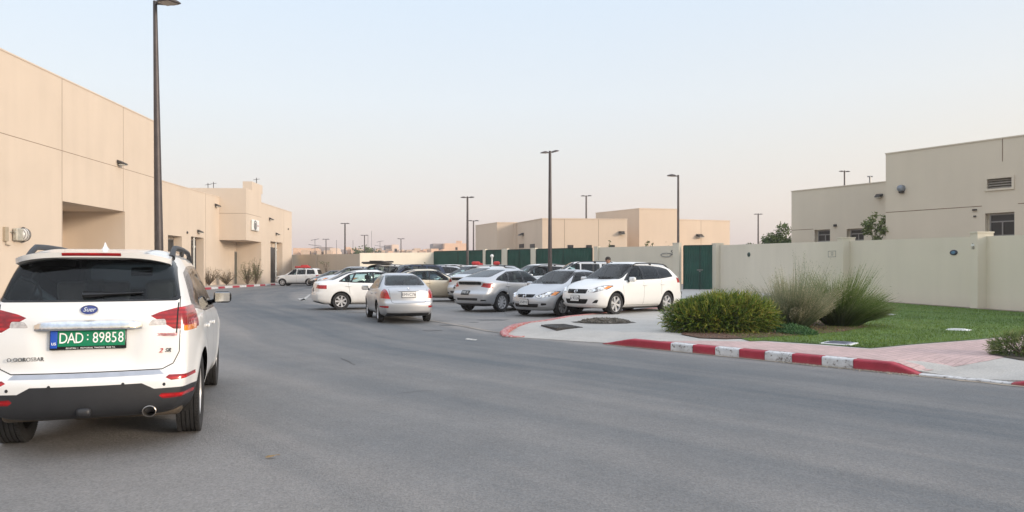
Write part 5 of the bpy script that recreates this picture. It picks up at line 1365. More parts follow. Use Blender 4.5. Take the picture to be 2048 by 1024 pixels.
jh = Fr2.hit(1771.5, 425)[1]; joint_h(m, Fr2, 0, Fr2.hit(1964)[0], jh); joint_h(m, Fr2, Fr2.hit(2036)[0], Lr, jh); fbox(m, Fr2, -0.03, Lr, -0.3, 0.03, 6.95, 7.0); joint_v(m, Fr2, Fr2.hit(2005)[0], 6.0, 6.95)
m.build('walls', [PL_R, M_JOINT], r2)
window(Fr2, w0+0.12, w1-0.02, z0-0.02, z1-0.04, -0.20, r2)
m = MB()
for a, b, c, d in ((v0,v1,vz0,vz0+0.08),(v0,v1,vz1-0.08,vz1),(v0,v0+0.09,vz0+0.08,vz1-0.08),(v1-0.09,v1,vz0+0.08,vz1-0.08)): fbox(m, Fr2, a, b, 0.0, 0.05, c, d)
vf = m.build('vent_frame', PL_R, r2)
m = MB()
for k in range(4):
    zz = vz0+0.08+(vz1-vz0-0.16)*(k+0.5)/4
    vs = [Fr2.P(v0+0.09,-0.02,zz-0.03), Fr2.P(v1-0.09,-0.02,zz-0.03), Fr2.P(v1-0.09,-0.12,zz+0.05), Fr2.P(v0+0.09,-0.12,zz+0.05), Fr2.P(v0+0.09,-0.03,zz-0.045), Fr2.P(v1-0.09,-0.03,zz-0.045), Fr2.P(v1-0.09,-0.13,zz+0.035), Fr2.P(v0+0.09,-0.13,zz+0.035)]
    m.add(vs, [(0,1,2,3),(7,6,5,4),(0,4,5,1),(2,6,7,3)])
m.build('vent_louvres', pbr('louvre_grey', (0.30,0.27,0.23), 0.6, var=0.1), vf)
m = MB(); fbox(m, Fr2, v0+0.09, v1-0.09, -0.195, -0.18, vz0+0.07, vz1-0.07); m.build('vent_back', M_DARK, vf)
s, z = Fr2.hit(1804, 377, 0); cr = empty('wall_lamp', Fr2.P(s,0,z), 0, 'round grey bulkhead lamp on the tall beige house at right', 'wall lamp')
m = MB(); m.lathe([(0.17,0.0),(0.17,0.10),(0.14,0.2),(0.001,0.24)], 20, 0, Matrix(((Fr2.d.x,0,Fr2.n.x,0),(Fr2.d.y,0,Fr2.n.y,0),(0,1,0,0),(0,0,0,1))), 'z'); m.build('lamp_dome', pbr('lamp_grey', (0.22,0.24,0.27), 0.3, 0.4, var=0.15), cr, True)
m = MB(); m.mtx = Matrix(((Fr2.d.x,0,Fr2.n.x,0),(Fr2.d.y,0,Fr2.n.y,0),(0,1,0,0),(0,0,0,1))); m.bbox((-0.10,-0.22,0),(0.12,-0.12,0.12),0.02); m.build('lamp_bracket', M_LAMPD, cr)
s, z = Fr2.hit(1950, 420, 0); m = MB(); fbox(m, Fr2, s-0.08, s+0.08, 0, 0.08, z-0.03, z+0.04); m.build('small_vent', M_LAMPD, r2); m = MB(); fbox(m, Fr2, s-0.05, s+0.05, 0, 0.05, z-0.3, z-0.24); m.build('small_vent', M_LAMPD, r2)
Fr1 = Frame2((15.9, 42.1), (18.9, 37.5)); r1 = empty('house', (0,0,0), 0, 'lower beige rendered house with two small windows left of the tall one', 'building')
ops = []; L1 = Fr1.L + 1.0
for (a, b, t, bt) in ((1629, 1660, 460, 484), (1693.5, 1727.7, 458, 482)):
    ops.append((Fr1.hit(a)[0], Fr1.hit(b)[0], Fr1.hit(a, bt)[1], Fr1.hit(a, t)[1], 0.22))
m = MB(); facade(m, Fr1, 0, L1, 0, 5.95, ops); shell(m, Fr1, 0, L1, 9, 0, 5.95); joint_h(m, Fr1, 0, Fr1.hit(1627)[0], Fr1.hit(1583, 460.5)[1]); fbox(m, Fr1, -0.03, L1, -0.3, 0.03, 5.95, 6.0)
m.build('walls', [PL_R, M_JOINT], r1)
for o in ops: window(Fr1, o[0]+0.12, o[1]-0.01, o[2]+0.01, o[3]-0.03, -0.20, r1, (0.55,), (0.4,))
wall_lamp(Fr1, 1760, 392, 0, 'small dark wall lamp at the joint between the two beige houses', 0.3)
s, z = Fr1.hit(1671, 451, 0); m = MB(); fbox(m, Fr1, s-0.07, s+0.07, 0, 0.1, z-0.06, z+0.06); m.build('small_vents', M_LAMPD, r1)
for px, py, Y, lab in ((1740, 353, 41, 'thin pipe on the roof of the lower beige house'),):
    t = at(px, py, Y); m = MB(); m.tube([(t.x, t.y, 5.9), (t.x, t.y, t.z)], 0.05); m.tube([(t.x-0.14, t.y, t.z), (t.x+0.14, t.y, t.z)], 0.04); tag(m.build('roof_pipe', M_FRAME), lab, 'pipe')
# ---- central blocks
def hs(px, py, h): Y = (h-CAMH)*FPX/(HY-py); return at(px, py, Y)
h3, h4 = 6.46, 7.77
C3c = at(1084.6,438,72); C3l = at(1030,448,79.5); C3r = at(1254.5,439.5,72.9)
c3 = house(C3c, C3l, C3r, 6.46, 'long sand coloured block with a lit front behind the green fence', PL_C)
F3 = Frame2(C3l, C3c)
for px in (1025.5, 1043.5, 1065):
    if px > 1031:
        a, zt = F3.hit(px-4.5, 488.5); b, zb = F3.hit(px+4.5, 495.5); q = MB(); fbox(q, F3, a, b, 0.003, 0.05, zb, zt); q.build('window', M_WDARK, c3)
F3f = Frame2(C3c, C3r)
for px in (1129, 1197): q = MB(); joint_v(q, F3f, F3f.hit(px)[0], 0, 6.46); q.build('render_joint', [PL_C, M_JOINT], c3)
for px in (1141, 1178, 1224):
    a, zt = F3f.hit(px-5.5, 490); b, zb = F3f.hit(px+5.5, 496); q = MB(); fbox(q, F3f, a, b, 0.003, 0.05, zb, zt); q.build('window', M_WDARK, c3)
wall_lamp(F3f, 1243, 466, 0, 'dark wall lamp at the right end of the long sand block', 0.5)
wall_lamp(F3, 1046, 469, 0, 'dark wall lamp on the shaded side of the long sand block', 0.5)
C4c = at(1278.6,418,76); C4l = at(1191.5,427,82.1); C4r = at(1356,420,77)
c4 = house(C4c, C4l, C4r, 7.77, 'taller sand coloured block standing above the other central ones', PL_C)
C5c = at(1356.5,440,79.5); C5r = at(1459.6,442,81.6); C5l = C5c + (C4l-C4c)
c5 = house(C5c, C5l, C5r, 6.87, 'low sand coloured block at the right end of the central group', PL_C)
F5 = Frame2(C5c, C5r); wall_lamp(F5, 1398, 472, 0, 'wide dark wall lamp on the right end block of the central group', 0.6)
q = MB(); joint_v(q, F5, F5.hit(1402)[0], 0, 6.87); q.build('render_joints', [PL_C, M_JOINT], c5)
C2c = at(1030.5,449,78.8); C2l = at(1007,452,81.5); c2 = house(C2c, C2l, C2c+(C3r-C3c).normalized()*9, 6.35, 'small shaded block between the two left central blocks', PL_C)
C1c = at(994,446,79.0); C1l = at(951,451,84.5); c1 = house(C1c, C1l, C1c+(C3r-C3c).normalized()*4.2, 6.52, 'leftmost sand coloured block behind the green fence', PL_C)

# ---- boundary walls and gates
def bwall(label, pts, hts, thick, mat, pillars, cap=True, out=None):
    """one run of wall; pts plan points, hts heights at them; pillars [(Frame, s0, s1, proud, top)]"""
    rt = empty('boundary_wall', (0,0,0), 0, label, 'wall')
    m = MB()
    for (a, b, ha, hb) in zip(pts, pts[1:], hts, hts[1:]):
        F = Frame2(a, b); L = F.L
        V = [F.P(0,0,0),F.P(L,0,0),F.P(L,-thick,0),F.P(0,-thick,0),F.P(0,0,ha),F.P(L,0,hb),F.P(L,-thick,hb),F.P(0,-thick,ha)]
        m.add(V, [(0,3,2,1),(4,5,6,7),(0,1,5,4),(1,2,6,5),(2,3,7,6),(3,0,4,7)])
    m.build('wall_panel', mat, rt)
    for (F, s0, s1, pr, top) in pillars:
        m = MB(); fbox(m, F, s0, s1, -thick-0.04, pr, 0, top); fbox(m, F, s0-0.02, s1+0.02, -thick-0.06, pr+0.02, top, top+0.05); m.build('pillar', mat, rt)
    return rt
yw = lambda px: 19.086/((px-CX)/FPX+0.099)
hw = lambda Y: 2.64 + 0.0208*(Y-24.1)
A, B = (wl(15), 15), (wl(50.2), 50.2)
FW = Frame2(B, A)
pil = []
for px0, px1 in ((1940, 1955), (1674, 1686)):
    s0, s1 = FW.hit(px0, None, 0.34)[0], FW.hit(px1, None, 0.34)[0]; pil.append((FW, s0, s1, 0.34, hw(yw(px0)) + 0.10))
s0 = FW.hit(1436)[0]; pil.append((FW, s0-0.35, s0+0.35, 0.3, 3.28))
bwall('long cream rendered boundary wall with pillars behind the lawn', [A, B], [hw(15), hw(50.2)], 0.22, PL_W, pil)
g0 = Vector((14.02, 50.7)); g1 = Vector((11.97, 51.6)); u = Vector((-0.77, 0.64))
cw0 = Vector((11.5, 51.75)); cw1 = at(1190, 495, 55.9).xy
FC = Frame2(cw0, cw1)
bwall('short cream wall between the tall green gate and the green fence', [tuple(cw0), tuple(cw1)], [3.2, 3.2], 0.22, PL_W, [(FC, -0.25, 0.22, 0.15, 3.35), (FC, FC.L-0.3, FC.L+0.02, 0.12, 3.22)])
def green_mat():
    m, nt, b = new_mat('green_corrugated_sheet')
    c, src = noise_color(nt, None, [(0.004,0.052,0.038),(0.006,0.070,0.050),(0.010,0.085,0.062)], scale=1.2, detail=6)
    nt.links.new(c, b.inputs['Base Color']); b.inputs['Roughness'].default_value = 0.5
    return m
M_GREEN = green_mat(); M_GREEND = pbr('green_gate_frame', (0.004,0.035,0.026), 0.5, var=0.1)
def gate_leaf(mb, F, s0, s1, z0, z1, pitch=0.14, n=0.0):
    cnt = max(2, int((s1-s0)/pitch)); pr = []
    for i in range(cnt):
        a = s0+(s1-s0)*i/cnt; w = (s1-s0)/cnt
        pr += [(a, 0.0), (a+w*0.45, 0.0), (a+w*0.55, 0.028), (a+w*0.9, 0.028)]
    pr.append((s1, 0.0))
    V = [F.P(a, n+d, z0) for a, d in pr] + [F.P(a, n+d, z1) for a, d in pr]; k = len(pr)
    mb.add(V, [(i, i+1, k+i+1, k+i) for i in range(k-1)])
    fbox(mb, F, s0, s1, n-0.04, n-0.005, z0, z1)
def gate(F, s0, s1, z1, label, leaves=2, group=None, handle=True, z0=0.0):
    rt = empty('gate', (0,0,0), 0, label, 'gate', group); w = (s1-s0)/leaves
    for k in range(leaves):
        a, b = s0+k*w+0.03, s0+(k+1)*w-0.03; m = MB(); gate_leaf(m, F, a, b, z0+0.05, z1-0.03); m.build('gate_leaf', M_GREEN, rt)
    m = MB()
    for k in range(leaves+1):
        c = s0+k*w; m_ = 0.03; fbox(m, F, c-m_, c+m_, -0.05, 0.045, z0+0.02, z1)
    fbox(m, F, s0+0.03, s1-0.03, -0.05, 0.035, z1-0.03, z1+0.03); m.build('gate_frame', M_GREEND, rt)
    if handle:
        m = MB(); c = s0+w; fbox(m, F, c-0.2, c+0.2, 0.05, 0.09, z0+1.35, z0+1.42); fbox(m, F, c-0.04, c+0.04, 0.05, 0.12, z0+1.25, z0+1.33); m.build('gate_bolt', M_FRAME, rt)
    return rt
FG = Frame2(g1, g0); gate(FG, 0, FG.L, 3.2, 'tall green corrugated double gate between two cream pillars', 2, None, True, 0.12)
fe = at(868, 502.5, 67.1).xy
FF = Frame2(cw1, fe); hF = 3.2
fx = lambda px: FF.hit(px)[0]
for a, b, lab, lv in ((1184,1073,'wide green corrugated fence bay behind the lamp post',2),(1062.6,1016,'narrow green double gate in the middle of the green fence',2),(1004.5,972.5,'small green gate left of the middle one in the green fence',2),(967,868.5,'wide green corrugated fence bay at the far left end',2)):
    sa, sb = sorted((fx(a), fx(b))); gate(FF, sa, sb, hF-0.02, lab, lv, None, False)
for px0, px1, lab in ((1073,1062.6,'cream post right of the middle green gate'),(1016,1004.5,'cream post left of the middle green gate'),(972.5,967,'cream post beside the wide far green bay')):
    sa, sb = sorted((fx(px0), fx(px1))); m = MB(); fbox(m, FF, sa+0.02, sb-0.02, -0.2, 0.12, 0, hF+0.08); tag(m.build('gate_post', PL_W), lab, 'post')
cr0, cr1 = Vector((fe.x, fe.y)), at(720, 506.5, 64).xy
bwall('pale cream far wall beyond the parked cars', [tuple(cr0), tuple(cr1)], [3.1, 2.97], 0.22, plaster('pale_wall_render', (0.72,0.66,0.55)), [])
gw0, gw1 = at(719, 508, 68.5).xy, at(583, 509, 87).xy
FGw = Frame2(gw0, gw1); sp_ = FGw.hit(634)[0]
bwall('shaded buff far wall running to the left building', [tuple(gw0), tuple(gw1)], [3.0, 3.3], 0.22, PL_G, [(FGw, sp_-0.16, sp_+0.16, 0.12, 3.15)])
# small plates and markings on the cream wall
def wall_disc(F, px, py, n, label, mat, w=0.2, h=0.12, name='wall_plate', inner=None):
    s, z = F.hit(px, py, n); Mx = Matrix.Translation(F.P(s, n, z)) @ Matrix(((F.d.x,0,F.n.x,0),(F.d.y,0,F.n.y,0),(0,1,0,0),(0,0,0,1)))
    m = MB(Mx); m.lathe([(1,0.0),(0.96,0.03),(0.7,0.035),(0.001,0.035)], 24, 0, Matrix.Diagonal((w,h,1,1)), 'z'); o = m.build(name, mat, None); tag(o, label, 'plate')
    if inner:
        m = MB(Mx); m.lathe([(0.55,0.036),(0.5,0.044),(0.001,0.044)], 18, 0, Matrix.Diagonal((w,h,1,1)), 'z'); m.build('plate_face', inner, o)
    return o
wall_disc(FW, 1908, 505, 0, 'small dark blue oval plate on the cream wall left of the near pillar', pbr('plate_dark_blue',(0.01,0.03,0.06),0.3,var=0.1), 0.20, 0.10, inner=pbr('plate_mid_blue',(0.06,0.18,0.30),0.3,var=0.3,scale=30))
wall_disc(FW, 1498, 509, 0, 'small dark green plate high on the far part of the cream wall', pbr('plate_green_dark',(0.01,0.07,0.05),0.4,var=0.2), 0.20, 0.14, inner=M_LAMPD)
def wtext(F, px, py, n, txt, size, mat, name, label, cat='lettering'):
    s, z = F.hit(px, py, n); Mx = Matrix.Translation(F.P(s, n, z)) @ Matrix(((F.d.x,0,F.n.x,0),(F.d.y,0,F.n.y,0),(0,1,0,0),(0,0,0,1)))
    o = text_mesh(txt, size, Mx, name, mat, None, 0.004); tag(o, label, cat); return o
M_BLK = pbr('stencil_black', (0.03,0.03,0.03), 0.7, var=0)
s, z = FW.hit(1946, 493, 0.34)
nb_ = empty('number_sign', (0,0,0), 0, 'black number sign near the top of the near cream pillar', 'sign')
Mx = Matrix.Translation(FW.P(s, 0.344, z)) @ Matrix(((FW.d.x,0,FW.n.x,0),(FW.d.y,0,FW.n.y,0),(0,1,0,0),(0,0,0,1)))
m = MB(Mx); m.bbox((-0.075,0.015,-0.002),(0.075,0.085,0.008),0.003); m.build('sign_backing', M_PLATEW, nb_)
text_mesh('^', 0.09, Mx @ Matrix.Translation((0,0.085,0.008)), 'sign_arrow', M_BLK, nb_, 0.003); text_mesh('10', 0.15, Mx @ Matrix.Translation((0,-0.055,0.002)), 'sign_number', M_BLK, nb_, 0.003)
nb_ = empty('number_sign', (0,0,0), 0, 'faint grey boxed number beside the grass clump on the cream wall', 'sign')
s, z = FW.hit(1664, 508, 0); Mx = Matrix.Translation(FW.P(s, 0.002, z)) @ Matrix(((FW.d.x,0,FW.n.x,0),(FW.d.y,0,FW.n.y,0),(0,1,0,0),(0,0,0,1)))
GF = pbr('faint_stencil', (0.17,0.18,0.17), 0.8, var=0.2); m = MB(Mx)
for a in ((-0.36,0.13,0.36,0.15),(-0.36,-0.15,0.36,-0.13),(-0.36,-0.13,-0.33,0.13),(0.33,-0.13,0.36,0.13)): m.box((a[0],a[1],0),(a[2],a[3],0.004))
m.build('stencil_border', GF, nb_); text_mesh('53', 0.24, Mx, 'stencil_number', GF, nb_, 0.002)
s, z = FC.hit(1352-12, 507, 0); 
wtext(Frame2(cw1, cw0), 1344, 505, 0.003, 'S', 0.42, M_BLK, 'painted_mark', 'black painted S shaped mark on the wall left of the tall gate')
Fcc = Frame2(cw1, cw0); s, z = Fcc.hit(1333, 510, 0.0); m = MB(); m.tube([Fcc.P(s+0.42*math.cos(a)+0.0, 0.05, z+0.13*math.sin(a)) for a in [0.3+k*0.35 for k in range(15)]] + [Fcc.P(s+0.7, 0.05, z+0.12)], 0.02, 6)
tag(m.build('wire_coil', pbr('grey_wire',(0.12,0.13,0.15),0.5,var=0.1), None, True), 'loose grey wire coil hanging on the wall left of the tall gate', 'wire')

# ---- the town beyond the walls
TOWN = [pbr('town_peach', (0.62,0.42,0.30), 0.9, var=0.08, scale=0.2), pbr('town_buff', (0.50,0.38,0.29), 0.9, var=0.08, scale=0.2), pbr('town_grey', (0.28,0.25,0.25), 0.9, var=0.1, scale=0.2), pbr('town_pale', (0.66,0.52,0.42), 0.9, var=0.08, scale=0.2)]
def town_house(px0, px1, py, Y, mi, label, group='far flat-roofed houses beyond the lot', wins=True, depth=14):
    a, b = at(px0, py, Y), at(px1, py, Y); h = a.z; m = MB(); m.prism([(a.x,Y),(b.x,Y+(b.x-a.x)*0.25),(b.x-3,Y+depth+3),(a.x-3,Y+depth)], 0, h)
    n = int((b.x-a.x)/6)
    if n and rnd.random() < 0.6: x = a.x+rnd.uniform(0.1,0.6)*(b.x-a.x); m.box((x,Y+2.5,h),(x+2.5,Y+6,h+rnd.uniform(0.8,2.0)))
    rt = empty('far_house', (0,0,0), 0, label, 'building', group); m.build('walls', TOWN[mi], rt)
    if wins:
        for k in range(max(1, n)):
            x = a.x + (b.x-a.x)*(k+0.5)/max(1, n)+rnd.uniform(-.8,.8); yy = Y+(x-a.x)*0.25-0.06; zz = h-rnd.choice((2.4,3.0)); q = MB(); q.box((x-0.6,yy-0.05,zz-0.6),(x+0.6,yy+0.06,zz+0.6)); q.build('window', M_WDARK, rt)
    return rt
near_lab = 'small peach flat-roofed house in the hazy far row beyond the walls'
town_house(586, 633, 496, 250, 0, 'long low peach house just right of the left building')
town_house(633, 662, 494, 270, 2, 'grey far house behind the bright pillar of the buff wall')
town_house(660, 676, 496, 240, 3, 'pale narrow far house right of the grey one'); town_house(676, 690, 499, 280, 2, 'low grey far house left of the tallest far lamp post')
town_house(690, 700, 494, 300, 0, 'peach far house directly behind the tallest far lamp post')
town_house(770, 787, 490, 330, 2, 'grey far block right of the rooftop pylon'); town_house(784, 797, 489, 320, 3, 'bright peach far block attached to the grey one')
town_house(866, 892, 487, 340, 2, 'long grey far block near the green fence'); town_house(889, 936, 486.5, 335, 0, 'long bright peach far block above the green fence')
for i in range(22):
    px = 700 + i*8.7 + rnd.uniform(-3,3); town_house(px, px+rnd.uniform(8,15), rnd.uniform(496,502), rnd.uniform(230,330), rnd.choice((0,3,0,1)), near_lab, wins=rnd.random()<0.6)
for i in range(6):
    px = 590 + i*15 + rnd.uniform(-3,3); town_house(px, px+rnd.uniform(8,15), rnd.uniform(499,502), rnd.uniform(200,220), rnd.choice((0,3,0,1)), near_lab)
# ------------------------------------------------------------------ lamp posts
M_POLE = pbr('bronze_pole', (0.072, 0.062, 0.062), 0.5, 0.35, var=0.2, scale=3)
M_LENS = pbr('lamp_lens', (0.12, 0.11, 0.10), 0.25, 0.3, var=0.3, scale=20)
def lamp_head(root, M, L, W, T, near=False):
    m = MB(M)
    sec = [(0.0,0.16,0.35),(0.12,0.30,0.55),(0.3,0.72,0.9),(0.55,1.0,1.0),(0.8,0.98,0.75),(1.0,0.8,0.25)]
    vs = []; fs = []
    for (t, w, h) in sec:
        x = t*L; ww = w*W/2; hh = h*T
        vs += [(x,-ww,0),(x,-ww*0.96,hh*0.45),(x,-ww*0.6,hh*0.95),(x,ww*0.6,hh*0.95),(x,ww*0.96,hh*0.45),(x,ww,0)]
    for i in range(len(sec)-1):
        for j in range(6): j2=(j+1)%6; fs.append((i*6+j,(i+1)*6+j,(i+1)*6+j2,i*6+j2))
    fs.append(tuple(range(6))); fs.append(tuple(30+j for j in (5,4,3,2,1,0)))
    m.add(vs, fs); h = m.build('lamp_head', M_POLE, root, True, 40)
    m = MB(M); m.bbox((L*0.30,-W*0.40,-0.012),(L*0.92,W*0.40,0.006),0.01); m.build('lamp_lens', M_LENS, h)
def lamp_post(px, py_top, Y, label, heads, r0=0.14, r1=0.075, L=0.65, group='tall street lamps', lean=(0,0), detail=True, tiltz=0.0):
    t = at(px, py_top, Y); root = empty('street_lamp', (t.x, Y, 0.0), 0, label, 'street lamp', group)
    H = t.z; lx, ly = lean
    m = MB(); n = 10
    m.tube([(lx*k/n, ly*k/n, H*k/n) for k in range(n+1)], [r0+(r1-r0)*k/n for k in range(n+1)], 16 if detail else 8)
    m.build('pole', M_POLE, root, True)
    if detail:
        m = MB(); m.bbox((-0.22,-0.22,0.0),(0.22,0.22,0.035),0.01)
        for a in (-1,1):
            for c in (-1,1): m.lathe([(0.03,0.035),(0.03,0.08),(0.001,0.09)], 8, 0, Matrix.Translation((a*0.17,c*0.17,0)), 'z')
        m.build('base_plate', M_POLE, root)
    for (ang, tilt) in heads:
        Mx = Matrix.Translation((lx, ly, H-0.12)) @ Matrix.Rotation(R(ang), 4, 'Z') @ Matrix.Rotation(R(-tilt), 4, 'Y') @ Matrix.Translation((r1*0.6, 0, 0))
        lamp_head(root, Mx, L, L*0.56, L*0.20)
    return root
YL = 24.0
rt = lamp_post(320, 2, YL, 'nearest tall brown lamp post behind the white estate car with one head pointing right', [(-28, -4)], 0.155, 0.062, 0.95, lean=(-0.16, 0))
m = MB(); m.bbox((-0.4,-0.4,0),(0.4,0.4,0.12),0.03); fo = m.build('concrete_base', M_APRON, rt)
lamp_post(1100, 302, 39.8, 'tall twin-headed lamp post rising in the middle of the parked cars', [(25, 16), (205, -2)], 0.125, 0.07, 0.5)
lamp_post(1356.5, 350, 53.2, 'slim lamp post behind the wall left of the tall green gate with one head', [(170, 5)], 0.10, 0.07, 0.75)
lamp_post(935, 393, 57.5, 'twin-headed lamp post in front of the far green fence bay', [(10, 6), (190, 3)], 0.12, 0.07, 0.5)
lamp_post(1172.5, 391, 96, 'twin-headed lamp post standing behind the long sand block', [(0, 6), (180, 3)], 0.15, 0.10, 0.65, detail=False)
lamp_post(947, 441, 118, 'thin distant lamp post just left of the leftmost sand block', [(0, 3), (180, 3)], 0.15, 0.1, 0.8, detail=False)
lamp_post(690, 446, 98, 'tallest of the distant lamp posts above the buff wall', [(0, 3), (180, 3)], 0.13, 0.09, 0.55, detail=False)
lamp_post(652, 478, 150, 'thin distant lamp post left of the tallest one over the buff wall', [(0, 3), (180, 3)], 0.13, 0.09, 0.7, detail=False)
lamp_post(729, 470, 140, 'thin distant lamp post right of the tallest one near the distant green tree', [(0, 3), (180, 3)], 0.13, 0.09, 0.7, detail=False)
lamp_post(802, 477, 150, 'thin distant lamp post above the pale far wall', [(0, 3), (180, 3)], 0.13, 0.09, 0.7, detail=False)
lamp_post(1516.5, 427, 84, 'thin lamp post beside the bushy tree beyond the cream wall', [(0, 3), (180, 3)], 0.11, 0.08, 0.45, detail=False)
lamp_post(1689, 341, 60, 'lamp post showing above the roof of the lower beige house', [(5, 3), (185, 6)], 0.08, 0.06, 0.42, detail=False)
for px, py, Y, lab in ((736,470,260,'very thin pale mast left of the twin mast'),(743,462,260,'very thin pale mast, taller of the far pair'),(630,478,160,'thin distant mast with crossed aerials right of the left building'),(760,482,200,'dark rooftop pylon mast in the far town'),(673,480,180,'thin distant mast between two far lamp posts'),(706,481,190,'thin distant mast right of the tallest far lamp post')):
    t = at(px, py, Y); m = MB(); r = 0.07 if Y > 250 else 0.06; m.tube([(t.x, Y, 0), (t.x, Y, t.z)], r, 6)
    if px in (630, 760):
        for k in range(4): z = t.z-0.3-k*0.9; w = (0.9, 1.4, 0.8, 1.1)[k]; m.tube([(t.x-w, Y, z), (t.x+w, Y, z+0.35*(-1)**k)], 0.06, 6)
    if px == 760:
        for a in (-1.6, 1.6): m.tube([(t.x+a, Y, 0), (t.x+a*0.9, Y, t.z-1.6)], 0.08, 6)
        m.box((t.x-1.9, Y-0.3, t.z-3.4), (t.x+1.9, Y+0.3, t.z-3.15))
    tag(m.build('mast', pbr('mast_grey', (0.16,0.15,0.16), 0.6, 0.3, var=0.1)), lab, 'mast')
# ------------------------------------------------------------------ plants
def leafmat(name, cols, rough=0.6, scale=9.0, trans=True, attr=None):
    m, nt, b = new_mat(name)
    a = nt.nodes.new('ShaderNodeAttribute'); a.attribute_name = 'tone'
    cr = nt.nodes.new('ShaderNodeValToRGB'); n = len(cols); E = cr.color_ramp.elements
    E[0].position = 0; E[0].color = rgba(cols[0]); E[1].position = 1; E[1].color = rgba(cols[-1])
    for i in range(1, n-1): e = E.new(i/(n-1)); e.color = rgba(cols[i])
    nt.links.new(a.outputs['Fac'], cr.inputs[0]); nt.links.new(cr.outputs['Color'], b.inputs['Base Color'])
    b.inputs['Roughness'].default_value = rough; b.inputs['Specular IOR Level'].default_value = 0.3
    if trans:
        tl = nt.nodes.new('ShaderNodeBsdfTranslucent'); nt.links.new(cr.outputs['Color'], tl.inputs['Color'])
        mx = nt.nodes.new('ShaderNodeMixShader'); mx.inputs[0].default_value = 0.25
        nt.links.new(b.outputs[0], mx.inputs[1]); nt.links.new(tl.outputs[0], mx.inputs[2]); nt.links.new(mx.outputs[0], nt.nodes['Material Output'].inputs['Surface'])
    return m
class Leaves:
    def __init__(s): s.v = []; s.f = []; s.t = []
    def blade(s, p, d, L, w, bend=0.0, seg=1, tone=0.5, sag=Vector((0,0,-1)), tone2=None):
        side = d.cross(Vector((rnd.uniform(-1,1), rnd.uniform(-1,1), rnd.uniform(-1,1)))).normalized()
        o = len(s.v); q = Vector(p); dd = d.normalized(); t2 = tone if tone2 is None else tone2
        for k in range(seg):
            ww = w*(1-0.75*k/seg); s.v += [tuple(q-side*ww), tuple(q+side*ww)]; s.t += [tone+(t2-tone)*k/seg]*2
            q = q + dd*(L/seg); dd = (dd + sag*bend/seg).normalized()
        s.v.append(tuple(q)); s.t.append(t2)
        for k in range(seg-1): s.f.append((o+2*k, o+2*k+1, o+2*k+3, o+2*k+2))
        s.f.append((o+2*seg-2, o+2*seg-1, o+2*seg))
        return q
    def leaf(s, p, d, L, w, tone):
        side = d.cross(Vector((rnd.uniform(-1,1), rnd.uniform(-1,1), rnd.uniform(-1,1)))).normalized(); o = len(s.v); p = Vector(p); d = d.normalized()
        s.v += [tuple(p), tuple(p+d*L*0.45-side*w), tuple(p+d*L), tuple(p+d*L*0.45+side*w)]; s.t += [tone]*4; s.f.append((o,o+1,o+2,o+3))
    def build(s, name, mat, parent=None):
        me = bpy.data.meshes.new(name); me.from_pydata(s.v, [], s.f); me.materials.append(mat)
        a = me.attributes.new('tone', 'FLOAT', 'POINT'); a.data.foreach_set('value', s.t)
        o = bpy.data.objects.new(name, me); COL.objects.link(o)
        if parent: o.parent = parent
        return o
def rdir(up=0.0):
    while True:
        v = Vector((rnd.uniform(-1,1), rnd.uniform(-1,1), rnd.uniform(-1,1)))
        if 0.05 < v.length < 1: v.normalize(); v.z += up; return v.normalized()
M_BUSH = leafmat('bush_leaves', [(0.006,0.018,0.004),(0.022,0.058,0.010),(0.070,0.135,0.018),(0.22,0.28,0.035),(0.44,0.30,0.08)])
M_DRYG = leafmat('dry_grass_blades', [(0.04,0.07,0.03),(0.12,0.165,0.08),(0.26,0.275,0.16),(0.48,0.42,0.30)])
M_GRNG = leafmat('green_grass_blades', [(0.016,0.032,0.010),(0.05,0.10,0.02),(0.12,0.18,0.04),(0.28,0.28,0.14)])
M_LAWN = leafmat('lawn_blades', [(0.06,0.105,0.018),(0.105,0.175,0.028),(0.15,0.225,0.040),(0.23,0.255,0.08)])
M_COVER = leafmat('cover_leaves', [(0.015,0.05,0.015),(0.05,0.13,0.04),(0.10,0.20,0.07)])
M_TREEL = leafmat('tree_leaves', [(0.025,0.045,0.015),(0.075,0.11,0.03),(0.16,0.20,0.06)])
M_BARK = pbr('bark', (0.12,0.085,0.06), 0.9, var=0.35, scale=12, bump=(20,0.01))

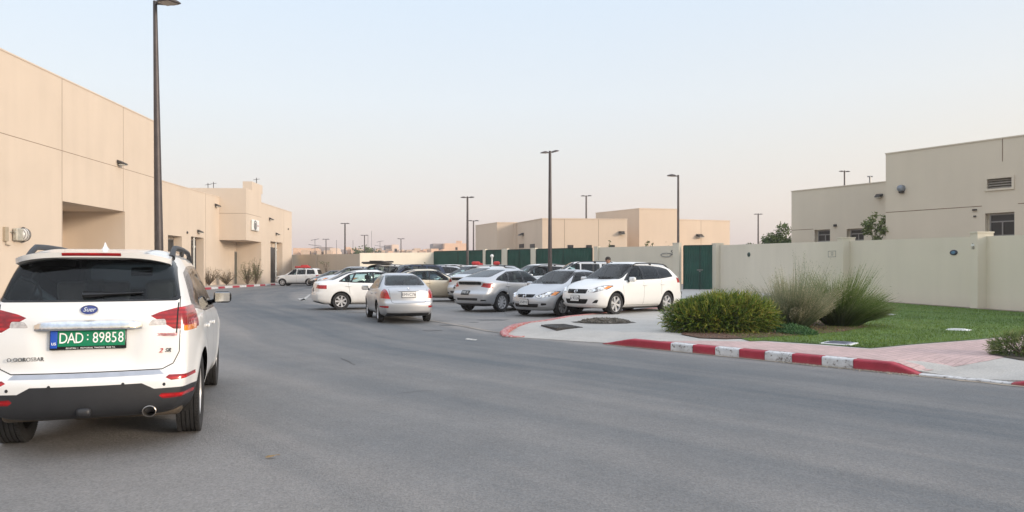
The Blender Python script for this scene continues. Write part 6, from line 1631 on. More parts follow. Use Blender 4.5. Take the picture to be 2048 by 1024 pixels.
def bush(cx, cy, rx, ry, h, n, label, zb=0.14, name='bush', px_lobes=None, size=1.0, mat=None):
    """spiky evergreen: sprays of needles thrown outward from a lumpy dome"""
    root = empty(name, (cx, cy, zb), 0, label, 'bush')
    lv = Leaves(); tw = MB()
    lobes = px_lobes or [(0,0,0.0,1.0)]
    for k in range(n):
        lx, ly, lz, ls = rnd.choice(lobes)
        a = rnd.uniform(0, 2*math.pi); e = math.asin(rnd.uniform(-0.55, 1.0)); rr = (0.5 + 0.5*rnd.random()**0.5)*ls
        un = Vector((math.cos(a)*math.cos(e), math.sin(a)*math.cos(e), math.sin(e)))
        lump = 1 + 0.13*mnoise.noise(un*3.1 + Vector((lx*4, ly*4, 1))) 
        p = Vector((lx*rx + un.x*rx*rr*lump, ly*ry + un.y*ry*rr*lump, max(0.02+0.05*rnd.random(), h*0.34 + lz*h + un.z*h*0.62*rr*lump)))
        dn = Vector((un.x/rx, un.y/ry, un.z/h*1.1)).normalized()
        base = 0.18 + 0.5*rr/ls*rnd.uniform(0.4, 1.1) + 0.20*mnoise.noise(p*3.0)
        L = size*rnd.uniform(0.12, 0.22)
        axis = (dn*1.2 + Vector((0,0,0.25)) + rdir()*0.3).normalized()
        tw_end = p + axis*L
        m = 7
        for j in range(m):
            t = j/m; q = p + axis*L*t
            d = (axis*(0.9) + rdir()*0.75).normalized()
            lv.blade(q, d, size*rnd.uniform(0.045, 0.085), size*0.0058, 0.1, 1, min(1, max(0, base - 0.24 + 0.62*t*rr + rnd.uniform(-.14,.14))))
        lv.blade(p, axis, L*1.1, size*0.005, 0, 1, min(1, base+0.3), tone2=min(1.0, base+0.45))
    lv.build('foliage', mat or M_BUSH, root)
    for k in range(26):
        a = rnd.uniform(0, 6.28); r = rnd.uniform(0.3, 0.8); tw.tube([(rnd.uniform(-.1,.1), rnd.uniform(-.1,.1), 0), (math.cos(a)*rx*r*0.5, math.sin(a)*ry*r*0.5, h*0.3), (math.cos(a)*rx*r, math.sin(a)*ry*r, h*rnd.uniform(0.4,0.7))], [0.018,0.012,0.005], 5)
    tw.build('stems', M_BARK, root)
    return root
c = G(1440, 664, 0.14)
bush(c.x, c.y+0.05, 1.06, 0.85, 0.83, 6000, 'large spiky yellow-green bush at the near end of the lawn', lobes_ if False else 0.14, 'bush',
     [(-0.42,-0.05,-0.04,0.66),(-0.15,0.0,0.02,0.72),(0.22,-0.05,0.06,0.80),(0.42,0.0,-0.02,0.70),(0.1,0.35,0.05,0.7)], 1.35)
def grass_clump(cx, cy, n, label, hmin, hmax, spread, mat, lean=Vector((0,0,0)), plume=0.5, zb=0.15, base_r=0.22, tones=(0.15,0.75), bend=0.7, w=0.006, seeds=6, tip=0.12):
    root = empty('ornamental_grass', (cx, cy, zb), 0, label, 'ornamental grass')
    lv = Leaves()
    tillers = []
    for k in range(120):
        a = rnd.uniform(0, 2*math.pi); t = rnd.random()**0.75*spread; tillers.append((a, t, rnd.triangular(hmin, hmax, hmin+(hmax-hmin)*0.35), rnd.uniform(*tones)))
    for k in range(n):
        a, t, Lt, tt = rnd.choice(tillers); a += rnd.gauss(0, 0.13); t = max(0, t + rnd.gauss(0, 0.07)); r = base_r*math.sqrt(rnd.random())
        d = Vector((math.cos(a)*t, math.sin(a)*t*0.8, 1.0)) + lean*(0.4+0.8*((k % 7)/7))
        L = Lt*rnd.uniform(0.55, 1.04)*(1.0 - tip*t*0.6)
        tn = 0.6*tt + 0.4*rnd.uniform(*tones); p0 = Vector((math.cos(a)*r, math.sin(a)*r, 0))
        seg = 5
        # build the arc and keep its points for the seed heads
        q = Vector(p0); dd = d.normalized(); pts = [q.copy()]
        side = dd.cross(rdir()).normalized(); o = len(lv.v); bnd = bend*rnd.uniform(0.3, 1.3)
        for j in range(seg):
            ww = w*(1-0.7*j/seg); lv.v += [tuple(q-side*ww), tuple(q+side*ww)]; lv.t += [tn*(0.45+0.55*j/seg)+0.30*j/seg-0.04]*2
            q = q + dd*(L/seg); dd = (dd + (Vector((0,0,-1))+Vector((d.x,d.y,0))*0.4)*bnd/seg*(0.3+0.7*j/seg)).normalized(); pts.append(q.copy())
        lv.v.append(tuple(q)); lv.t.append(min(1, tn+0.3))
        for j in range(seg-1): lv.f.append((o+2*j, o+2*j+1, o+2*j+3, o+2*j+2))
        lv.f.append((o+2*seg-2, o+2*seg-1, o+2*seg))
        if rnd.random() < plume:
            for j in range(seeds):
                u = rnd.uniform(0.62, 1.0)*(seg); i0 = min(seg-1, int(u)); pp = pts[i0].lerp(pts[i0+1], u-i0)
                lv.blade(pp, (dd + rdir()*0.8).normalized(), rnd.uniform(0.02,0.05), 0.005, 0, 1, min(1.0, tn+0.35))
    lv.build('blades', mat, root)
    return root
c = G(1585, 657, 0.15); 
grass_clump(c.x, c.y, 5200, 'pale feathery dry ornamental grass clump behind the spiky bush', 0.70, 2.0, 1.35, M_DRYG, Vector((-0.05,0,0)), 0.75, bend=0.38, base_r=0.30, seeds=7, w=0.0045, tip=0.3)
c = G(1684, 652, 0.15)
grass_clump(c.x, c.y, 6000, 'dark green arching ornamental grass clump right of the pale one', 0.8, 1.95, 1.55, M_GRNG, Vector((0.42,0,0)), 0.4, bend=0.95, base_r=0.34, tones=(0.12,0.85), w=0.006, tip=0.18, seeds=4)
# low ground cover in front of the grasses
def low_cover(poly, n, label, name='ground_cover'):
    pts = [G(x, y, 0.16) for x, y in poly]; lv = Leaves(); x0,x1=min(p.x for p in pts),max(p.x for p in pts); y0,y1=min(p.y for p in pts),max(p.y for p in pts)
    cx, cy = (x0+x1)/2, (y0+y1)/2
    for k in range(n):
        a = rnd.uniform(0,6.28); r = math.sqrt(rnd.random()); x = cx+(x1-x0)/2*r*math.cos(a); y = cy+(y1-y0)/2*r*math.sin(a); h = 0.14*(1-r*r)+0.02
        lv.leaf((x, y, 0.165+h*rnd.random()), rdir(0.9), rnd.uniform(0.03,0.07), 0.009, rnd.uniform(0,1))
    o = lv.build(name, M_COVER); tag(o, label, 'ground cover', kind='stuff')
low_cover([(1543,664),(1622,664),(1580,672),(1580,656)], 4200, 'low bluish green ground cover in front of the pale grass')
c = G(2030, 712, 0.14); bush(c.x+0.12, c.y, 0.42, 0.35, 0.32, 900, 'small dark green shrub at the right frame edge on the paver walk', 0.14, 'shrub', None, 0.75, M_COVER if False else M_GRNG)
soil = [tuple(G(px, py, 0.15)[:2]) for px, py in ((1975,709),(2048,722),(2100,712),(2060,700))]
patch('planting_bed', soil, zisl, 0.2, pbr('dark_wet_soil', (0.05,0.04,0.03), 0.95, var=0.4, scale=10), off=0.012)
# lawn blades
def in_poly(poly, x, y):
    c = False; j = len(poly)-1
    for i in range(len(poly)):
        a, b = poly[i], poly[j]
        if (a[1] > y) != (b[1] > y) and x < (b[0]-a[0])*(y-a[1])/(b[1]-a[1])+a[0]: c = not c
        j = i
    return c
def lawn(poly, n, label, excl=()):
    lv = Leaves(); x0,x1=min(p[0] for p in poly),max(p[0] for p in poly); y0,y1=min(p[1] for p in poly),max(p[1] for p in poly); k = 0; tries = 0
    while k < n and tries < n*6:
        tries += 1; x, y = rnd.uniform(x0,x1), y0+(y1-y0)*rnd.random()**1.5
        if not in_poly(poly, x, y) or any((x-e[0])**2+(y-e[1])**2 < e[2]**2 for e in excl): continue
        k += 1; tn = 0.42+0.45*mnoise.noise(Vector((x*0.7,y*0.7,0)))+0.30*mnoise.noise(Vector((x*4,y*4,3)))+rnd.uniform(-.25,.25)
        lv.blade((x, y, zisl(x, y)+0.008), Vector((rnd.uniform(-.6,.6), rnd.uniform(-.6,.6), 1)), rnd.uniform(0.025,0.055), 0.006, 0, 1, max(0,min(1,tn)))
    return tag(lv.build('grass', M_LAWN), label, 'lawn', kind='stuff')
ex = [(*G(1678,688,0.15)[:2], 0.36), (*G(1917,661,0.15)[:2], 0.26), (*G(1767,630,0.15)[:2], 0.34)]
lawn(lawn_p, 52000, 'short mown green lawn between the walk and the cream wall', ex)
lawn(strip_p, 3000, 'thin strip of grass in front of the tall green gate')
# leaf litter in the bed
lv = Leaves()
for k in range(1500):
    x, y = rnd.uniform(3.0, 7.5), rnd.uniform(14.0, 21)
    if in_poly(mul_p, x, y): lv.leaf((x, y, zisl(x,y)+0.03), rdir(), rnd.uniform(0.03,0.06), 0.012, rnd.random())
tag(lv.build('leaf_litter', leafmat('litter_leaves', [(0.06,0.025,0.02),(0.13,0.06,0.04),(0.22,0.13,0.08)], trans=False)), 'reddish brown leaf litter in the bed under the grasses', 'leaf litter', kind='stuff')

def tree(loc, h, crown, n, label, leafs=0.12, name='tree', trunk_r=0.09, sparse=False, mat=None, cat='tree', lobes=7, tones=(0,1), group=None, crown_base=0.35):
    root = empty(name, loc, 0, label, cat, group)
    m = MB(); ends = []
    lean = Vector((rnd.uniform(-.05,.05)*h, rnd.uniform(-.05,.05)*h, 0))
    m.tube([(0,0,0), tuple(lean*0.4+Vector((0,0,h*0.3))), tuple(lean+Vector((0,0,h*0.75)))], [trunk_r, trunk_r*0.75, trunk_r*0.3], 8)
    for k in range(lobes):
        a = 2*math.pi*k/lobes + rnd.uniform(-.4,.4); z0 = h*rnd.uniform(crown_base*0.8, 0.6); r = crown*rnd.uniform(0.45,0.85); e = Vector((math.cos(a)*r, math.sin(a)*r, min(h*0.95, z0+h*rnd.uniform(0.12,0.35))))
        s0 = lean*(z0/h)+Vector((0,0,z0)); mid = s0.lerp(e, 0.5)+Vector((0,0,0.06*h)); m.tube([s0, mid, e], [trunk_r*0.4, trunk_r*0.25, trunk_r*0.08], 5); ends.append(e); ends.append(mid.lerp(e, 0.5))
    ends.append(Vector((0,0,h*0.9))+lean)
    m.build('trunk', M_BARK, root, True)
    lv = Leaves()
    for k in range(n):
        e = rnd.choice(ends); rr = crown*(0.22 if sparse else 0.42)*rnd.random()**0.4; p = e + rdir()*rr; p.z = e.z + (p.z-e.z)*0.8
        tn = 0.5 + 0.4*mnoise.noise(p*2/max(0.4,crown)) + rnd.uniform(-.3,.3)
        lv.leaf(p, (rdir()+Vector((0,0,-0.2))).normalized(), leafs*rnd.uniform(0.6,1.3), leafs*0.28, max(0, min(1, tn)))
    lv.build('crown', mat or M_TREEL, root)
    return root
t = at(1556, 452, 58); tree((t.x+0.1, 58, 0), t.z+0.2, 1.7, 5200, 'rounded green tree beyond the cream wall left of the lower beige house', 0.2, lobes=9)
t = at(1533, 470, 60); tree((t.x, 60, 0), t.z, 0.7, 900, 'smaller bush-like tree against the left side of the rounded tree', 0.18)
t = at(1497, 481, 62); tree((t.x, 62, 0), t.z+0.1, 0.45, 300, 'small tuft of a tree just showing over the cream wall', 0.15)
t = at(1750, 425, 36.2); tree((17.6, 35.6, 0), t.z+0.25, 0.85, 950, 'young leafy sapling in front of the gap between the beige houses', 0.15, 'sapling', 0.035, True, cat='sapling', lobes=9, crown_base=0.5, mat=leafmat('pale_sapling_leaves', [(0.06,0.09,0.03),(0.14,0.18,0.06),(0.24,0.27,0.11)]))
t = at(1298, 476, 58); tree((t.x, 58, 0), t.z+0.1, 0.45, 260, 'small sapling over the short cream wall below the tallest sand block', 0.12, 'sapling', 0.03, True, cat='sapling', lobes=5)
t = at(1221, 474, 60); tree((t.x, 60, 0), t.z+0.1, 0.35, 120, 'thin sapling over the left end of the short cream wall', 0.11, 'sapling', 0.03, True, cat='sapling', lobes=4)
t = at(651, 509, 70); tree((t.x, 70, 0), 3.0, 0.7, 60, 'nearly bare sapling in front of the buff far wall', 0.10, 'sapling', 0.04, True, cat='sapling', lobes=7)
t = at(860, 512, 63); tree((t.x-0.3, 61, 0), 2.3, 0.4, 50, 'nearly bare sapling before the pale far wall', 0.10, 'sapling', 0.03, True, cat='sapling', lobes=5)
for px, py, Y, cr, lab in ((727,496,230,3.4,'round green tree in the far town beside a thin lamp post'),(711,497,240,2.4,'dull reddish tree in the far town left of the green one'),(745,499,240,2.6,'low dark tree right of the green one in the far town'),(1335,487,56,0.3,'tuft of twigs on the wall top beside the gate pillar')):
    t = at(px, py, Y); tree((t.x, Y, 0), t.z+0.6, cr, 500 if Y > 100 else 40, lab, 0.8 if Y > 100 else 0.08, trunk_r=0.3 if Y > 100 else 0.03)
# dry shrubs along the left building
M_DRYL = leafmat('dry_shrub_leaves', [(0.05,0.05,0.02),(0.13,0.11,0.05),(0.28,0.20,0.12)])
def shrub(px, py, Y, w, h, n, label, mat):
    t = at(px, py, Y); root = empty('shrub', (t.x, Y, 0.16), 0, label, 'shrub'); m = MB(); lv = Leaves()
    for k in range(34):
        a = rnd.uniform(0,6.28); r = rnd.uniform(0.2,1); e = Vector((math.cos(a)*w*r, math.sin(a)*w*r*0.5, h*rnd.uniform(0.5,1.0)*(1.15-0.4*r))); mid = e*0.5+Vector((rnd.uniform(-.1,.1),0,0.1)); m.tube([(0,0,0), mid, e], [0.025,0.014,0.006], 5)
        for j in range(n): lv.leaf(Vector((0,0,0)).lerp(e, rnd.uniform(0.35,1.0))+rdir()*0.13*w, rdir(), rnd.uniform(0.06,0.12), 0.022, rnd.random())
    m.build('stems', M_BARK, root); lv.build('foliage', mat, root)
shrub(418, 567, 64, 1.3, 1.75, 22, 'dry straggly shrub below the second narrow doorway pier', M_DRYL)
shrub(453, 565, 66.5, 1.2, 1.3, 26, 'low dry shrub just left of the entrance recess', M_DRYL)
shrub(495, 566, 68.5, 1.1, 2.2, 24, 'greenish twiggy shrub in front of the entrance recess', M_TREEL)
shrub(512, 566, 70, 0.9, 2.6, 26, 'taller greenish twiggy shrub right of the entrance door', M_TREEL)
# ------------------------------------------------------------------ cars in place
def put(root, x, y, deg, z=0.0, scale=1.0, pitch=0.0):
    root.location = (x, y, z); root.rotation_euler = (0, R(pitch), R(deg)); root.scale = (scale,)*3
def dup(root, label, group=None, paint_mat=None):
    """copy of a car: the root, its parts and their sub-parts share mesh data"""
    r = root.copy(); COL.objects.link(r); r['label'] = label
    if group: r['group'] = group
    for ch in list(root.children):
        c = ch.copy(); COL.objects.link(c); c.parent = r
        if paint_mat and c.type == 'MESH':
            for sl in c.material_slots:
                if sl.material and sl.material.name.endswith('_car_paint'):
                    sl.link = 'OBJECT'; sl.material = paint_mat
        for g in ch.children:
            d = g.copy(); COL.objects.link(d); d.parent = c
    return r
hero, bvh, *_ = make_car('hero', spec_hero(), 'white estate car seen from behind in the left foreground with a green number plate')
finish_hero(hero, bvh)
hang = 109.0; f = Vector((math.cos(R(hang)), math.sin(R(hang)))); HC = Vector((-3.40, 5.92)) + f*2.33
put(hero, HC.x, HC.y, hang, 0.0, 1.0); hero.scale = (1.0, 0.90, 1.02)

w8, bvh, *_ = make_car('w8', spec_white_wagon(), 'white estate car with black roof rails parked half on the concrete apron, facing the camera')
add_grille_bits(w8, bvh, 0.33, 0.67, 0.75); roof_rails(w8, bvh, (-1.72, 0.3), 0.585, M_PLAST); lamp_inner(w8, bvh, [(0.58,0.73),(0.68,0.79)], 1, 0.055)
add_plate(w8, bvh, 0.0, 0.50, 1, 0.34, 0.16, '6 9326'); wiper(w8, bvh, 0.5, -0.1, 1.10, 1, False)
put(w8, 3.60, 24.22, 223, 0.09, 1.0, -0.8); w8.scale = (0.97, 1.0, 1.035)

c7, bvh, *_ = make_car('c7', spec_sedan('c'), 'silver saloon facing the camera beside the white estate car'); add_grille_bits(c7, bvh, 0.27, 0.61, 0.69)
lamp_inner(c7, bvh, [(0.52,0.64),(0.64,0.70)], 1, 0.05); add_plate(c7, bvh, 0.0, 0.46, 1, 0.34, 0.16, '25893'); wiper(c7, bvh, 0.45, -0.15, 1.03, 1, False)
put(c7, 1.92, 25.35, 228, 0, 1.04)

c6, bvh, *_ = make_car('c6', spec_hatch(), 'silver five door hatchback with a dark rear panel, seen from its rear corner')
add_plate(c6, bvh, 0.05, 0.66, -1, 0.34, 0.15, 'MO 5', M_PLAST, M_PLATEW)
put(c6, -0.17, 27.95, 50, 0, 1.06)

c4, bvh, *_ = make_car('c4', spec_sedan('b'), 'silver saloon driving away in the middle of the road edge')
add_plate(c4, bvh, 0.0, 0.84, -1, 0.42, 0.15, 'EMVC78'); 
cb = MB()
pts = [tuple(surf_x(bvh, y, 0.955, -1)[0] + Vector((-0.012,0,0))) for y in [-0.32+0.08*k for k in range(9)]]
cb.tube(pts, 0.014, 8); cb.build('boot_chrome_bar', M_CHROME, c4, True)
F = frame_on(bvh, 0, 1.0, -1, 0.004); cb = MB(F); cb.lathe([(0.03,0),(0.036,0.01),(0.044,0)], 20, 0, None, 'z', close=True); cb.bbox((-0.008,-0.04,0),(0.008,0.04,0.008),0.003); cb.build('boot_badge', M_CHROME, c4, True)
hb = 108.0; fv = Vector((math.cos(R(hb)), math.sin(R(hb)))); lv_ = Vector((-fv.y, fv.x)); c = Vector((-3.86, 21.14)) + fv*1.27 - lv_*0.78
put(c4, c.x, c.y, hb, 0, 0.97); c4.scale = (0.95, 0.90, 0.965)

c3, bvh, *_ = make_car('c3', spec_sedan('a'), 'white saloon with red tail light parked just left of the silver saloon')
add_plate(c3, bvh, 0.0, 0.72, -1, 0.34, 0.15, '53 2', None, M_RED)
hb = 20.0; fv = Vector((math.cos(R(hb)), math.sin(R(hb)))); lv_ = Vector((-fv.y, fv.x)); c = Vector((-6.41, 27.75)) + fv*1.29 + lv_*0.88
put(c3, c.x, c.y, hb, 0, 1.03)

c5, bvh, *_ = make_car('c5', spec_sedan('d'), 'beige saloon behind the silver one, seen from its right side')
put(c5, -4.05, 35.6, 16, 0, 1.06)

c2, bvh, *_ = make_car('c2', spec_suv(), 'white sport utility car at the bend facing left with a red bag on its roof')
roof_rails(c2, bvh, (-1.6, 0.2), 0.62, M_PLAST, 0.08)
put(c2, -20.25, 70.4, 177, 0, 0.97)
def roof_load(car_loc, z, label, parts, name='roof_bag', cat='roof bag'):
    m = MB()
    for (x, y, zz, sx, sy, sz) in parts: m.bbox((x-sx,y-sy,zz),(x+sx,y+sy,zz+sz),min(sx,sy,sz)*0.8)
    o = m.build(name, pbr('red_bag_cloth', (0.42,0.03,0.03), 0.7, var=0.25), None, True); o.location = (*car_loc, z); tag(o, label, cat); return o
roof_load((-20.0, 70.4), 1.70, 'red bag lying on the roof of the white car at the bend', [(0.1,0,0,0.7,0.3,0.16),(0.3,0,0.06,0.35,0.25,0.22)])

# rows behind: copies of the same kinds in other paints
ROW = 'cars parked in the rows behind'
def dupp(src, px, Y, deg, label, paint_mat=None, scale=1.0):
    X = (px-CX)/FPX*Y; o = dup(src, label, ROW, paint_mat); put(o, X, Y, deg, 0, scale); return o
dupp(c7, 668, 64, 205, 'dark grey saloon beside the white car at the bend, mostly hidden', P_GREY, 1.0)
dupp(w8, 702, 53.5, 200, 'pale silver estate car nosing left behind the white saloon', P_PALE, 1.08)
dupp(w8, 757, 47.5, 215, 'white estate car with loaded roof between the pale silver and dark blue cars', None, 1.16)
dupp(c2, 815, 47, 208, 'dark blue people carrier behind the beige saloon', P_BLUE, 1.08)
dupp(w8, 862, 52, 215, 'pale silver estate car partly seen right of the dark blue carrier', P_PALE, 1.15)
dupp(w8, 893, 55, 215, 'white estate car in front of the far wide green fence bay', None, 1.18)
dupp(w8, 945, 41.5, 215, 'white estate car with a red bag on its roof behind the beige saloon', None, 1.10)
dupp(c6, 985, 35.5, 50, 'grey blue hatchback hidden behind the silver five door hatchback', P_PALE, 1.12)
dupp(w8, 975, 44.5, 225, 'pale estate car with a red roof bag in front of the small green gate', P_PALE, 1.12)
dupp(w8, 1072, 40.5, 205, 'white estate car left of the white sport utility car near the lamp post', None, 1.13)
dupp(c2, 1155, 38.5, 183, 'white sport utility car in front of the green fence right of the lamp post', None, 1.13)
dupp(c2, 1062, 50, 190, 'white sport utility car in the back row beside the lamp post foot', P_PALE, 1.05)
roof_load(((952-CX)/FPX*41.5, 41.5), 1.78, 'red bag on the roof of the white estate car behind the beige saloon', [(0,0,0,0.24,0.2,0.2),(0.25,0.1,0,0.14,0.15,0.1)])
roof_load(((985-CX)/FPX*44.5, 44.5), 1.80, 'red bag on the roof of the pale estate car', [(0.25,0,0,0.2,0.2,0.22)])
m = MB(); X = (757-CX)/FPX*47.5
for k in range(4): m.tube([(X-1.0,47.1+k*0.27,1.97),(X+0.9,47.1+k*0.27,2.03)],0.05,8)
m.bbox((X-0.9,46.95,1.88),(X+0.8,48.05,1.95),0.02); m.bbox((X-0.5,47.0,2.0),(X+0.3,47.8,2.1),0.04)
tag(m.build('roof_rack_load', M_LAMPD), 'bundle of dark tubes on the roof of the white estate car', 'roof load')
# pole with a white globe standing among the cars
t = at(984, 512, 43); m = MB(); r_ = empty('marker_pole', (t.x, 43, 0), 0, 'white pole topped with a small globe among the parked cars', 'pole')
m.tube([(0,0,0),(0,0,t.z)], 0.05, 10); m.build('pole', M_WHITEP, r_, True); m = MB(); m.lathe([(0.001,-0.11),(0.08,-0.07),(0.11,0),(0.08,0.07),(0.001,0.11)], 16, 0, Matrix.Translation((0,0,t.z)), 'z'); m.build('globe', M_PLATEW, r_, True)

# ------------------------------------------------------------------ person behind the white estate car
def person(loc, rz, label):
    bm = bmesh.new(); lay = bm.verts.layers.skin.verify()
    J = {'pelvis':(0,0,0.98,0.15),'waist':(0,0,1.12,0.13),'chest':(0,0,1.32,0.165),'neck0':(0,0,1.50,0.075),'neck':(0,0.0,1.57,0.055),
         'head0':(0,0.015,1.64,0.07),'head1':(0,0.02,1.71,0.093),'head2':(0,0.01,1.79,0.075)}
    for s, k in ((1,'l'),(-1,'r')):
        J['sh'+k]=(s*0.18,0,1.46,0.065); J['el'+k]=(s*0.26,-0.03,1.18,0.045); J['wr'+k]=(s*0.22,0.20,1.22,0.030); J['pa'+k]=(s*0.19,0.28,1.26,0.032)
        J['hip'+k]=(s*0.10,0,0.90,0.095); J['kn'+k]=(s*0.11,0.01,0.50,0.062); J['an'+k]=(s*0.11,-0.02,0.09,0.042); J['to'+k]=(s*0.12,0.14,0.04,0.035)
    E = [('pelvis','waist'),('waist','chest'),('chest','neck0'),('neck0','neck'),('neck','head0'),('head0','head1'),('head1','head2')]
    for k in 'lr': E += [('neck0','sh'+k),('sh'+k,'el'+k),('el'+k,'wr'+k),('wr'+k,'pa'+k),('pelvis','hip'+k),('hip'+k,'kn'+k),('kn'+k,'an'+k),('an'+k,'to'+k)]
    V = {}
    for n, (x,y,z,r) in J.items(): v = bm.verts.new((x,y,z)); v[lay].radius = (r, r*(0.75 if n in ('waist','chest','pelvis') else 1)); V[n] = v
    fing = []
    for s, k in ((1,'l'),(-1,'r')):
        for i, (dx, L) in enumerate(((-0.024,0.060),(-0.008,0.070),(0.008,0.066),(0.024,0.052))):
            b0 = bm.verts.new((s*0.19+dx,0.315,1.265)); b0[lay].radius=(0.010,0.010); b1 = bm.verts.new((s*0.19+dx*1.15,0.315+L*0.6,1.275)); b1[lay].radius=(0.009,0.009); b2 = bm.verts.new((s*0.19+dx*1.2,0.315+L,1.262)); b2[lay].radius=(0.008,0.008)
            bm.edges.new((V['pa'+k], b0)); bm.edges.new((b0,b1)); bm.edges.new((b1,b2))
        t0 = bm.verts.new((s*0.19-s*0.035,0.285,1.285)); t0[lay].radius=(0.011,0.011); t1 = bm.verts.new((s*0.19-s*0.055,0.32,1.30)); t1[lay].radius=(0.009,0.009); bm.edges.new((V['pa'+k],t0)); bm.edges.new((t0,t1))
    for a, b in E: bm.edges.new((V[a], V[b]))
    V['pelvis'][lay].use_root = True
    me = bpy.data.meshes.new('person'); bm.to_mesh(me); bm.free()
    o = bpy.data.objects.new('person_src', me); COL.objects.link(o); md = o.modifiers.new('s','SKIN'); md.use_smooth_shade = True; sb = o.modifiers.new('u','SUBSURF'); sb.levels = 2; sb.render_levels = 2
    dg = bpy.context.evaluated_depsgraph_get(); dg.update(); m2 = bpy.data.meshes.new_from_object(o.evaluated_get(dg)); bpy.data.objects.remove(o)
    skin = pbr('skin', (0.42,0.24,0.17), 0.6, var=0.08); shirt = pbr('patterned_shirt', (0.50,0.27,0.20), 0.9, var=0.5, scale=22); trou = pbr('dark_trousers', (0.05,0.05,0.06), 0.9, var=0.2)
    for mm in (skin, shirt, trou): m2.materials.append(mm)
    for p in m2.polygons:
        c = p.center; p.material_index = 2 if c.z < 1.02 else (1 if c.z < 1.535 and not (c.y > 0.16 and c.z < 1.35) else 0); p.use_smooth = True
    root = bpy.data.objects.new('person', m2); COL.objects.link(root); tag(root, label, 'person'); root.location = loc; root.rotation_euler = (0,0,rz)
    h = MB(); h.lathe([(0.098,-0.02),(0.108,0.03),(0.098,0.08),(0.06,0.118),(0.002,0.13)], 20, 0, Matrix.Translation((0,-0.012,1.74)), 'z'); h.lathe([(0.07,-0.09),(0.10,-0.02),(0.09,0.03)], 16, 0, Matrix.Translation((0,-0.04,1.73)), 'z')
    h.build('hair', pbr('dark_hair', (0.02,0.014,0.01), 0.7, var=0.2), root, True)
    f = MB()
    for s in (-1,1):
        f.lathe([(0.001,0.0),(0.012,0.003),(0.001,0.006)], 10, 0, Matrix.Translation((s*0.034,0.098,1.715))); f.bbox((s*0.034-0.016,0.100,1.733),(s*0.034+0.016,0.108,1.739),0.002)
        f.bbox((s*0.095-0.008,-0.01,1.68),(s*0.095+0.008,0.025,1.73),0.006,1)
    f.bbox((-0.012,0.095,1.675),(0.012,0.128,1.712),0.008,1); f.bbox((-0.022,0.092,1.652),(0.022,0.102,1.660),0.003)
    f.build('face_features', [pbr('dark_features', (0.08,0.03,0.03), 0.6, var=0), skin], root)
    return root
t = at(1216, 513, 28.5)
person((t.x, 28.5, 0.15), R(170), 'person with dark hair in a reddish patterned top standing behind the white estate car')
# ------------------------------------------------------------------ sky, sun, camera
SUN_AZ = Vector((0.88, -0.47)).normalized(); SUN_EL = 13.0
w = bpy.data.worlds.new('World'); scene.world = w; w.use_nodes = True
nt = w.node_tree; bg = nt.nodes['Background']
sk = nt.nodes.new('ShaderNodeTexSky'); sk.sky_type = 'NISHITA'; sk.sun_disc = False
sk.sun_elevation = R(SUN_EL); sk.sun_rotation = math.atan2(SUN_AZ.x, SUN_AZ.y)
sk.air_density = 1.0; sk.dust_density = 2.0; sk.ozone_density = 1.0; sk.altitude = 0
# hazy morning air: a pale veil over the clear-sky model, by elevation, warmer towards the sun; the unseen overhead part is brightened as added ambient fill
def mth(op, a, b=None, c=None, clamp=False):
    n = nt.nodes.new('ShaderNodeMath'); n.operation = op; n.use_clamp = clamp
    for i, v in enumerate((a, b, c)):
        if v is None: continue
        if hasattr(v, 'is_output'): nt.links.new(v, n.inputs[i])
        else: n.inputs[i].default_value = v
    return n.outputs[0]
tc = nt.nodes.new('ShaderNodeTexCoord'); sp = nt.nodes.new('ShaderNodeSeparateXYZ'); nt.links.new(tc.outputs['Generated'], sp.inputs[0])
cr = nt.nodes.new('ShaderNodeValToRGB'); nt.links.new(mth('MULTIPLY', sp.outputs['Z'], 1.0, clamp=True), cr.inputs[0]); E = cr.color_ramp.elements
E[0].position = 0.0; E[0].color = (0.70,0.56,0.56,1); E[1].position = 1.0; E[1].color = (1.35,1.45,1.62,1)
for p_, c_ in ((0.035,(0.76,0.635,0.625)),(0.08,(0.84,0.75,0.715)),(0.15,(0.84,0.82,0.80)),(0.22,(0.83,0.87,0.905)),(0.34,(0.76,0.86,0.97)),(0.46,(0.86,0.96,1.10)),(0.62,(1.25,1.36,1.52))):
    e = E.new(p_); e.color = (*c_, 1)
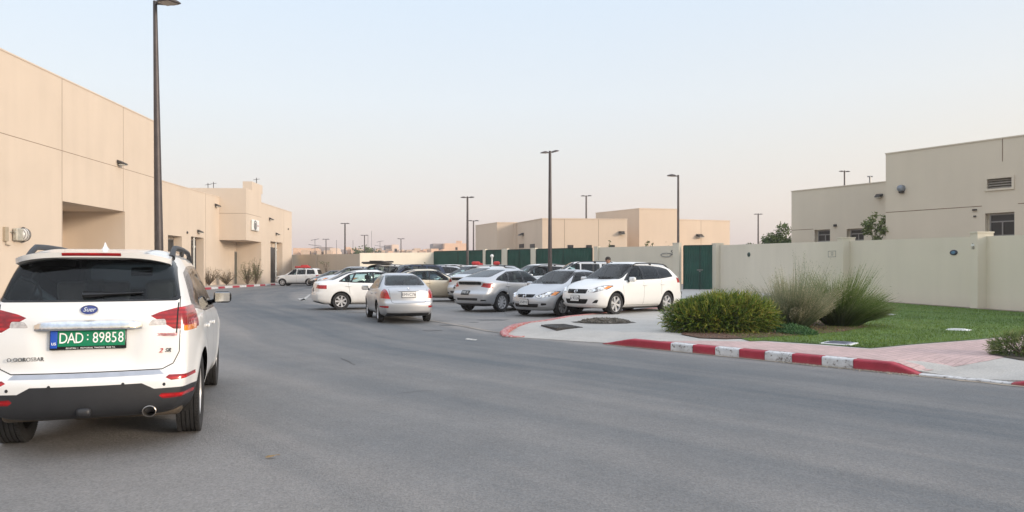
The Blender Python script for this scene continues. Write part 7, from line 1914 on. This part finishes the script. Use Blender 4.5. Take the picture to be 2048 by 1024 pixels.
dot = mth('ADD', mth('MULTIPLY', sp.outputs['X'], SUN_AZ.x), mth('MULTIPLY', sp.outputs['Y'], SUN_AZ.y))
toward = mth('MULTIPLY_ADD', dot, 0.85, 0.30, clamp=True)
low = mth('SUBTRACT', 1.0, mth('MULTIPLY', sp.outputs['Z'], 2.6, clamp=True))
warm = mixc(nt, cr.outputs['Color'], (1.0, 0.86, 0.66), mth('MULTIPLY', toward, low))
vm = nt.nodes.new('ShaderNodeVectorMath'); vm.operation = 'SCALE'; nt.links.new(warm, vm.inputs[0]); vm.inputs['Scale'].default_value = 1/(0.15*2**0.75)
nt.links.new(mixc(nt, sk.outputs[0], vm.outputs[0], 0.88), bg.inputs[0]); bg.inputs[1].default_value = 0.15
s = bpy.data.lights.new('sun', 'SUN'); s.energy = 1.8; s.angle = R(14); s.color = (1.0, 0.84, 0.68)
so = bpy.data.objects.new('sun', s); COL.objects.link(so)
d = Vector((SUN_AZ.x, SUN_AZ.y, math.tan(R(SUN_EL)))); so.rotation_euler = d.to_track_quat('Z', 'Y').to_euler()
cam = bpy.data.cameras.new('camera'); co = bpy.data.objects.new('camera', cam); COL.objects.link(co); scene.camera = co
cam.sensor_width = 36; cam.lens = 36*FPX/2048; cam.shift_y = 28/2048; cam.clip_start = 0.05; cam.clip_end = 8000
co.location = (0, 0, CAMH); co.rotation_euler = (R(90), 0, 0)
vs_ = scene.view_settings; vs_.view_transform = 'Standard'; vs_.look = 'None'; vs_.exposure = 0.82; vs_.gamma = 1

hz = bpy.data.materials.new('morning_haze'); hz.use_nodes = True; hn = hz.node_tree; hn.nodes.remove(hn.nodes['Principled BSDF'])
pv = hn.nodes.new('ShaderNodeVolumePrincipled'); pv.inputs['Color'].default_value = (0.92, 0.88, 0.88, 1); pv.inputs['Density'].default_value = 0.0006; pv.inputs['Anisotropy'].default_value = 0.2
hn.links.new(pv.outputs[0], hn.nodes['Material Output'].inputs['Volume'])
mb = MB(); mb.box((-700,-60,-1.1),(700,900,22)); tag(mb.build('haze', hz), kind='stuff')
